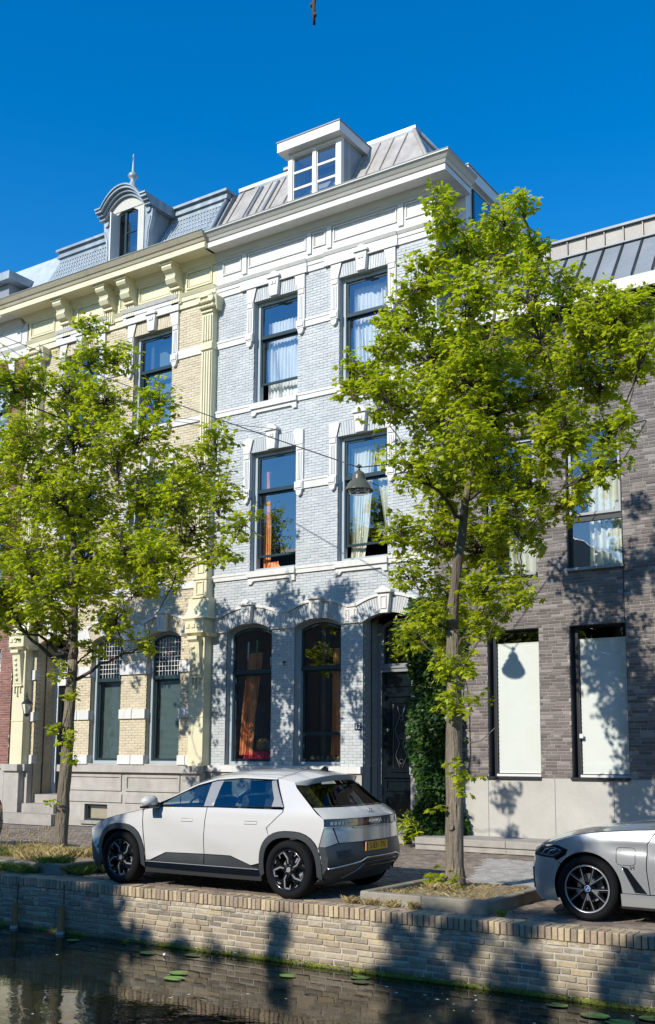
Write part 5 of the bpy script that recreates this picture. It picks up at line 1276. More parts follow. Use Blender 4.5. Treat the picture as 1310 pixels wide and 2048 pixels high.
for s in (-1, 1):
    S = c.side(s); O = (0, s, 0)
    top = lambda a, b, n=10: [(a + (b - a) * i / n, c.ze(a + (b - a) * i / n)) for i in range(n + 1)]
    A = c.arch(fa, wr, ro, 0, 180); B = c.arch(ra, wr, ro, 0, 180)
    Af = [p for p in A if p[0] > .30]
    fend = [(.215, .50), (.22, .735)][::-1]
    c.panel('front_wing', [(1.345, .37)] + [p for p in A if p[0] > .34] + [(.215, .56), (.21, .735)] + top(.22, 1.27)[1:] + [(1.285, .95), (1.33, .6)], S, M['car_white'], out=O)
    d = c.panel('front_door', [(1.36, .355), (1.44, .36), (1.72, .475), (2.408, .487), (2.43, .80), (2.44, 1.095), (1.47, 1.078), (1.295, 1.025), (1.30, .95), (1.345, .6)], S, M['car_white'], out=O, grid=.05)
    c.panel('door_cladding', [(1.455, .345), (2.405, .345), (2.408, .477), (1.725, .465)], S, M['cladding'], d, out=O)
    d2 = c.panel('rear_door', [(2.420, .487), (2.88, .49), (3.22, .385)] + [p for p in c.arch(ra, wr, ro + .004, 180, 128, 8) if p[1] > .40] + [(3.475, .87), (3.70, 1.07), (3.70, 1.10), (2.452, 1.097), (2.442, .80)], S, M['car_white'], out=O, grid=.05)
    c.panel('door_cladding', [(2.418, .345), (3.33, .345), (3.20, .38), (2.875, .48), (2.42, .477)], S, M['cladding'], d2, out=O)
    c.panel('rear_quarter', [p for p in c.arch(ra, wr, ro + .004, 127.5, 12, 12)] + [(4.215, .49), (4.338, .893), (4.325, 1.0), (4.22, 1.06), (4.12, 1.14), (3.96, 1.26), (3.80, 1.38), (3.75, 1.44)] + list(reversed(top(3.46, 3.74, 4))) + [(3.715, 1.135), (3.715, 1.07), (3.49, .87)], S, M['car_white'], out=O, grid=.05)
    c.panel('side_rail', top(1.34, 3.45, 22) + [(3.44, c.ze(3.44) - .028)] + [(x, z - (.030 if x > 1.7 else .016)) for x, z in reversed(top(1.45, 3.40, 20))] + [(1.30, 1.035)], S, M['car_white'], out=O)
    c.panel('bumper_corner', [(4.235, .23), (4.29, .34), (4.225, .48), (4.273, .652), (c.xe(.652), .652)] + [(c.xe(z), z) for z in (.6, .5, .4, .3, .23)], S, M['cladding'], out=O)
    c.panel('rear_corner', [(4.278, .66), (4.346, .89), (c.xe(.893), .893), (c.xe(.78), .78), (c.xe(.66), .66)], S, M['car_hatch_silver'], out=O)
    c.panel('sill', [(1.345, .205), (3.35, .205), (3.36, .33), (1.34, .33)], S, M['gloss_black'], out=O)
    c.line([(1.345, .335), (3.34, .335)], S, .006, 'sill_strip', M['car_grey_trim'])
    for cx, nm in ((fa, 0), (ra, 1)):
        o1 = c.arch(cx, wr, ro - .004, -14, 194, 22); i1 = c.arch(cx, wr, .398, -10, 190, 22)
        w = c.panel('wheel_arch', o1 + i1[::-1], c.side(s, .012), M['cladding'], out=O, grid=.05)
        mb = MB()       # the return into the wheel well
        for a, b in zip(i1[:-1], i1[1:]):
            p, q = c.side(s, .012)(*a), c.side(s, .012)(*b); mb.add([p, q, (q[0], q[1] - s * .26, q[2]), (p[0], p[1] - s * .26, p[2])], [(0, 1, 2, 3)])
        mb.obj('wheel_well', M['car_under'], w)
        c.wheel(cx, s, wr, .262, kind='hex', inset=.0 if nm else .012, tilt=.15 if nm == 0 else -.05)
    c.panel('bumper_side', [(.30, .20)] + [p for p in c.arch(fa, wr, ro, 205, 160, 6)] + [(.215, .55), (.21, .30)], S, M['cladding'], out=O)
    # glass
    g0 = [(1.60, 1.092), (2.37, 1.108), (2.36, 1.425), (2.15, 1.363), (1.80, 1.208)]
    g1 = [(2.545, 1.110), (3.50, 1.125), (3.50, 1.23), (3.36, 1.452), (2.85, 1.468), (2.56, 1.452)]
    inn = c.side(s, -.008)
    w = c.panel('door_window', g0, inn, M['glass_car'], d, out=O); w2 = c.panel('door_window', g1, inn, M['glass_car'], d2, out=O)
    c.panel('window_pillar', [(2.375, 1.108), (2.54, 1.110), (2.555, 1.452), (2.45, 1.447), (2.365, 1.425)], c.side(s, -.004), M['car_grey_trim'], out=O)
    c.panel('window_pillar', [(3.51, 1.125), (3.70, 1.135), (3.45, 1.462), (3.37, 1.455), (3.51, 1.23)], c.side(s, -.002), M['car_grey_trim'], out=O)
    c.panel('mirror_triangle', [(1.44, 1.085), (1.59, 1.092), (1.79, 1.205), (1.76, 1.205)], c.side(s, -.002), M['gloss_black'], out=O)
    c.line([(1.42, 1.085), (2.44, 1.103), (3.71, 1.13), (3.45, 1.467), (2.85, 1.479), (2.45, 1.450), (2.15, 1.375), (1.80, 1.222), (1.47, 1.09)], c.side(s, .001), .009, 'window_trim', M['gloss_black'])
    for x in (2.02, 3.12):
        mb = MB(); h = c.side(s, .004); c.panel('door_handle', [(x, .905), (x + .20, .908), (x + .20, .94), (x, .937)], h, M['car_white'], d if x < 2.4 else d2, out=O)
        c.line([(x, .903), (x + .20, .906), (x + .20, .943), (x, .94), (x, .903)], c.side(s, .002), .003, 'handle_gap', M['cladding'], d if x < 2.4 else d2)
    # mirror
    mb = MB(); mx, mz = c.X0 + 1.53, 1.155; my = c.Yc + s * (c.W0 + .10)
    mb.lathe([(.0, -.13), (.05, -.12), (.078, -.07), (.085, 0), (.08, .07), (.05, .10), (0, .105)], (mx, my, mz), 16, 'y'); o = mb.obj('door_mirror', M['car_white'], root)
    me = o.data
    for v in me.vertices: v.co.x = (v.co.x - (mx + 9.55)) * 1.15 + (mx + 9.55); v.co.z = (v.co.z - mz) * .95 + mz
    mb = MB(); mb.tube([(mx + .02, my - s * .10, mz - .045), (mx + .05, my - s * .22, mz - .08)], [.05, .035], 8); mb.box(mx - .08, mx + .09, my - .10, my + .10, mz - .088, mz - .06); mb.obj('mirror_foot', M['gloss_black'], o)
T = c.top()
nE = 12
c.panel('bonnet', [(.24, -.98), (1.34, -.96), (1.34, .96), (.24, .98)], lambda a, b: T(a, b), M['car_white'], out=(0, 0, 1), grid=.09)
c.line([(.24, -.99), (1.34, -.975)], T, .006, 'bonnet_gap', M['car_under'])
c.panel('windscreen', [(1.42, -.93), (2.28, -.93), (2.28, .93), (1.42, .93)], T, M['glass_car'], out=(0, 0, 1), grid=.1)
c.panel('windscreen_pillar', [(1.36, -1), (2.30, -1), (2.30, -.93), (1.36, -.93)], T, M['car_white'], out=(0, 0, 1), grid=.1)
c.panel('windscreen_pillar', [(1.36, .93), (2.30, .93), (2.30, 1), (1.36, 1)], T, M['car_white'], out=(0, 0, 1), grid=.1)
c.panel('roof', [(2.30, -1), (3.50, -1), (3.50, 1), (2.30, 1)], T, M['car_white'], out=(0, 0, 1), grid=.09)
c.line([(3.46, -1), (3.47, -.7), (3.40, -.3), (3.38, 0)], T, .004, 'roof_seam', M['cladding']); c.line([(2.6, -.86), (3.46, -.84)], T, .003, 'roof_seam', M['cladding'])
c.panel('spoiler', [(3.505, -1), (3.75, -1), (3.75, 1), (3.505, 1)], T, M['car_white'], out=(0, 0, 1), grid=.07)
def lip(u, t):
    x, y, z = T(3.75, u); return (x + .06 * (1 - abs(u) ** 3) * (1 - t) * 1.0, y, z - .075 * t)
c.panel('spoiler_edge', [(-1, 0), (1, 0), (1, 1), (-1, 1)], lip, M['car_white'], out=(1, 0, 0), grid=.12)
c.panel('spoiler_top', [(-1, 0), (1, 0), (1, 1), (-1, 1)], lambda u, t: tuple(Vector(T(3.75, u)).lerp(Vector(lip(u, 0)), t) + Vector((0, 0, .001))), M['car_white'], out=(0, 0, 1), grid=.12)
mb = MB(); p = T(3.52, -.05); mb.prism_y([(p[0] - .06, p[2] - .01), (p[0] + .10, p[2] - .01), (p[0] + .09, p[2] + .04), (p[0] + .05, p[2] + .065)], p[1] - .012, p[1] + .012); mb.obj('roof_antenna', M['gloss_black'], root)
Rr = c.rear(); O = (1, 0, 0)
c.panel('rear_window', [(-.80, 1.150), (.80, 1.150), (.82, 1.40), (-.82, 1.40)], c.rear(-.008), M['glass_rear'], out=O, grid=.09)
c.panel('window_surround', [(-.985, 1.41), (-.985, 1.38), (-.96, 1.14), (.96, 1.14), (.985, 1.38), (.985, 1.41), (.82, 1.40), (.80, 1.152), (-.80, 1.152), (-.82, 1.40)], Rr, M['gloss_black'], out=O, grid=.09)
mb = MB(); mb.box(c.X0 + 3.7, c.X0 + 3.75, c.Yc - .6, c.Yc + .6, .9, 1.40); mb.obj('rear_dark_sheet', M['car_under'], root)  # added black sheet behind the glass, keeps the rear window dark
tg = c.panel('tailgate', [(-1, 1.0), (1, 1.0), (.985, 1.132), (-.985, 1.132)], Rr, M['car_white'], out=O, grid=.07)
lb = c.panel('tail_lamp_band', [(-1, .905), (1, .905), (1, .992), (-1, .992)], c.rear(.004), M['lens_dark'], tg, out=O, grid=.09)
c.panel('lamp_end', [(.70, .91), (1, .91), (1, .99), (.74, .99)], c.rear(.008), M['lens_clear'], tg, out=O, grid=.08)
for u in (-.92, -.86, -.80, -.74, -.68): c.panel('lamp_block', [(u, .925), (u + .045, .925), (u + .045, .965), (u, .965)], c.rear(.010), M['car_grey_trim'], lb, out=O)
c.panel('lamp_block', [(-.62, .935), (-.12, .935), (-.12, .955), (-.62, .955)], c.rear(.010), M['red_lamp'], lb, out=O)
lo = c.panel('lower_tailgate', [(-.78, .705), (.78, .705), (.86, .897), (-.86, .897)], Rr, M['car_hatch_silver'], tg, out=O, grid=.07)
for s in (-1, 1): c.panel('rear_corner', [(s * .80, .705), (s * 1.0, .66), (s * 1.0, .897), (s * .88, .897)], Rr, M['car_hatch_silver'], out=O, grid=.07)
c.line([(-1, .90), (-.55, .897), (-.50, .88), (.5, .88), (.55, .897), (1, .90)], c.rear(.012), .007, 'chrome_strip', M['car_hatch_silver'])
bp = c.panel('rear_bumper', [(-1, .19), (1, .19), (1, .652), (.79, .697), (-.79, .697), (-1, .652)], Rr, M['cladding'], out=O, grid=.08)
c.line([(-1, .395), (-.42, .46), (-.30, .50), (.60, .50), (.75, .47), (1.0, .44)], c.rear(.012), .012, 'bumper_strip', M['chrome'], bp)
for z in (.44, .39): c.line([(-.35, z), (.62, z)], c.rear(.004), .014, 'bumper_vent', M['gloss_black'], bp)
c.line([(-.60, .25), (-.30, .44), (.62, .44), (.8, .3)], c.rear(.004), .010, 'diffuser_edge', M['car_grey_trim'], bp)
for k in range(4): c.line([(-.86, .60 - .022 * k), (-.58, .61 - .022 * k)], c.rear(.004), .006, 'bumper_rib', M['gloss_black'], bp)
p = c.rear(.012)(0, .635)
mb = MB(); mb.box(p[0], p[0] + .012, c.Yc - .26, c.Yc + .26, .58, .69); pl = mb.obj('number_plate', M['plate_yellow'], bp)
mb = MB(); mb.box(p[0] + .0121, p[0] + .0135, c.Yc - .258, c.Yc - .215, .582, .688); mb.obj('plate_band', M['plate_blue'], pl)
text('S-831-TN', 'plate_text', M['black_ink'], pl, (p[0] + .0135, c.Yc + .02, .634), .115, (R(90), 0, R(90)), .001, .82)
p = c.rear(.014)(0, .948); text('IONIQ5', 'car_lettering', M['white_ink'], tg, (p[0] + .004, c.Yc, .948), .058, (R(90), 0, R(90)), .001, 1.2, 0, 1.35)
p = c.rear(.006)(0, 1.065); mb = MB()
n = 20
for i in range(n):
    a, b = 2 * math.pi * i / n, 2 * math.pi * (i + 1) / n
    P = lambda t: (p[0] + .004 - math.sin(t) * .012, c.Yc + .062 * math.cos(t), 1.065 + .034 * math.sin(t)); mb.tube([P(a), P(b)], .004, 5)
for s in (-1, 1): mb.tube([(p[0] + .014, c.Yc + s * .026 - .012, 1.042), (p[0] - .006, c.Yc + s * .026 + .012, 1.088)], .005, 5)
mb.tube([(p[0] + .004, c.Yc - .03, 1.058), (p[0] + .004, c.Yc + .03, 1.072)], .005, 5)
mb.obj('oval_badge', M['chrome'], tg)
Fp = c.front(); O = (-1, 0, 0)
c.panel('front_bumper', [(-1, .19), (1, .19), (1, .44), (-1, .44)], Fp, M['cladding'], out=O, grid=.12)
c.panel('front_panel', [(-1, .445), (1, .445), (1, .60), (-1, .60)], Fp, M['car_white'], out=O, grid=.12)
c.panel('front_lamp_band', [(-1, .605), (1, .605), (1, .735), (-1, .735)], Fp, M['lens_dark'], out=O, grid=.12)
c.panel('headlight', [(-.98, .62), (-.6, .62), (-.6, .70), (-.98, .70)], c.front(.006), M['lens_clear'], out=O, grid=.12)
c.panel('headlight', [(.6, .62), (.98, .62), (.98, .70), (.6, .70)], c.front(.006), M['lens_clear'], out=O, grid=.12)
c.line([(-1.0, .32), (-.7, .30)], c.front(.01), .012, 'bumper_strip', M['chrome'])
c.seats((1.95, 2.95), .62)
mb = MB(); a = c.X0; mb.box(a + 1.3, a + 1.65, c.Yc - .7, c.Yc + .7, .7, 1.02); mb.obj('dashboard', M['interior'], root)
mb = MB()
for i in range(20):
    q = lambda t: (a + 1.78 + .05 * math.sin(t), c.Yc - .38 + .18 * math.cos(t), 1.03 + .17 * math.sin(t)); mb.tube([q(2 * math.pi * i / 20), q(2 * math.pi * (i + 1) / 20)], .014, 6)
mb.tube([(a + 1.6, c.Yc - .38, .97), (a + 1.78, c.Yc - .38, 1.03)], .03, 6); mb.obj('steering_wheel', M['interior'], root)

# ---------------------------------------------------------------- silver-grey saloon at the right
root = thing('parked_car', 'metallic grey saloon with black ten-spoke wheels, its bonnet entering from the right edge', 'car', (-2.6, 11.98, 0), 'cars parked along the quay')
def bmw_crease(x, z):
    b = -.018 * math.exp(-((z - .80) / .035) ** 2) * max(0, min(1, (x - 1.05) / .3)) if x > 1.05 else 0
    return b + .010 * math.exp(-((z - .88) / .03) ** 2) * max(0, min(1, (x - .9) / .3))
WP = [(.15, .93), (.30, .965), (.48, .99), (.66, 1.0), (.86, .985), (.98, .94), (1.08, .87), (1.25, .77), (1.36, .69), (1.46, .62)]
PL = [(.1, .82), (.3, .90), (.6, .955), (1.0, .99), (1.6, 1.0), (3.4, 1.0), (4.0, .985), (4.5, .94), (4.9, .88)]
ZE = [(.22, .70), (.45, .83), (.9, .945), (1.4, .99), (1.75, 1.02), (2.2, 1.21), (2.6, 1.35), (3.1, 1.39), (3.6, 1.35), (4.1, 1.18), (4.35, 1.07), (4.8, 1.03)]
ZC = [(.22, .74), (.45, .86), (.9, .98), (1.4, 1.04), (1.75, 1.07), (2.2, 1.28), (2.6, 1.44), (3.1, 1.475), (3.6, 1.43), (4.1, 1.25), (4.35, 1.12), (4.8, 1.07)]
GG = [(.22, -.20), (.6, -.18), (1.2, -.15), (1.75, -.22), (2.4, -.15), (3.0, 0), (3.8, .1), (4.8, .12)]
XF = [(.15, .26), (.3, .21), (.5, .20), (.68, .24), (.72, .26)]
XE = [(.15, 4.70), (.3, 4.82), (.6, 4.86), (.9, 4.84), (1.03, 4.80)]
BF = [(.15, .20), (.8, .24)]
BR = [(.15, .12), (1.0, .14)]
c = Car(root, -5.09, 11.98, .934, 4.96, WP, PL, ZE, ZC, GG, XF, XE, BF, BR, bmw_crease)
fa, ra, wr, ro = .86, 3.83, .350, .405
c.under(.26, 4.72, ((fa, wr), (ra, wr)), zt=.94)
P_ = M['car_silver']
for s in (-1, 1):
    S = c.side(s); O = (0, s, 0)
    top = lambda a, b, n=10: [(a + (b - a) * i / n, c.ze(a + (b - a) * i / n)) for i in range(n + 1)]
    rnd_arch = lambda cx, r, a0, a1, n: [(cx + r * math.cos(R(a0 + (a1 - a0) * i / n)), wr + r * math.sin(R(a0 + (a1 - a0) * i / n))) for i in range(n + 1)]
    c.panel('front_wing', [(1.265, .33)] + rnd_arch(fa, .398, 0, 140, 20) + [(.50, .63), (.62, .70), (.64, .76), (.52, .80), (.34, .80)] + top(.42, 1.70)[1:] + [(1.62, .97), (1.55, .86), (1.535, .6), (1.56, .335)], S, P_, out=O, grid=.045)
    c.panel('front_bumper_corner', rnd_arch(fa, .398, 142, 205, 10) + [(.44, .185), (.28, .185), (.205, .26), (.20, .5), (.235, .68), (.30, .665), (.47, .655)], S, P_, out=O, grid=.05)
    hl = c.panel('headlight', [(.235, .69), (.30, .672), (.47, .665), (.565, .715), (.575, .755), (.48, .785), (.30, .785)], c.side(s, -.004), M['lens_dark'], out=O, grid=.05)
    c.line([(.26, .70), (.44, .68), (.535, .72), (.55, .75), (.46, .77), (.3, .77), (.26, .70)], c.side(s, -.002), .004, 'lamp_rim', M['lens_clear'], hl)
    c.line([(.31, .70), (.36, .75), (.40, .755)], c.side(s, .0), .004, 'light_guide', M['white_ink'], hl); c.line([(.39, .70), (.43, .74), (.49, .75)], c.side(s, .0), .004, 'light_guide', M['white_ink'], hl)
    d = c.panel('front_door', [(1.57, .335), (2.62, .335), (2.66, .97), (1.70, .965), (1.63, .96), (1.56, .86), (1.545, .6)], S, P_, out=O)
    d2 = c.panel('rear_door', [(2.63, .335), (3.42, .335)] + rnd_arch(ra, .40, 178, 130, 6) + [(3.72, .975), (2.67, .97)], S, P_, out=O)
    c.panel('rear_quarter', rnd_arch(ra, .375, 125, 0, 18) + [(4.25, .3), (4.80, .3), (4.85, .6), (4.84, .9), (4.80, 1.02)] + list(reversed(top(3.95, 4.75))) + [(3.98, 1.0), (3.73, .975)], S, P_, out=O)
    c.panel('sill', [(1.24, .19), (3.44, .19), (3.44, .325), (1.24, .325)], S, P_, out=O)
    c.panel('sill_lower', [(1.24, .165), (3.44, .165), (3.44, .19), (1.24, .19)], c.side(s, .01), M['gloss_black'], out=O)
    c.panel('pillar_rail', top(1.76, 4.0, 22) + [(x, z - .035) for x, z in reversed(top(1.9, 3.9, 20))] + [(1.74, .975)], S, P_, out=O)
    c.panel('door_window', [(1.86, .985), (2.68, .985), (2.68, 1.32), (2.55, 1.295), (2.2, 1.165)], c.side(s, -.006), M['glass_car'], d, out=O)
    c.panel('door_window', [(2.76, .985), (3.65, .99), (3.95, 1.05), (3.6, 1.30), (3.1, 1.345), (2.76, 1.335)], c.side(s, -.006), M['glass_car'], d2, out=O)
    c.panel('window_pillar', [(2.69, .985), (2.75, .985), (2.75, 1.335), (2.69, 1.32)], c.side(s, -.003), M['gloss_black'], out=O)
    fl = c.line([(1.21, .66), (1.225, .635), (1.25, .63), (1.39, .63), (1.415, .645), (1.42, .66), (1.42, .79), (1.405, .81), (1.38, .815), (1.25, .815), (1.225, .805), (1.21, .785), (1.21, .66)], c.side(s, .001), .0035, 'charging_flap', M['cladding'])
    mb = MB(); vn = c.panel('side_vent', [(1.27, .615), (1.335, .60), (1.535, .34), (1.41, .345)], c.side(s, .004), M['gloss_black'], out=O)
    c.line([(1.265, .62), (1.405, .345)], c.side(s, .006), .003, 'vent_trim', M['chrome'], vn)
    if s < 0:
        q = c.side(s, .006)(1.385, .605); text('iM', 'wing_badge', M['chrome'], root, q, .055, (R(90), 0, 0), .002)
    for cx, nm in ((fa, 0), (ra, 1)):
        i1 = rnd_arch(cx, .397, -14, 194, 22); mb = MB()
        for a, b in zip(i1[:-1], i1[1:]):
            p, q = c.side(s, .0)(*a), c.side(s, .0)(*b); mb.add([p, q, (q[0], q[1] - s * .28, q[2]), (p[0], p[1] - s * .28, p[2])], [(0, 1, 2, 3)])
        mb.obj('wheel_well', M['car_under'], root)
        c.wheel(cx, s, wr, .262, kind='ten', inset=.02, tilt=.0)
    q = c.side(s, .02)(2.45, .90); mb = MB(); mb.tube([(q[0] - .1, q[1], q[2]), (q[0], q[1] + s * .02, q[2] + .004), (q[0] + .1, q[1], q[2])], .013, 6); mb.obj('door_handle', P_, d)
    q = c.side(s, .02)(3.45, .91); mb = MB(); mb.tube([(q[0] - .1, q[1], q[2]), (q[0], q[1] + s * .02, q[2] + .004), (q[0] + .1, q[1], q[2])], .013, 6); mb.obj('door_handle', P_, d2)
    mb = MB(); mx, mz, my = c.X0 + 2.02, 1.07, c.Yc + s * (c.W0 + .09); mb.lathe([(0, -.11), (.06, -.1), (.08, 0), (.06, .09), (0, .1)], (mx, my, mz), 14, 'y'); mb.tube([(mx, my - s * .08, mz - .04), (mx, my - s * .16, mz - .07)], .03, 6); mb.obj('door_mirror', P_, root)
T = c.top(); U = (0, 0, 1)
c.panel('bonnet', [(.30, -.90), (.6, -.95), (1.66, -.95), (1.66, .95), (.6, .95), (.30, .90)], lambda a, b: (T(a, b)[0], T(a, b)[1], T(a, b)[2] + .012 * math.exp(-((abs(b) - .55) / .12) ** 2)), P_, out=U, grid=.07)
c.panel('bonnet_edge', [(.24, -1), (1.66, -1), (1.66, -.956), (.6, -.956), (.30, -.906)], T, P_, out=U); c.panel('bonnet_edge', [(.24, 1), (1.66, 1), (1.66, .956), (.6, .956), (.30, .906)], T, P_, out=U)
c.line([(.32, -.9), (.6, -.953), (1.66, -.953)], T, .004, 'bonnet_gap', M['car_under'])
c.panel('windscreen_cowl', [(1.665, -1), (1.80, -1), (1.80, 1), (1.665, 1)], T, M['gloss_black'], out=U)
c.panel('windscreen', [(1.80, -.93), (2.55, -.93), (2.55, .93), (1.80, .93)], T, M['glass_car'], out=U, grid=.12)
for s in (-1, 1): c.panel('windscreen_pillar', [(1.80, s * 1), (2.6, s * 1), (2.6, s * .93), (1.80, s * .93)], T, P_, out=U, grid=.12)
c.panel('roof', [(2.55, -1), (3.5, -1), (3.5, 1), (2.55, 1)], T, P_, out=U, grid=.12)
c.panel('rear_window', [(3.5, -.9), (4.25, -.9), (4.25, .9), (3.5, .9)], T, M['glass_rear'], out=U, grid=.12)
for s in (-1, 1): c.panel('rear_pillar', [(3.5, s * 1), (4.3, s * 1), (4.3, s * .9), (3.5, s * .9)], T, P_, out=U, grid=.12)
c.panel('boot_lid', [(4.26, -1), (4.8, -1), (4.8, 1), (4.26, 1)], T, P_, out=U, grid=.12)
c.panel('rear_bumper', [(-1, .2), (1, .2), (1, .7), (-1, .7)], c.rear(), P_, out=(1, 0, 0), grid=.15)
c.panel('boot_panel', [(-1, .705), (1, .705), (1, 1.02), (-1, 1.02)], c.rear(), P_, out=(1, 0, 0), grid=.15)
for s in (-1, 1): c.panel('tail_light', [(s * .55, .78), (s * 1, .76), (s * 1, .92), (s * .6, .92)], c.rear(.006), M['red_lamp'], out=(1, 0, 0), grid=.12)
O = (-1, 0, 0)
c.panel('front_bumper', [(-1, .19), (1, .19), (1, .66), (.95, .69), (.5, .70), (-.5, .70), (-.95, .69), (-1, .66)], c.front(), P_, out=O, grid=.08)
for s in (-1, 1):
    c.panel('bumper_intake', [(s * .80, .30), (s * .97, .33), (s * .97, .53), (s * .86, .55)], c.front(.005), M['gloss_black'], out=O, grid=.08)
    c.line([(s * .97, .31), (s * .99, .40), (s * .97, .54)], c.front(.008), .012, 'intake_trim', M['lens_dark'])
    c.panel('headlight', [(s * .60, .68), (s * 1, .67), (s * 1, .70), (s * .60, .70)], c.front(.006), M['lens_dark'], out=O, grid=.1)
    g = c.panel('grille', [(s * .04, .45), (s * .36, .47), (s * .40, .60), (s * .34, .69), (s * .04, .69)], c.front(.008), M['gloss_black'], out=O, grid=.1)
    c.line([(s * .04, .45), (s * .36, .47), (s * .40, .60), (s * .34, .69), (s * .04, .69), (s * .04, .45)], c.front(.012), .010, 'grille_frame', M['chrome'], g)
c.panel('lower_intake', [(-.7, .22), (.7, .22), (.62, .38), (-.62, .38)], c.front(.006), M['gloss_black'], out=O, grid=.12)
c.panel('nose_edge', [(.22, -1), (.30, -1), (.30, 1), (.22, 1)], T, P_, out=U)
c.seats((2.3, 3.2), .55)

# ---------------------------------------------------------------- dark car cut off at the left edge
root = thing('parked_car', 'black car with a red tail light, only its rear end inside the left edge', 'car', (-18.1, 11.9, 0), 'cars parked along the quay')
WP = [(.15, .88), (.35, .96), (.6, 1.0), (.85, .995), (1.0, .94), (1.2, .84), (1.35, .74), (1.5, .66)]
PL = [(.1, .84), (.4, .93), (1.0, .99), (3.3, 1.0), (3.8, .96), (4.1, .90), (4.35, .82)]
ZE = [(.2, .72), (.6, .88), (1.2, .98), (1.5, 1.08), (2.2, 1.36), (2.8, 1.42), (3.4, 1.39), (3.85, 1.28)]
ZC = [(.2, .76), (.6, .92), (1.2, 1.02), (1.5, 1.12), (2.2, 1.44), (2.8, 1.50), (3.4, 1.47), (3.85, 1.35)]
GG = [(.2, -.2), (1.2, -.15), (2.2, -.1), (2.8, 0), (3.85, .2)]
XE = [(.15, 4.02), (.3, 4.16), (.55, 4.22), (.8, 4.18), (.98, 4.10), (1.28, 3.85)]
c = Car(root, -20.22, 11.9, .90, 4.35, WP, PL, ZE, ZC, GG, [(.15, .3), (.7, .22)], XE, [(.15, .2), (.8, .2)], [(.15, .14), (1.3, .2)])
fa, ra, wr = .83, 3.45, .33; P_ = M['car_dark']
c.under(.26, 4.05, ((fa, wr), (ra, wr)), zt=.92)
for s in (-1, 1):
    S = c.side(s); O = (0, s, 0)
    top = lambda a, b, n=10: [(a + (b - a) * i / n, c.ze(a + (b - a) * i / n)) for i in range(n + 1)]
    ar = lambda cx, a0, a1: [(cx + .38 * math.cos(R(a0 + (a1 - a0) * i / 14)), wr + .38 * math.sin(R(a0 + (a1 - a0) * i / 14))) for i in range(15)]
    c.panel('front_wing', ar(fa, 0, 170) + [(.25, .35), (.21, .71)] + top(.22, 1.3)[1:] + [(1.28, .33)], S, P_, out=O)
    d = c.panel('front_door', [(1.30, .25), (2.25, .25), (2.28, .94), (1.5, .94), (1.32, .93)], S, P_, out=O); d2 = c.panel('rear_door', [(2.27, .25), (3.05, .25), (3.08, .5), (3.3, .8), (3.35, .95), (2.30, .94)], S, P_, out=O)
    c.panel('rear_quarter', ar(ra, 130, 0) + [(3.95, .25), (4.05, .2)] + [(c.xe(z), z) for z in (.3, .5, .7, .9, 1.1, 1.27)] + list(reversed(top(3.5, 3.84))) + [(3.4, .95), (3.31, .8)], S, P_, out=O)
    c.panel('door_window', [(1.62, .96), (2.3, .96), (2.3, 1.33), (2.1, 1.27)], c.side(s, -.005), M['glass_car'], d, out=O); c.panel('door_window', [(2.36, .96), (3.2, .97), (3.4, 1.05), (3.3, 1.33), (2.36, 1.35)], c.side(s, -.005), M['glass_car'], d2, out=O)
    c.panel('side_rail', top(1.34, 3.86, 22) + [(3.45, 1.0), (3.40, 1.05), (3.32, 1.34)] + [(x, z - .04) for x, z in reversed(top(1.5, 3.3, 20))] + [(1.33, .95)], S, P_, out=O)
    for cx in (fa, ra): c.wheel(cx, s, wr, .235, kind='ten', inset=.03)
    c.panel('tail_light', [(3.98, .80), (c.xe(.78), .78), (c.xe(.95), .95), (c.xe(1.02), 1.02), (3.95, .98)], c.side(s, .006), M['red_lamp'], out=O)
    c.panel('tail_light', [(s * .70, .80), (s * 1, .78), (s * 1, 1.02), (s * .74, 1.0)], c.rear(.008), M['red_lamp'], out=(1, 0, 0))
T = c.top(); U = (0, 0, 1)
c.panel('bonnet', [(.24, -1), (1.34, -1), (1.34, 1), (.24, 1)], T, P_, out=U, grid=.15); c.panel('windscreen', [(1.40, -.93), (2.1, -.93), (2.1, .93), (1.40, .93)], T, M['glass_car'], out=U, grid=.15)
for s in (-1, 1): c.panel('windscreen_pillar', [(1.35, s), (2.12, s), (2.12, s * .93), (1.35, s * .93)], T, P_, out=U, grid=.15)
c.panel('roof', [(2.1, -1), (3.85, -1), (3.85, 1), (2.1, 1)], T, P_, out=U, grid=.12)
c.panel('rear_window', [(-.85, 1.0), (.85, 1.0), (.85, 1.26), (-.85, 1.26)], c.rear(.003), M['glass_rear'], out=(1, 0, 0), grid=.12); c.panel('tailgate', [(-1, .60), (1, .60), (1, 1.28), (-1, 1.28)], c.rear(), P_, out=(1, 0, 0), grid=.12)
c.panel('rear_bumper', [(-1, .2), (1, .2), (1, .595), (-1, .595)], c.rear(.01), P_, out=(1, 0, 0), grid=.12); c.panel('front_bumper', [(-1, .2), (1, .2), (1, .72), (-1, .72)], c.front(), P_, out=(-1, 0, 0), grid=.15)
# ================================================================ ground, quay, canal
def sheet(name, m, x0, x1, y0, y1, z, kind='structure', lab=None, nx=1, ny=1):
    mb = MB(); mb.box(x0, x1, y0, y1, z - .4, z); o = mb.obj(name, m); o['kind'] = kind
    return o
street = sheet('street', M['ground'], -300, 300, 10.78, 500, -.016)
sheet('street_south', M['ground'], -300, 300, -500, .4, 0).name = 'opposite_street'
mb = MB(); mb.box(-300, 300, .4, .8, -1.6, .02); o = mb.obj('opposite_quay', M['quay_joint']); o['kind'] = 'structure'
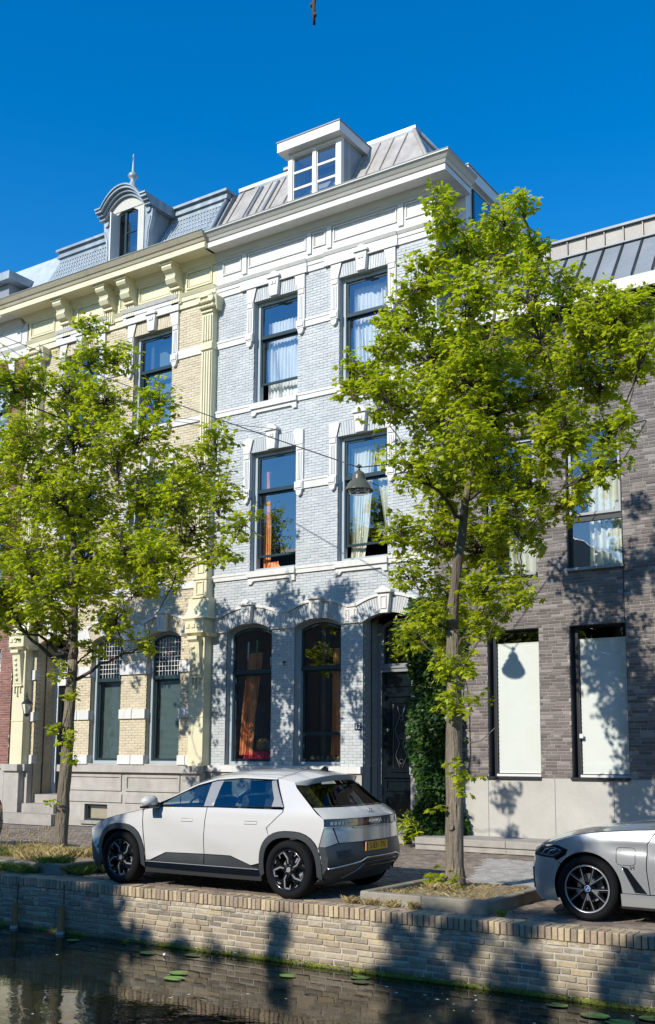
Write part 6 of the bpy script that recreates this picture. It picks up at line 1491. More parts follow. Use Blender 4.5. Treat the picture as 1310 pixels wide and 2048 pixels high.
# herringbone pavers
g = thing('paving', 'brown herringbone brick paving with one grey patch beside the grey saloon', 'paving', (-9, 14, 0), kind='structure'); del g['category']; del g['label']
g.name = 'paving'
q = math.sqrt(.5); L_, w_ = .205, .1025; pav = []
def in_grey(x, y):
    if not 13.5 < y < 16.55: return False
    t = (y - 13.5) / 3.05; x0 = -6.96 - 1.22 * t; return x0 < x < x0 + 1.15
for a in range(-260, 261):
    for b in range(-260, 261):
        d_ = (a - b) % 4
        if d_ not in (0, 3): continue
        if d_ == 0: cx, cy, ang = (a + 1) * w_, (b + .5) * w_, 0
        else: cx, cy, ang = (a + .5) * w_, (b + 1) * w_, 90
        x = -12 + (cx - cy) * q; y = 14 + (cx + cy) * q
        if not (-23 < x < -2.2 and 10.88 < y < 17.30): continue
        if -10.1 < x and y > 17.27: continue
        if x < -17 and y < 12.6: continue
        if -5.45 > x > -7.0 and 10.95 < y < 12.7: continue
        if -12.5 > x > -15.9 and 11.0 < y < 13.2: continue
        pav.append((x, y, ang + 45))
pav.sort(key=lambda p: math.hypot(p[0], p[1]) + (0 if (p[0] > -10 and (p[1] > 13 or p[0] > -5)) else 50))
umb = MB(); umb.box(-L_ / 2 + .006, L_ / 2 - .006, -w_ / 2 + .006, w_ / 2 - .006, -.03, 0)
ume = {}
for k, mm in (('a', 'paver'), ('b', 'grey_paver')):
    me = bpy.data.meshes.new('paver'); me.from_pydata(umb.v, [], umb.f[:5]); me.materials.append(M[mm]); ume[k] = me
rest = {'a': MB(), 'b': MB()}
for i, (x, y, an) in enumerate(pav):
    k = 'b' if in_grey(x, y) else 'a'; z = random.uniform(-.005, .004); an2 = R(an + random.uniform(-1, 1))
    if i < 300:
        o = bpy.data.objects.new('paver', ume[k]); COL.objects.link(o); o.parent = g; o.location = Vector((x, y, z)) - org(g); o.rotation_euler = (random.uniform(-.01, .01), random.uniform(-.01, .01), an2)
    else:
        ca, sa = math.cos(an2), math.sin(an2); tx, ty = random.uniform(-.012, .012), random.uniform(-.012, .012)
        rest[k].add([(x + vx * ca - vy * sa, y + vx * sa + vy * ca, vz + z + vx * tx + vy * ty) for vx, vy, vz in umb.v], umb.f[:5])
rest['a'].obj('paver_field', M['paver'], g, kind='stuff'); rest['b'].obj('paver_field', M['grey_paver'], g, kind='stuff')
# gutter strip of stone along the pavement
# quay wall
QY = 10.55
qw = thing('quay_wall', 'yellow-brown brick quay wall with upright brick coping and moss at the waterline', 'wall', (-8, QY, -.7), kind='structure')
mb = MB(); mb.box(-300, 300, QY + .012, 10.779, -1.6, -.135); mb.box(-300, 300, QY + .03, 10.9, -.135, -.012); mb.obj('wall_core', M['quay_joint'], qw)
ql = brick_list(-30, 6, -.83, -.13, .215, .0705, .012, [], mixed=(.215, .215, .19, .105, .23, .215))
lay_bricks(qw, M['quay_brick'], ql, QY + .008, .215, .0705, .012, D=.04, ch=.008, jy=.007, rough=.0035, vis=lambda x, z: -12.8 < x < -3.2, jr=.02, jz=.003)
xs = -30.0; cl = []
while xs < 6:
    w = random.choice((.062, .066, .070, .058)); cl.append((xs + w / 2, w)); xs += w + .010
cl.sort(key=lambda b: 0 if -12.9 < b[0] < -3.1 else abs(b[0] + 8) + 10)
ume2 = None; mbr = MB()
u = MB(); u.box(-.033, .033, 0, .225, -.065, .065, .007); me = bpy.data.meshes.new('coping_brick'); me.from_pydata(u.v, [], u.f); me.materials.append(M['coping_brick'])
for i, (x, w) in enumerate(cl):
    dy, dz = random.uniform(-.007, .007), random.uniform(-.004, .003)
    if i < 290:
        o = bpy.data.objects.new('coping_brick', me); COL.objects.link(o); o.parent = qw; o.location = Vector((x, QY - .012 + dy, -.065 + dz)) - org(qw); o.scale = (w / .066, 1, 1); o.rotation_euler = (random.uniform(-.02, .02), random.uniform(-.03, .03), random.uniform(-.03, .03))
    else: mbr.box(x - w / 2, x + w / 2, QY - .012 + dy, QY + .213, -.13 + dz, dz, .007)
mbr.obj('coping_brickwork', M['coping_brick'], qw, kind='stuff')
mb = MB(); x = -30
while x < 6: mb.box(x, x + .205, 10.772, 10.872, -.10, random.uniform(-.004, .003), .004); x += .215
mb.obj('edge_course', M['coping_brick'], qw, kind='stuff')
# moss along the waterline
V = []; F = []; nx = 900; rows = [(-.76, .0), (-.737, .028), (-.722, .034), (-.705, .022), (-.692, .003)]
for i in range(nx + 1):
    x = -13.5 + 11.5 * i / nx; k = .55 + .45 * math.sin(x * 2.1) * math.sin(x * 5.3 + 1) + random.uniform(-.25, .25); k *= .45 if x < -10 else 1
    for z, d in rows: V.append((x, QY + .008 - d * max(.15, k) * random.uniform(.7, 1.2), z + random.uniform(-.006, .006) + .01 * k))
for i in range(nx):
    for j in range(4): F.append((i * 5 + j, (i + 1) * 5 + j, (i + 1) * 5 + j + 1, i * 5 + j + 1))
np_obj('moss', V, F, M['moss'], qw, kind='stuff')
mb = MB(); 
for k in range(500):
    x = random.uniform(-10.5, -2.5); z = -.73 + random.random() ** 2 * .055; r = random.uniform(.006, .014); y = QY - .03 * random.random()
    mb.add([(x - r, y, z), (x + r, y, z), (x, y - r * 1.2, z + r * .5), (x, y, z + r * 1.6)], [(0, 2, 3), (2, 1, 3), (0, 1, 2)])
mb.obj('moss_tufts', M['moss'], qw, kind='stuff')
# posts and chains
for i, (x, zt, lb) in enumerate(((-12.85, -.36, 'weathered brown timber post under its chain on the quay wall, farther left one'), (-11.86, -.33, 'brown timber post on a chain at the quay wall, nearer the white car'))):
    t = thing('mooring_post', lb, 'post', (x, QY - .1, -.9), 'timber posts on the quay wall')
    mb = MB(); mb.lathe([(.052, -.5), (.055, .0), (.050, .38), (.040, .43)], (x, QY - .085, zt - .43), 12, 'z'); mb.obj('post', M['wood_post'], t)
    mb = MB(); mb.lathe([(.058, 0), (.058, .05)], (x, QY - .085, -.74), 12, 'z', False); mb.obj('post_foot', M['concrete'], t)
    mb = MB(); zz = zt
    for k in range(9):
        a = math.pi / 2 * (k % 2); z = zt + .01 + .032 * k
        for s in range(8):
            p = lambda v: (x + .012 + .010 * math.cos(v) * math.cos(a), QY - .055 + .010 * math.cos(v) * math.sin(a), z + .022 * math.sin(v)); mb.tube([p(s * math.pi / 4), p((s + 1) * math.pi / 4)], .004, 4)
    mb.obj('chain', M['iron'], t)
# canal water
wm, nt, b, out = new_mat('canal_water')
b.inputs['Base Color'].default_value = (.010, .012, .006, 1); b.inputs['Roughness'].default_value = .025; b.inputs['IOR'].default_value = 1.45; b.inputs['Specular IOR Level'].default_value = .5
v = coords(nt, (1, 1.0, 1)); n1 = noise(nt, v, 1.6, 2, .5, .6); n2 = noise(nt, coords(nt, (1, 1.6, 1)), 6.5, 3, .55, .8); n3 = noise(nt, v, .35, 2)
amp = maprange(nt, n3, .38, .62, .25, 1.0)
hgt = mathn(nt, 'MULTIPLY', mathn(nt, 'ADD', mathn(nt, 'MULTIPLY', n1, 1.0), mathn(nt, 'MULTIPLY', n2, .22)), amp)
sep = node(nt, 'ShaderNodeSeparateXYZ'); nt.links.new(v, sep.inputs[0])
near = maprange(nt, sep.outputs[1], 7.0, 10.2, 1.0, .22); hgt2 = mathn(nt, 'MULTIPLY', hgt, near)
bump(nt, b, hgt2, .20, .06)
mb = MB(); mb.add([(-300, .7, -.73), (300, .7, -.73), (300, QY + .02, -.73), (-300, QY + .02, -.73)], [(0, 1, 2, 3)]); o = mb.obj('canal_water', wm); o['kind'] = 'structure'
mb = MB(); mb.box(-300, 300, .7, QY + .1, -1.8, -1.5); o = mb.obj('canal_bed', M['soil']); o['kind'] = 'structure'
# lily pads
def pad(x, y, r, a, lb, sub=False):
    mb = MB(); n = 22; pts = []
    for i in range(n):
        t = .25 + (2 * math.pi - .5) * i / (n - 1); rr = .8 * r * (1 + .03 * math.sin(5 * t)); pts.append((x + rr * math.cos(t + a) * 1.15, y + rr * math.sin(t + a) * .85, -.724 + random.uniform(0, .004) + (.004 if not sub else -.0035)))
    mb.add([(x, y, -.722 if not sub else -.727)] + pts, [(0, i, i + 1) for i in range(1, n)], True)
    tag(mb.obj('lily_pad', M['lily']), lb, 'lily pad', 'lily pads on the canal')
for x, y, r, a, lb in ((-6.69, 10.30, .13, 2.9, 'bright green lily pad close to the quay wall, below the larger tree'), (-6.55, 10.12, .12, .4, 'paler green lily pad just in front of the bright one below the larger tree'),
    (-4.27, 10.28, .12, 3, 'green lily pad nearest the mossy quay wall at the lower right'), (-3.80, 10.08, .16, 2.7, 'large green lily pad in the lower right corner, the middle one of three'), (-3.50, 9.95, .16, 3, 'green lily pad farthest right at the bottom of the picture'), (-3.30, 10.25, .13, 1, 'lily pad cut by the right edge, near the moss'),
    (-9.79, 10.10, .14, .3, 'pale lily pad in front of the posts end of the quay, beside a white blossom'), (-9.20, 10.28, .12, 1.2, 'dull green lily pad right of the white blossom near the wall'), (-8.46, 9.15, .15, .1, 'sunken grey-green lily pad in the middle of the canal, front one of a pair'), (-8.62, 9.40, .14, .6, 'sunken grey-green lily pad in the middle of the canal, rear one of a pair'),
    (-11.3, 10.2, .11, .2, 'small dark lily pad at the foot of the second timber post'), (-7.45, 9.95, .12, .5, 'faint lily pad below the bright green moss under the white car')): pad(x, y, r, a, lb)
mb = MB(); mb.lathe([(.0, 0), (.018, .008), (.024, .025), (.012, .04)], (-9.47, 10.05, -.725), 8, 'z'); tag(mb.obj('water_blossom', M['petal']), 'small white blossom floating beside the pale lily pad', 'flower')
mb = MB()
for k in range(70):
    x, y = random.uniform(-12, -3), random.uniform(7.2, 10.3)
    if k % 3 == 0: x = random.uniform(-6.5, -3.6); y = random.uniform(9.2, 10.3)
    r = random.uniform(.005, .016); mb.add([(x + r * math.cos(t) * 1.4, y + r * math.sin(t), -.7265) for t in (0, 1.2, 2.4, 3.6, 4.8)], [(0, 1, 2, 3, 4)])
o = mb.obj('floating_petals', M['petal']); o['kind'] = 'stuff'; o['label'] = 'tiny white petals and seeds scattered over the dark canal water'

# ================================================================ tree pits
def kerb_run(parent, pts, w=.12, h=.15, seg=.95):
    for (x0, y0), (x1, y1) in zip(pts[:-1], pts[1:]):
        l = math.hypot(x1 - x0, y1 - y0); n = max(1, round(l / seg)); ux, uy = (x1 - x0) / l, (y1 - y0) / l; nx, ny = -uy, ux
        for i in range(n):
            a, b = l * i / n + .004, l * (i + 1) / n - .004; hh = h + random.uniform(-.006, .006)
            P = lambda t, s: (x0 + ux * t + nx * s, y0 + uy * t + ny * s)
            c4 = [P(a, 0), P(b, 0), P(b, w), P(a, w)]; i4 = [P(a + .008, .008), P(b - .008, .008), P(b - .008, w - .008), P(a + .008, w - .008)]
            mb = MB(); vs = [(x, y, -.03) for x, y in c4] + [(x, y, hh - .012) for x, y in c4] + [(x, y, hh) for x, y in i4]
            mb.add(vs, [(0, 1, 5, 4), (1, 2, 6, 5), (2, 3, 7, 6), (3, 0, 4, 7), (4, 5, 9, 8), (5, 6, 10, 9), (6, 7, 11, 10), (7, 4, 8, 11), (8, 9, 10, 11)]); mb.obj('kerb_stone', M['kerb'], parent)
def mound(parent, x0, x1, y0, y1, z, amp, m):
    nx, ny = 26, 20; V = []
    for j in range(ny + 1):
        for i in range(nx + 1):
            s, t = i / nx, j / ny; e = min(s, 1 - s, t, 1 - t); V.append((x0 + (x1 - x0) * s, y0 + (y1 - y0) * t, z + amp * min(1, e * 5) * (.6 + .4 * math.sin(7 * s + 3 * t)) + random.uniform(-.008, .008)))
    F = [(j * (nx + 1) + i, j * (nx + 1) + i + 1, (j + 1) * (nx + 1) + i + 1, (j + 1) * (nx + 1) + i) for j in range(ny) for i in range(nx)]
    np_obj('soil', V, F, M[m], parent)
pit = thing('tree_pit', 'raised concrete kerb with dry grass round the larger tree between the two cars', 'planter', (-6.2, 11.8, 0))
kerb_run(pit, [(-7.08, 10.90), (-5.36, 10.90)]); kerb_run(pit, [(-5.36, 10.905), (-5.28, 12.75)]); kerb_run(pit, [(-7.0, 12.95), (-7.08, 10.905)]); kerb_run(pit, [(-5.28, 13.0), (-7.0, 13.0)], h=.02)
mound(pit, -6.98, -5.42, 11.02, 12.95, .06, .05, 'soil')
pit1 = thing('tree_pit', 'overgrown low kerb with straw-coloured grass round the foot of the left tree', 'planter', (-14, 12, 0))
kerb_run(pit1, [(-15.9, 10.98), (-12.50, 10.98)]); kerb_run(pit1, [(-12.50, 10.985), (-12.5, 13.1)])
mound(pit1, -15.9, -12.62, 11.08, 13.2, .07, .09, 'soil')
def grass(parent, name, m, n, area, h, lean=.4, z=.08, dens=None):
    V = np.zeros((n, 4, 3)); 
    for i in range(n):
        x, y, zz = area(); a = random.uniform(0, 6.28); hh = h * random.uniform(.4, 1.1); w = random.uniform(.002, .005); lx, ly = random.gauss(0, lean) * hh, random.gauss(0, lean) * hh
        ca, sa = math.cos(a) * w, math.sin(a) * w
        V[i] = [(x - ca, y - sa, zz), (x + ca, y + sa, zz), (x + lx * .6 + ca * .5, y + ly * .6 + sa * .5, zz + hh * .65), (x + lx * 1.2, y + ly * 1.2, zz + hh * .92)]
    F = np.arange(n * 4).reshape(n, 4); np_obj(name, V.reshape(-1, 3), F, M[m], parent, kind='stuff')
def tuft_area(cs):
    def f():
        cx, cy, r, z = random.choice(cs); t = random.uniform(0, 6.28); q = r * random.random() ** .7; return cx + q * math.cos(t), cy + q * math.sin(t) * .7, z
    return f
grass(pit, 'dry_grass', 'grass_dry', 1800, lambda: (random.uniform(-6.95, -5.45), random.uniform(11.05, 12.6), .09), .04, 1.1)
grass(pit, 'dry_grass', 'grass_dry', 750, tuft_area([(-6.75, 11.2, .18, .08), (-6.9, 10.86, .12, 0), (-6.6, 10.86, .10, 0), (-6.3, 10.86, .06, 0), (-6.5, 11.9, .2, .1), (-7.2, 10.88, .1, 0)]), .10, .5)
grass(pit, 'green_grass', 'grass_green', 220, tuft_area([(-6.72, 12.3, .10, .1), (-6.9, 12.6, .1, .1), (-5.2, 10.93, .05, 0)]), .09, .5)
grass(pit1, 'dry_grass', 'grass_dry', 4600, tuft_area([(-14.2, 12.1, .7, .12), (-14.6, 12.3, .5, .12), (-13.8, 11.7, .5, .12), (-13.4, 12.2, .4, .12), (-15.2, 11.8, .4, .12)]), .16, .38)
grass(pit1, 'green_grass', 'grass_green', 4200, tuft_area([(-15.2, 11.4, .5, .1), (-14.8, 11.9, .5, .1), (-13.2, 10.93, .3, 0), (-13.8, 10.92, .3, 0), (-14.5, 10.92, .4, 0), (-12.9, 11.2, .3, .1), (-12.3, 11.2, .2, 0), (-12.2, 11.6, .2, 0), (-13.2, 12.6, .25, .12)]), .15, .5)
mb = MB()
for k in range(26):
    x, y = random.uniform(-15.6, -14.3), random.uniform(11.6, 12.8); h = random.uniform(.2, .42); lx = random.gauss(0, .04)
    mb.tube([(x, y, .1), (x + lx, y, .1 + h)], .003, 4); mb.lathe([(.0, 0), (.012, .02), (.010, .06), (0, .08)], (x + lx, y, .1 + h - .01), 6, 'z')
mb.obj('seed_heads', M['grass_dry'], pit1, kind='stuff')

# ================================================================ trees
LEAF = np.array([(0, 0, 0), (.36, .10, -.06), (.52, .52, -.12), (.17, .60, -.0), (0, 1.0, -.10), (-.17, .60, -.0), (-.52, .52, -.12), (-.36, .10, -.06)])
LF = np.array([(0, 1, 2, 3), (0, 3, 4, 5), (0, 5, 6, 7)])
LANCE = np.array([(0, 0, 0), (.13, .25, -.02), (.16, .5, -.04), (.08, .8, -.08), (0, 1.0, -.12), (-.08, .8, -.08), (-.16, .5, -.04), (-.13, .25, -.02)])
def leaves_mesh(name, P, D, N, S, m, parent, shape=LEAF, kind=None):
    """P leaf base, D blade direction, N blade normal, S size"""
    D = D / np.linalg.norm(D, axis=1, keepdims=True); X = np.cross(D, N); X /= np.linalg.norm(X, axis=1, keepdims=True) + 1e-9; N = np.cross(X, D)
    V = P[:, None, :] + S[:, None, None] * (X[:, None, :] * shape[None, :, 0:1] + D[:, None, :] * shape[None, :, 1:2] + N[:, None, :] * shape[None, :, 2:3])
    n = len(P); F = (LF[None] + (np.arange(n) * 8)[:, None, None]).reshape(-1, 4)
    return np_obj(name, V.reshape(-1, 3), F, m, parent, kind=kind)
def curve3(p0, p1, sag=.0, n=6, jit=.03, up=.0):
    p0, p1 = Vector(p0), Vector(p1); out = []; l = (p1 - p0).length
    for i in range(n + 1):
        t = i / n; p = p0.lerp(p1, t); p.z += up * l * math.sin(math.pi * t) ; 
        if 0 < i < n: p += Vector((random.gauss(0, jit), random.gauss(0, jit), random.gauss(0, jit))) * l
        out.append(p)
    return out
def tree(name, label, trunk, rads, blobs, k_tw, lsize, leafmat, group, per=7, stub=()):
    t = thing(name, label, 'tree', trunk[0], group)
    # bark with a lumpy outline
    pts = []; rr = []
    for (p, q, ra_, rb) in zip(trunk[:-1], trunk[1:], rads[:-1], rads[1:]):
        for i in range(6):
            s = i / 6; pts.append(Vector(p).lerp(Vector(q), s) + Vector((random.gauss(0, .006), random.gauss(0, .006), 0))); rr.append((ra_ + (rb - ra_) * s) * random.uniform(.965, 1.04))
    pts.append(Vector(trunk[-1])); rr.append(rads[-1])
    ks = min([i for i, p in enumerate(pts) if p.z > trunk[0][2] + 3.35] + [len(pts) - 2])
    mb = MB(); mb.tube(pts[:ks + 1], rr[:ks + 1], 18); mb.obj('trunk', M['bark'], t)
    mb = MB(); mb.tube(pts[ks:], rr[ks:], 12); mb.obj('leader', M['bark_shade'], t)
    twigs = MB()
    nodes = [(Vector(p), r) for p, r in zip(pts, rr) if p.z > trunk[0][2] + 2.9]
    order = sorted(blobs, key=lambda b: (b[2] - trunk[0][2]) + 1.2 * math.hypot(b[0] - trunk[-1][0], b[1] - trunk[-1][1]))
    P = []; D = []
    for (x, y, z, r) in order:
        c_ = Vector((x, y, z))
        best = min(nodes, key=lambda q: (q[0] - c_).length + (4 if q[0].z > c_.z - .35 * (q[0] - c_).xy.length - .1 else 0) + .6 * (q[0] - c_).xy.length)
        l = (best[0] - c_).length; r0 = min(best[1] * .62, .012 + .014 * l + .02 * r)
        cv = curve3(best[0], c_, n=8, jit=.025, up=.03)
        rad = [r0 + (.010 - r0) * (i / 8) ** .8 for i in range(9)]
        limb = MB(); limb.tube(cv, rad, 7); limb.obj('limb', M['bark_dark'], t)
        for i in range(2, 9): nodes.append((cv[i], rad[i]))
        for _ in range(max(10, int(k_tw * r ** 1.9))):
            v = Vector((random.gauss(0, 1), random.gauss(0, 1), random.gauss(0, 1))).normalized() * r * random.uniform(.35, 1.12) ** .8
            v.z *= .92; e = c_ + v; s = cv[random.randint(5, 8)]
            tw = curve3(s, e, n=3, jit=.06, up=.06); twigs.tube(tw, [.007, .005, .004, .003], 4, False)
            dr = (tw[-1] - tw[-2]).normalized()
            P.append(tw[-1]); D.append(dr)
            P.append(tw[2]); D.append((tw[2] - tw[1]).normalized())
    twigs.obj('twigs', M['bark_dark'], t, kind='stuff')
    for (x, y, z, r, n) in stub:
        for _ in range(n):
            P.append(Vector((x + random.gauss(0, r), y + random.gauss(0, r) - .05, z + random.gauss(0, r)))); D.append(Vector((random.gauss(0, 1), -.4, random.gauss(0, .6) - .2)).normalized())
    P = np.array([tuple(p) for p in P]); D = np.array([tuple(d) for d in D]); n0 = len(P)
    P = np.repeat(P, per, 0); D = np.repeat(D, per, 0); n = len(P)
    rv = RNG.normal(size=(n, 3)); rv[:, 2] *= .45; rv /= np.linalg.norm(rv, axis=1, keepdims=True)
    st = rv * .9 + D * .5; st /= np.linalg.norm(st, axis=1, keepdims=True)
    base = P + st * (RNG.uniform(.02, .09, n)[:, None]) * (lsize / .09)
    Dr = st + np.array([0, 0, -.45]) + RNG.normal(scale=.22, size=(n, 3))
    Nn = np.array([0, -.12, 1.0]) + st * .55 + RNG.normal(scale=.33, size=(n, 3))
    S = lsize * RNG.uniform(.42, 1.28, n)
    leaves_mesh('crown', base, Dr, Nn, S, M[leafmat], t, kind='stuff')
    return t, n
T2 = [(-6.31, 11.82, 9.14, 0.31), (-6.65, 12.51, 9.02, 0.44), (-5.54, 12.09, 8.97, 0.33), (-5.87, 12.7, 8.82, 0.49), (-7.16, 12.75, 8.79, 0.47), (-5.58, 11.09, 7.46, 0.52), (-4.73, 10.93, 7.29, 0.47), (-5.1, 13.2, 8.38, 0.36), (-7.16, 11.75, 7.43, 0.4), (-7.61, 11.75, 7.13, 0.35), (-7.7, 13.88, 8.2, 0.71), (-5.97, 12.3, 7.15, 0.68), (-5.62, 13.4, 7.67, 0.64), (-4.47, 12.32, 7.26, 0.42), (-4.11, 12.74, 7.47, 0.36), (-3.56, 11.68, 6.64, 0.24), (-7.92, 12.78, 7.09, 0.49), (-7.41, 13.49, 7.04, 0.76), (-5.91, 12.46, 6.41, 0.71), (-5.33, 13.11, 6.78, 0.58), (-4.54, 12.83, 6.68, 0.36), (-6.64, 11.28, 5.53, 0.35), (-6.99, 13.16, 5.88, 0.72), (-5.87, 12.66, 5.6, 0.64), (-4.77, 11.79, 5.63, 0.45), (-3.95, 11.26, 5.16, 0.29), (-4.96, 13.1, 5.4, 0.25), (-7.35, 12.33, 4.94, 0.32), (-7.14, 13.05, 4.9, 0.56), (-6.61, 13.53, 4.93, 0.6), (-5.65, 12.98, 4.94, 0.41), (-5.21, 13.27, 5.22, 0.28), (-7.05, 12.15, 4.24, 0.31), (-7.02, 13.27, 4.11, 0.46), (-5.95, 12.25, 4.03, 0.35), (-5.95, 13.21, 4.23, 0.24), (-7.02, 13.19, 3.44, 0.29), (-3.84, 11.7, 5.77, 0.18), (-7.97, 11.84, 6.97, 0.18), (-7.33, 11.9, 7.89, 0.22)]
T1 = [(-15.05, 13.42, 10.11, 0.29), (-14.02, 12.43, 8.9, 0.48), (-15.2, 13.0, 8.69, 0.63), (-15.09, 12.09, 8.58, 0.46), (-13.63, 12.62, 8.09, 0.64), (-12.08, 12.33, 7.72, 0.39), (-12.19, 12.15, 6.99, 0.52), (-14.59, 12.87, 7.57, 0.88), (-16.13, 12.87, 7.82, 0.79), (-18.7, 13.89, 8.28, 0.91), (-16.3, 13.18, 6.92, 0.92), (-15.62, 13.97, 6.79, 1.03), (-13.75, 13.74, 6.69, 0.8), (-12.72, 14.09, 7.1, 0.58), (-11.33, 13.07, 6.18, 0.45), (-9.79, 11.87, 5.21, 0.29), (-12.5, 13.75, 5.83, 0.65), (-14.19, 14.09, 5.75, 0.79), (-15.62, 13.9, 5.67, 0.86), (-15.91, 12.82, 5.52, 0.83), (-17.75, 13.28, 6.4, 0.95), (-13.94, 11.68, 4.45, 0.6), (-14.74, 13.63, 4.86, 0.6), (-12.71, 12.77, 4.71, 0.37), (-15.32, 12.07, 4.52, 0.42), (-10.88, 11.66, 4.75, 0.3), (-11.55, 13.17, 5.1, 0.21), (-19.69, 14.17, 7.59, 1.1), (-15.55, 11.28, 4.88, 0.72), (-12.37, 13.08, 4.77, 0.21), (-15.9, 12.44, 4.19, 0.28)]
T2 += [(-6.16, 12.43, 3.52, 0.27), (-6.13, 12.83, 3.8, 0.31), (-5.15, 11.57, 3.77, 0.23), (-6.77, 12.14, 3.67, 0.27), (-6.06, 11.78, 2.94, 0.21), (-6.68, 12.26, 2.93, 0.19), (-7.1, 12.31, 3.43, 0.21), (-5.76, 11.41, 5.76, 0.53), (-5.99, 11.74, 6.7, 0.55), (-5.35, 11.84, 4.88, 0.39)]
T1 += [(-13.22, 12.6, 4.08, 0.44), (-14.82, 12.79, 4.11, 0.42), (-15.75, 12.87, 4.28, 0.38), (-12.89, 13.11, 3.72, 0.25), (-13.95, 12.78, 3.61, 0.27), (-17.18, 13.08, 4.49, 0.5), (-12.06, 11.65, 5.03, 0.58), (-14.45, 12.34, 6.3, 0.74), (-12.51, 13.11, 6.21, 0.54)]
T2 += [(-4.09, 12.19, 7.26, 0.4), (-3.77, 12.42, 7.47, 0.3), (-4.64, 13.22, 8.06, 0.33), (-3.76, 12.21, 6.67, 0.29), (-4.08, 12.31, 6.77, 0.33), (-4.74, 12.48, 6.96, 0.41), (-4.56, 11.6, 5.86, 0.38), (-5.35, 12.32, 5.38, 0.34), (-4.26, 12.58, 5.95, 0.3), (-7.52, 12.93, 8.48, 0.4), (-7.1, 11.4, 6.81, 0.32), (-5.05, 11.86, 8.31, 0.26), (-5.01, 11.39, 8.77, 0.21), (-6.35, 12.97, 9.37, 0.27), (-6.96, 12.72, 9.98, 0.22)]
T1 += [(-15.29, 11.49, 8.43, 0.67), (-17.0, 13.4, 8.2, 0.5), (-13.58, 12.84, 8.9, 0.39), (-11.19, 12.75, 6.99, 0.35), (-11.0, 11.75, 5.89, 0.49), (-9.7, 11.43, 4.75, 0.22), (-15.29, 12.56, 5.04, 0.57), (-14.92, 11.53, 4.6, 0.53), (-12.55, 11.82, 6.96, 0.52), (-13.51, 11.93, 4.71, 0.52), (-11.22, 11.47, 4.91, 0.39)]
t2, n2 = tree('street_tree', 'taller maple-like tree with two leafy tops, right of the white car', [(-6.557, 12.39, .05), (-6.555, 12.39, .35), (-6.545, 12.39, 2.93), (-6.555, 12.39, 3.75), (-6.35, 12.42, 5.25), (-6.05, 12.5, 6.6), (-5.95, 12.5, 7.6), (-5.8, 12.5, 8.6)], [.150, .124, .100, .076, .052, .038, .026, .012], T2, 235, .084, 'leaf', 'street trees', stub=((-6.56, 12.25, 2.55, .10, 14), (-6.30, 12.3, 2.5, .12, 14), (-6.36, 12.2, 1.62, .06, 8), (-6.32, 12.2, 1.45, .07, 7), (-6.5, 12.3, 3.05, .10, 12), (-6.75, 12.2, .22, .05, 6), (-6.42, 12.2, .2, .04, 4), (-6.7, 12.25, 1.1, .03, 3)))
t1, n1_ = tree('street_tree', 'broad maple-like tree rising from dry grass before the yellow house', [(-14.37, 12.6, .0), (-14.37, 12.6, .3), (-14.30, 12.6, 1.86), (-14.24, 12.6, 3.3), (-14.25, 12.6, 4.15), (-14.45, 12.7, 5.3), (-14.65, 12.8, 6.6), (-14.8, 12.9, 8.0), (-14.95, 13.1, 9.3)], [.145, .118, .102, .09, .072, .054, .04, .026, .012], T1, 175, .088, 'leaf', 'street trees', stub=((-13.95, 12.4, 2.8, .07, 8), (-14.3, 12.35, 2.25, .07, 8), (-13.95, 12.4, 2.05, .07, 8), (-13.9, 12.4, 1.72, .06, 6), (-14.35, 12.4, 1.0, .04, 3), (-14.25, 12.4, 3.3, .12, 12)))
print('LEAVES', n1_, n2)
mb = MB(); mb.tube([(-14.30, 12.47, 2.2), (-14.12, 12.4, 2.45), (-14.02, 12.42, 2.9), (-14.05, 12.42, 3.0)], [.012, .01, .007, .004], 6); mb.obj('bare_shoot', M['bark'], t1)
mb = MB(); mb.tube([(-6.30, 12.36, 1.95), (-6.1, 12.3, 1.98), (-5.9, 12.32, 2.15)], [.010, .007, .004], 6); mb.lathe([(.05, -.02), (.03, .0)], (-6.55, 12.27, .86), 8, 'y'); mb.obj('bare_shoot', M['bark'], t2)

# climbing plant between the door and the dark building
iv = thing('climbing_plant', 'dark green climbing shrub covering the wall between the black door and the dark brick building', 'climber', (-10.1, 18.1, 0))
mb = MB()
for k in range(9):
    x = random.uniform(-10.2, -9.5); y = random.uniform(17.9, 18.2); p = [(x, y, 0)]
    for j in range(9): x += random.gauss(-.01, .09); y += random.gauss(0, .05); y = min(y, 18.25); p.append((max(-10.35, min(-9.3, x)), y, .5 * (j + 1)))
    mb.tube(p, [.025 - .0022 * j for j in range(10)], 5)
mb.obj('stems', M['bark_dark'], iv)
n = 10500; P = np.zeros((n, 3))
for i in range(n):
    while True:
        z = random.uniform(.15, 4.9); t = z / 4.9
        c0 = -10.0 + .05 * math.sin(z * 2.2) - (.10 if z > 3 else 0); hw = .50 + .10 * math.sin(z * 3.1 + 1) + (.14 if 3.3 < z < 4.5 else 0) + (.06 if z < 1 else 0)
        s = random.uniform(-1, 1); x = c0 + hw * s
        if x > -9.2: continue
        d_ = .62 * math.sqrt(max(.02, 1 - s * s)) * (.75 + .25 * math.sin(5 * z + 3 * x)); y = 18.28 - d_ * random.uniform(.55, 1.0) ** .6
        break
    P[i] = (x, y, z)
Dd = RNG.normal(size=(n, 3)) * [.9, .5, .5] + [0, -.5, -.35]; Nn = RNG.normal(scale=.45, size=(n, 3)) + [0, -.7, .75]
leaves_mesh('crown', P, Dd, Nn, RNG.uniform(.07, .14, n), M['ivy_leaf'], iv, LANCE * np.array([1.7, 1, 1]), kind='stuff')
n = 520; P = np.zeros((n, 3))
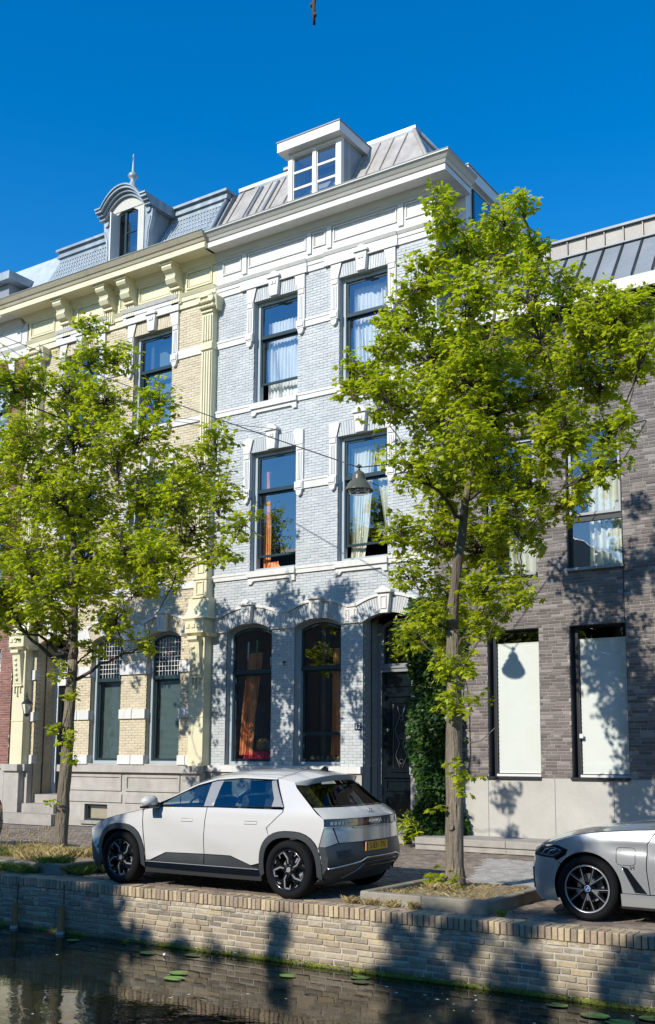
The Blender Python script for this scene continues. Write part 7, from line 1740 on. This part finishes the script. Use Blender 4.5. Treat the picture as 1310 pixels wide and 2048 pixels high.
for i in range(n):
    a, b, r = random.choice(((-10.55, 4.05, .2), (-10.45, 3.9, .25), (-10.35, 4.4, .25), (-10.55, .45, .25), (-10.35, .35, .2))); P[i] = (a + random.gauss(0, r * .6), 17.75 + random.gauss(0, .12), max(.05, b + random.gauss(0, r * .55)))
Dd = RNG.normal(size=(n, 3)) * [1, .5, .5] + [-.4, -.5, -.2]; Nn = RNG.normal(scale=.35, size=(n, 3)) + [0, -.5, 1]
leaves_mesh('young_shoots', P, Dd, Nn, RNG.uniform(.09, .16, n), M['leaf'], iv, LANCE, kind='stuff')

# ================================================================ wires and hanging lamp
def wire(label, a, b, sag, r=.010, name='overhead_wire'):
    a, b = Vector(a), Vector(b); mb = MB(); mb.tube([a.lerp(b, i / 24) - Vector((0, 0, sag * 4 * (i / 24) * (1 - i / 24))) for i in range(25)], r, 6); return tag(mb.obj(name, M['iron']), label, 'wire', 'wires over the street')
LP = Vector((-9.33, 14.3, 6.34))
wire('thin black wire running down from the upper left edge to the hanging street lamp', (-25.8, 18.35, 14.45), LP + Vector((0, 0, .27)), .12)
wire('thin black wire running on from the hanging street lamp into the larger tree crown', LP + Vector((0, 0, .27)), (-5.6, 18.28, 7.9), .10)
wire('faint black wire from the left edge to the keystone over the middle-floor window', (-25.6, 18.35, 12.45), (-14.33, 18.33, 9.22), .10, .007)
t = thing('hanging_street_lamp', 'olive bell-shaped street lamp hanging from a wire in front of the pale blue house', 'street lamp', tuple(LP))
x, y, z = LP
mb = MB(); mb.lathe([(.0, .21), (.05, .205), (.088, .175), (.108, .12), (.116, .06), (.122, .045), (.165, .01), (.238, -.125), (.25, -.14), (.24, -.143), (.12, .02)], (x, y, z), 32, 'z', False); mb.obj('lamp_shade', M['lamp_green'], t)
mb = MB(); mb.lathe([(.185, 0), (.165, -.05), (.13, -.062), (0, -.065)], (x, y, z - .13), 28, 'z', False); mb.obj('lamp_glass', M['lens_clear'], t)
mb = MB(); mb.lathe([(.02, 0), (.028, .03), (.015, .05), (.03, .07), (.03, .09), (.0, .1)], (x, y, z + .20), 10, 'z'); mb.tube([(x - .03, y, z + .27), (x - .04, y, z + .29), (x, y, z + .32), (x + .04, y, z + .29), (x + .02, y, z + .26)], .014, 6); mb.obj('lamp_hook', M['iron'], t)

# ================================================================ the bank behind the camera: trees and houses that shade the quay and show in the panes
far = [(-15.80, -1.6, 7.5, .9), (-14.90, -1.6, 7.7, .9), (-14.00, -1.5, 7.8, .75), (-13.40, -1.6, 7.3, .6), (-15.00, -1.2, 8.4, .35), (-13.75, -1.6, 8.8, .3), (-13.90, -1.6, 6.4, .9), (-15.80, -1.4, 6.2, .9), (-12.80, -1.5, 7.15, .22), (-12.10, -1.6, 7.2, .25)]
def shade_tree(label, base, blobs, k=110, per=8, ls=.16, twig=None):
    t, n = tree('bank_tree', label, [(base[0], base[1], 0), (base[0], base[1], 3.0), (base[0] + .05, base[1], 4.6), (base[0], base[1], 5.6)], [.16, .13, .09, .05], blobs, k, ls, 'far_leaf', 'trees on the near bank', per=per)
    return t
shade_tree('shade tree on the near bank behind the viewer, the leftmost one', (-14.3, -1.6), far)
shade_tree('shade tree on the near bank behind the viewer, the middle one', (-8.9, -1.7), [(-10.45, -1.5, 7.25, .20), (-10.45, -1.5, 7.6, .10), (-11.50, -1.5, 7.15, .18), (-11.10, -1.5, 6.95, .3), (-8.70, -1.6, 7.6, .35), (-8.30, -1.5, 7.3, .45), (-7.90, -1.5, 7.7, .3), (-8.90, -1.6, 6.7, .6), (-8.20, -1.6, 6.6, .6), (-8.40, -1.5, 8.1, .22), (-10.20, -1.4, 6.8, .3), (-8.90, -1.6, 5.6, .6)], 200, 8, .11)
bt = shade_tree('shade tree on the near bank with a bare twig reaching over the water', (-5.9, -1.8), [(-7.45, -1.5, 7.3, .22), (-7.20, -1.6, 7.55, .25), (-7.15, -1.5, 7.9, .16), (-6.90, -1.5, 7.1, .35), (-6.20, -1.6, 7.5, .16), (-5.95, -1.5, 7.55, .28), (-5.70, -1.6, 8.0, .2), (-7.30, -1.6, 8.75, .48), (-7.05, -1.6, 9.1, .32), (-7.85, -1.6, 8.35, .35), (-6.60, -1.6, 6.6, .5), (-5.90, -1.6, 6.7, .5), (-6.40, -1.6, 5.8, .5)], 200, 8, .11)
mb = MB(); mb.tube([(-5.6, -1.8, 5.2), (-4.6, -.6, 6.2), (-3.3, 1.2, 6.5), (-2.4, 2.5, 6.3), (-2.10, 2.95, 5.7), (-2.135, 2.99, 5.1), (-2.155, 3.0, 4.86), (-2.175, 3.0, 4.74), (-2.172, 3.0, 4.655)], [.05, .04, .03, .02, .014, .009, .0085, .008, .006], 8)
mb.lathe([(.0, -.008), (.011, 0), (0, .008)], (-2.182, 2.996, 4.735), 6, 'x'); mb.lathe([(.0, -.008), (.010, 0), (0, .008)], (-2.165, 2.996, 4.69), 6, 'x'); mb.obj('hanging_twig', M['bark_dark'], bt)
HOUSE_WORDS = ['leftmost', 'second', 'third', 'fourth', 'fifth', 'sixth', 'seventh', 'eighth', 'ninth', 'tenth', 'eleventh', 'twelfth', 'thirteenth']
x = -62; k = 0
while x < 20:
    w = random.uniform(6.5, 9); h = (15.2 if x < -27 else 10.2) + random.uniform(-.5, .5)
    hs = thing('canal_house', HOUSE_WORDS[k % 12] + ' gabled house of the row on the near bank behind the viewer', 'house', (x + w / 2, -16, 0), 'houses on the near bank')
    mb = MB(); mb.box(x, x + w - .02, -26, -15, 0, h - 2); mb.obj('wall', M['plaster_far' if k % 3 == 1 else 'brick_far'], hs)
    mb = MB(); mb.prism_y([(x, h - 2), (x + w - .02, h - 2), (x + w / 2, h + .6)], -26, -14.99); mb.obj('roof', M['roof_tile'], hs)
    for i in range(3):
        for j in range(3):
            mb = MB(); xx = x + w * (i + .5) / 3; mb.box(xx - .5, xx + .5, -15.0, -14.96, 1.2 + 3 * j, 3.2 + 3 * j); mb.obj('window', M['dark_frame'], hs)
    x += w; k += 1

for o in list(sc.objects):
    l = o.get('label')
    if l and len(l.split()) > 16: print('LONG', len(l.split()), l)
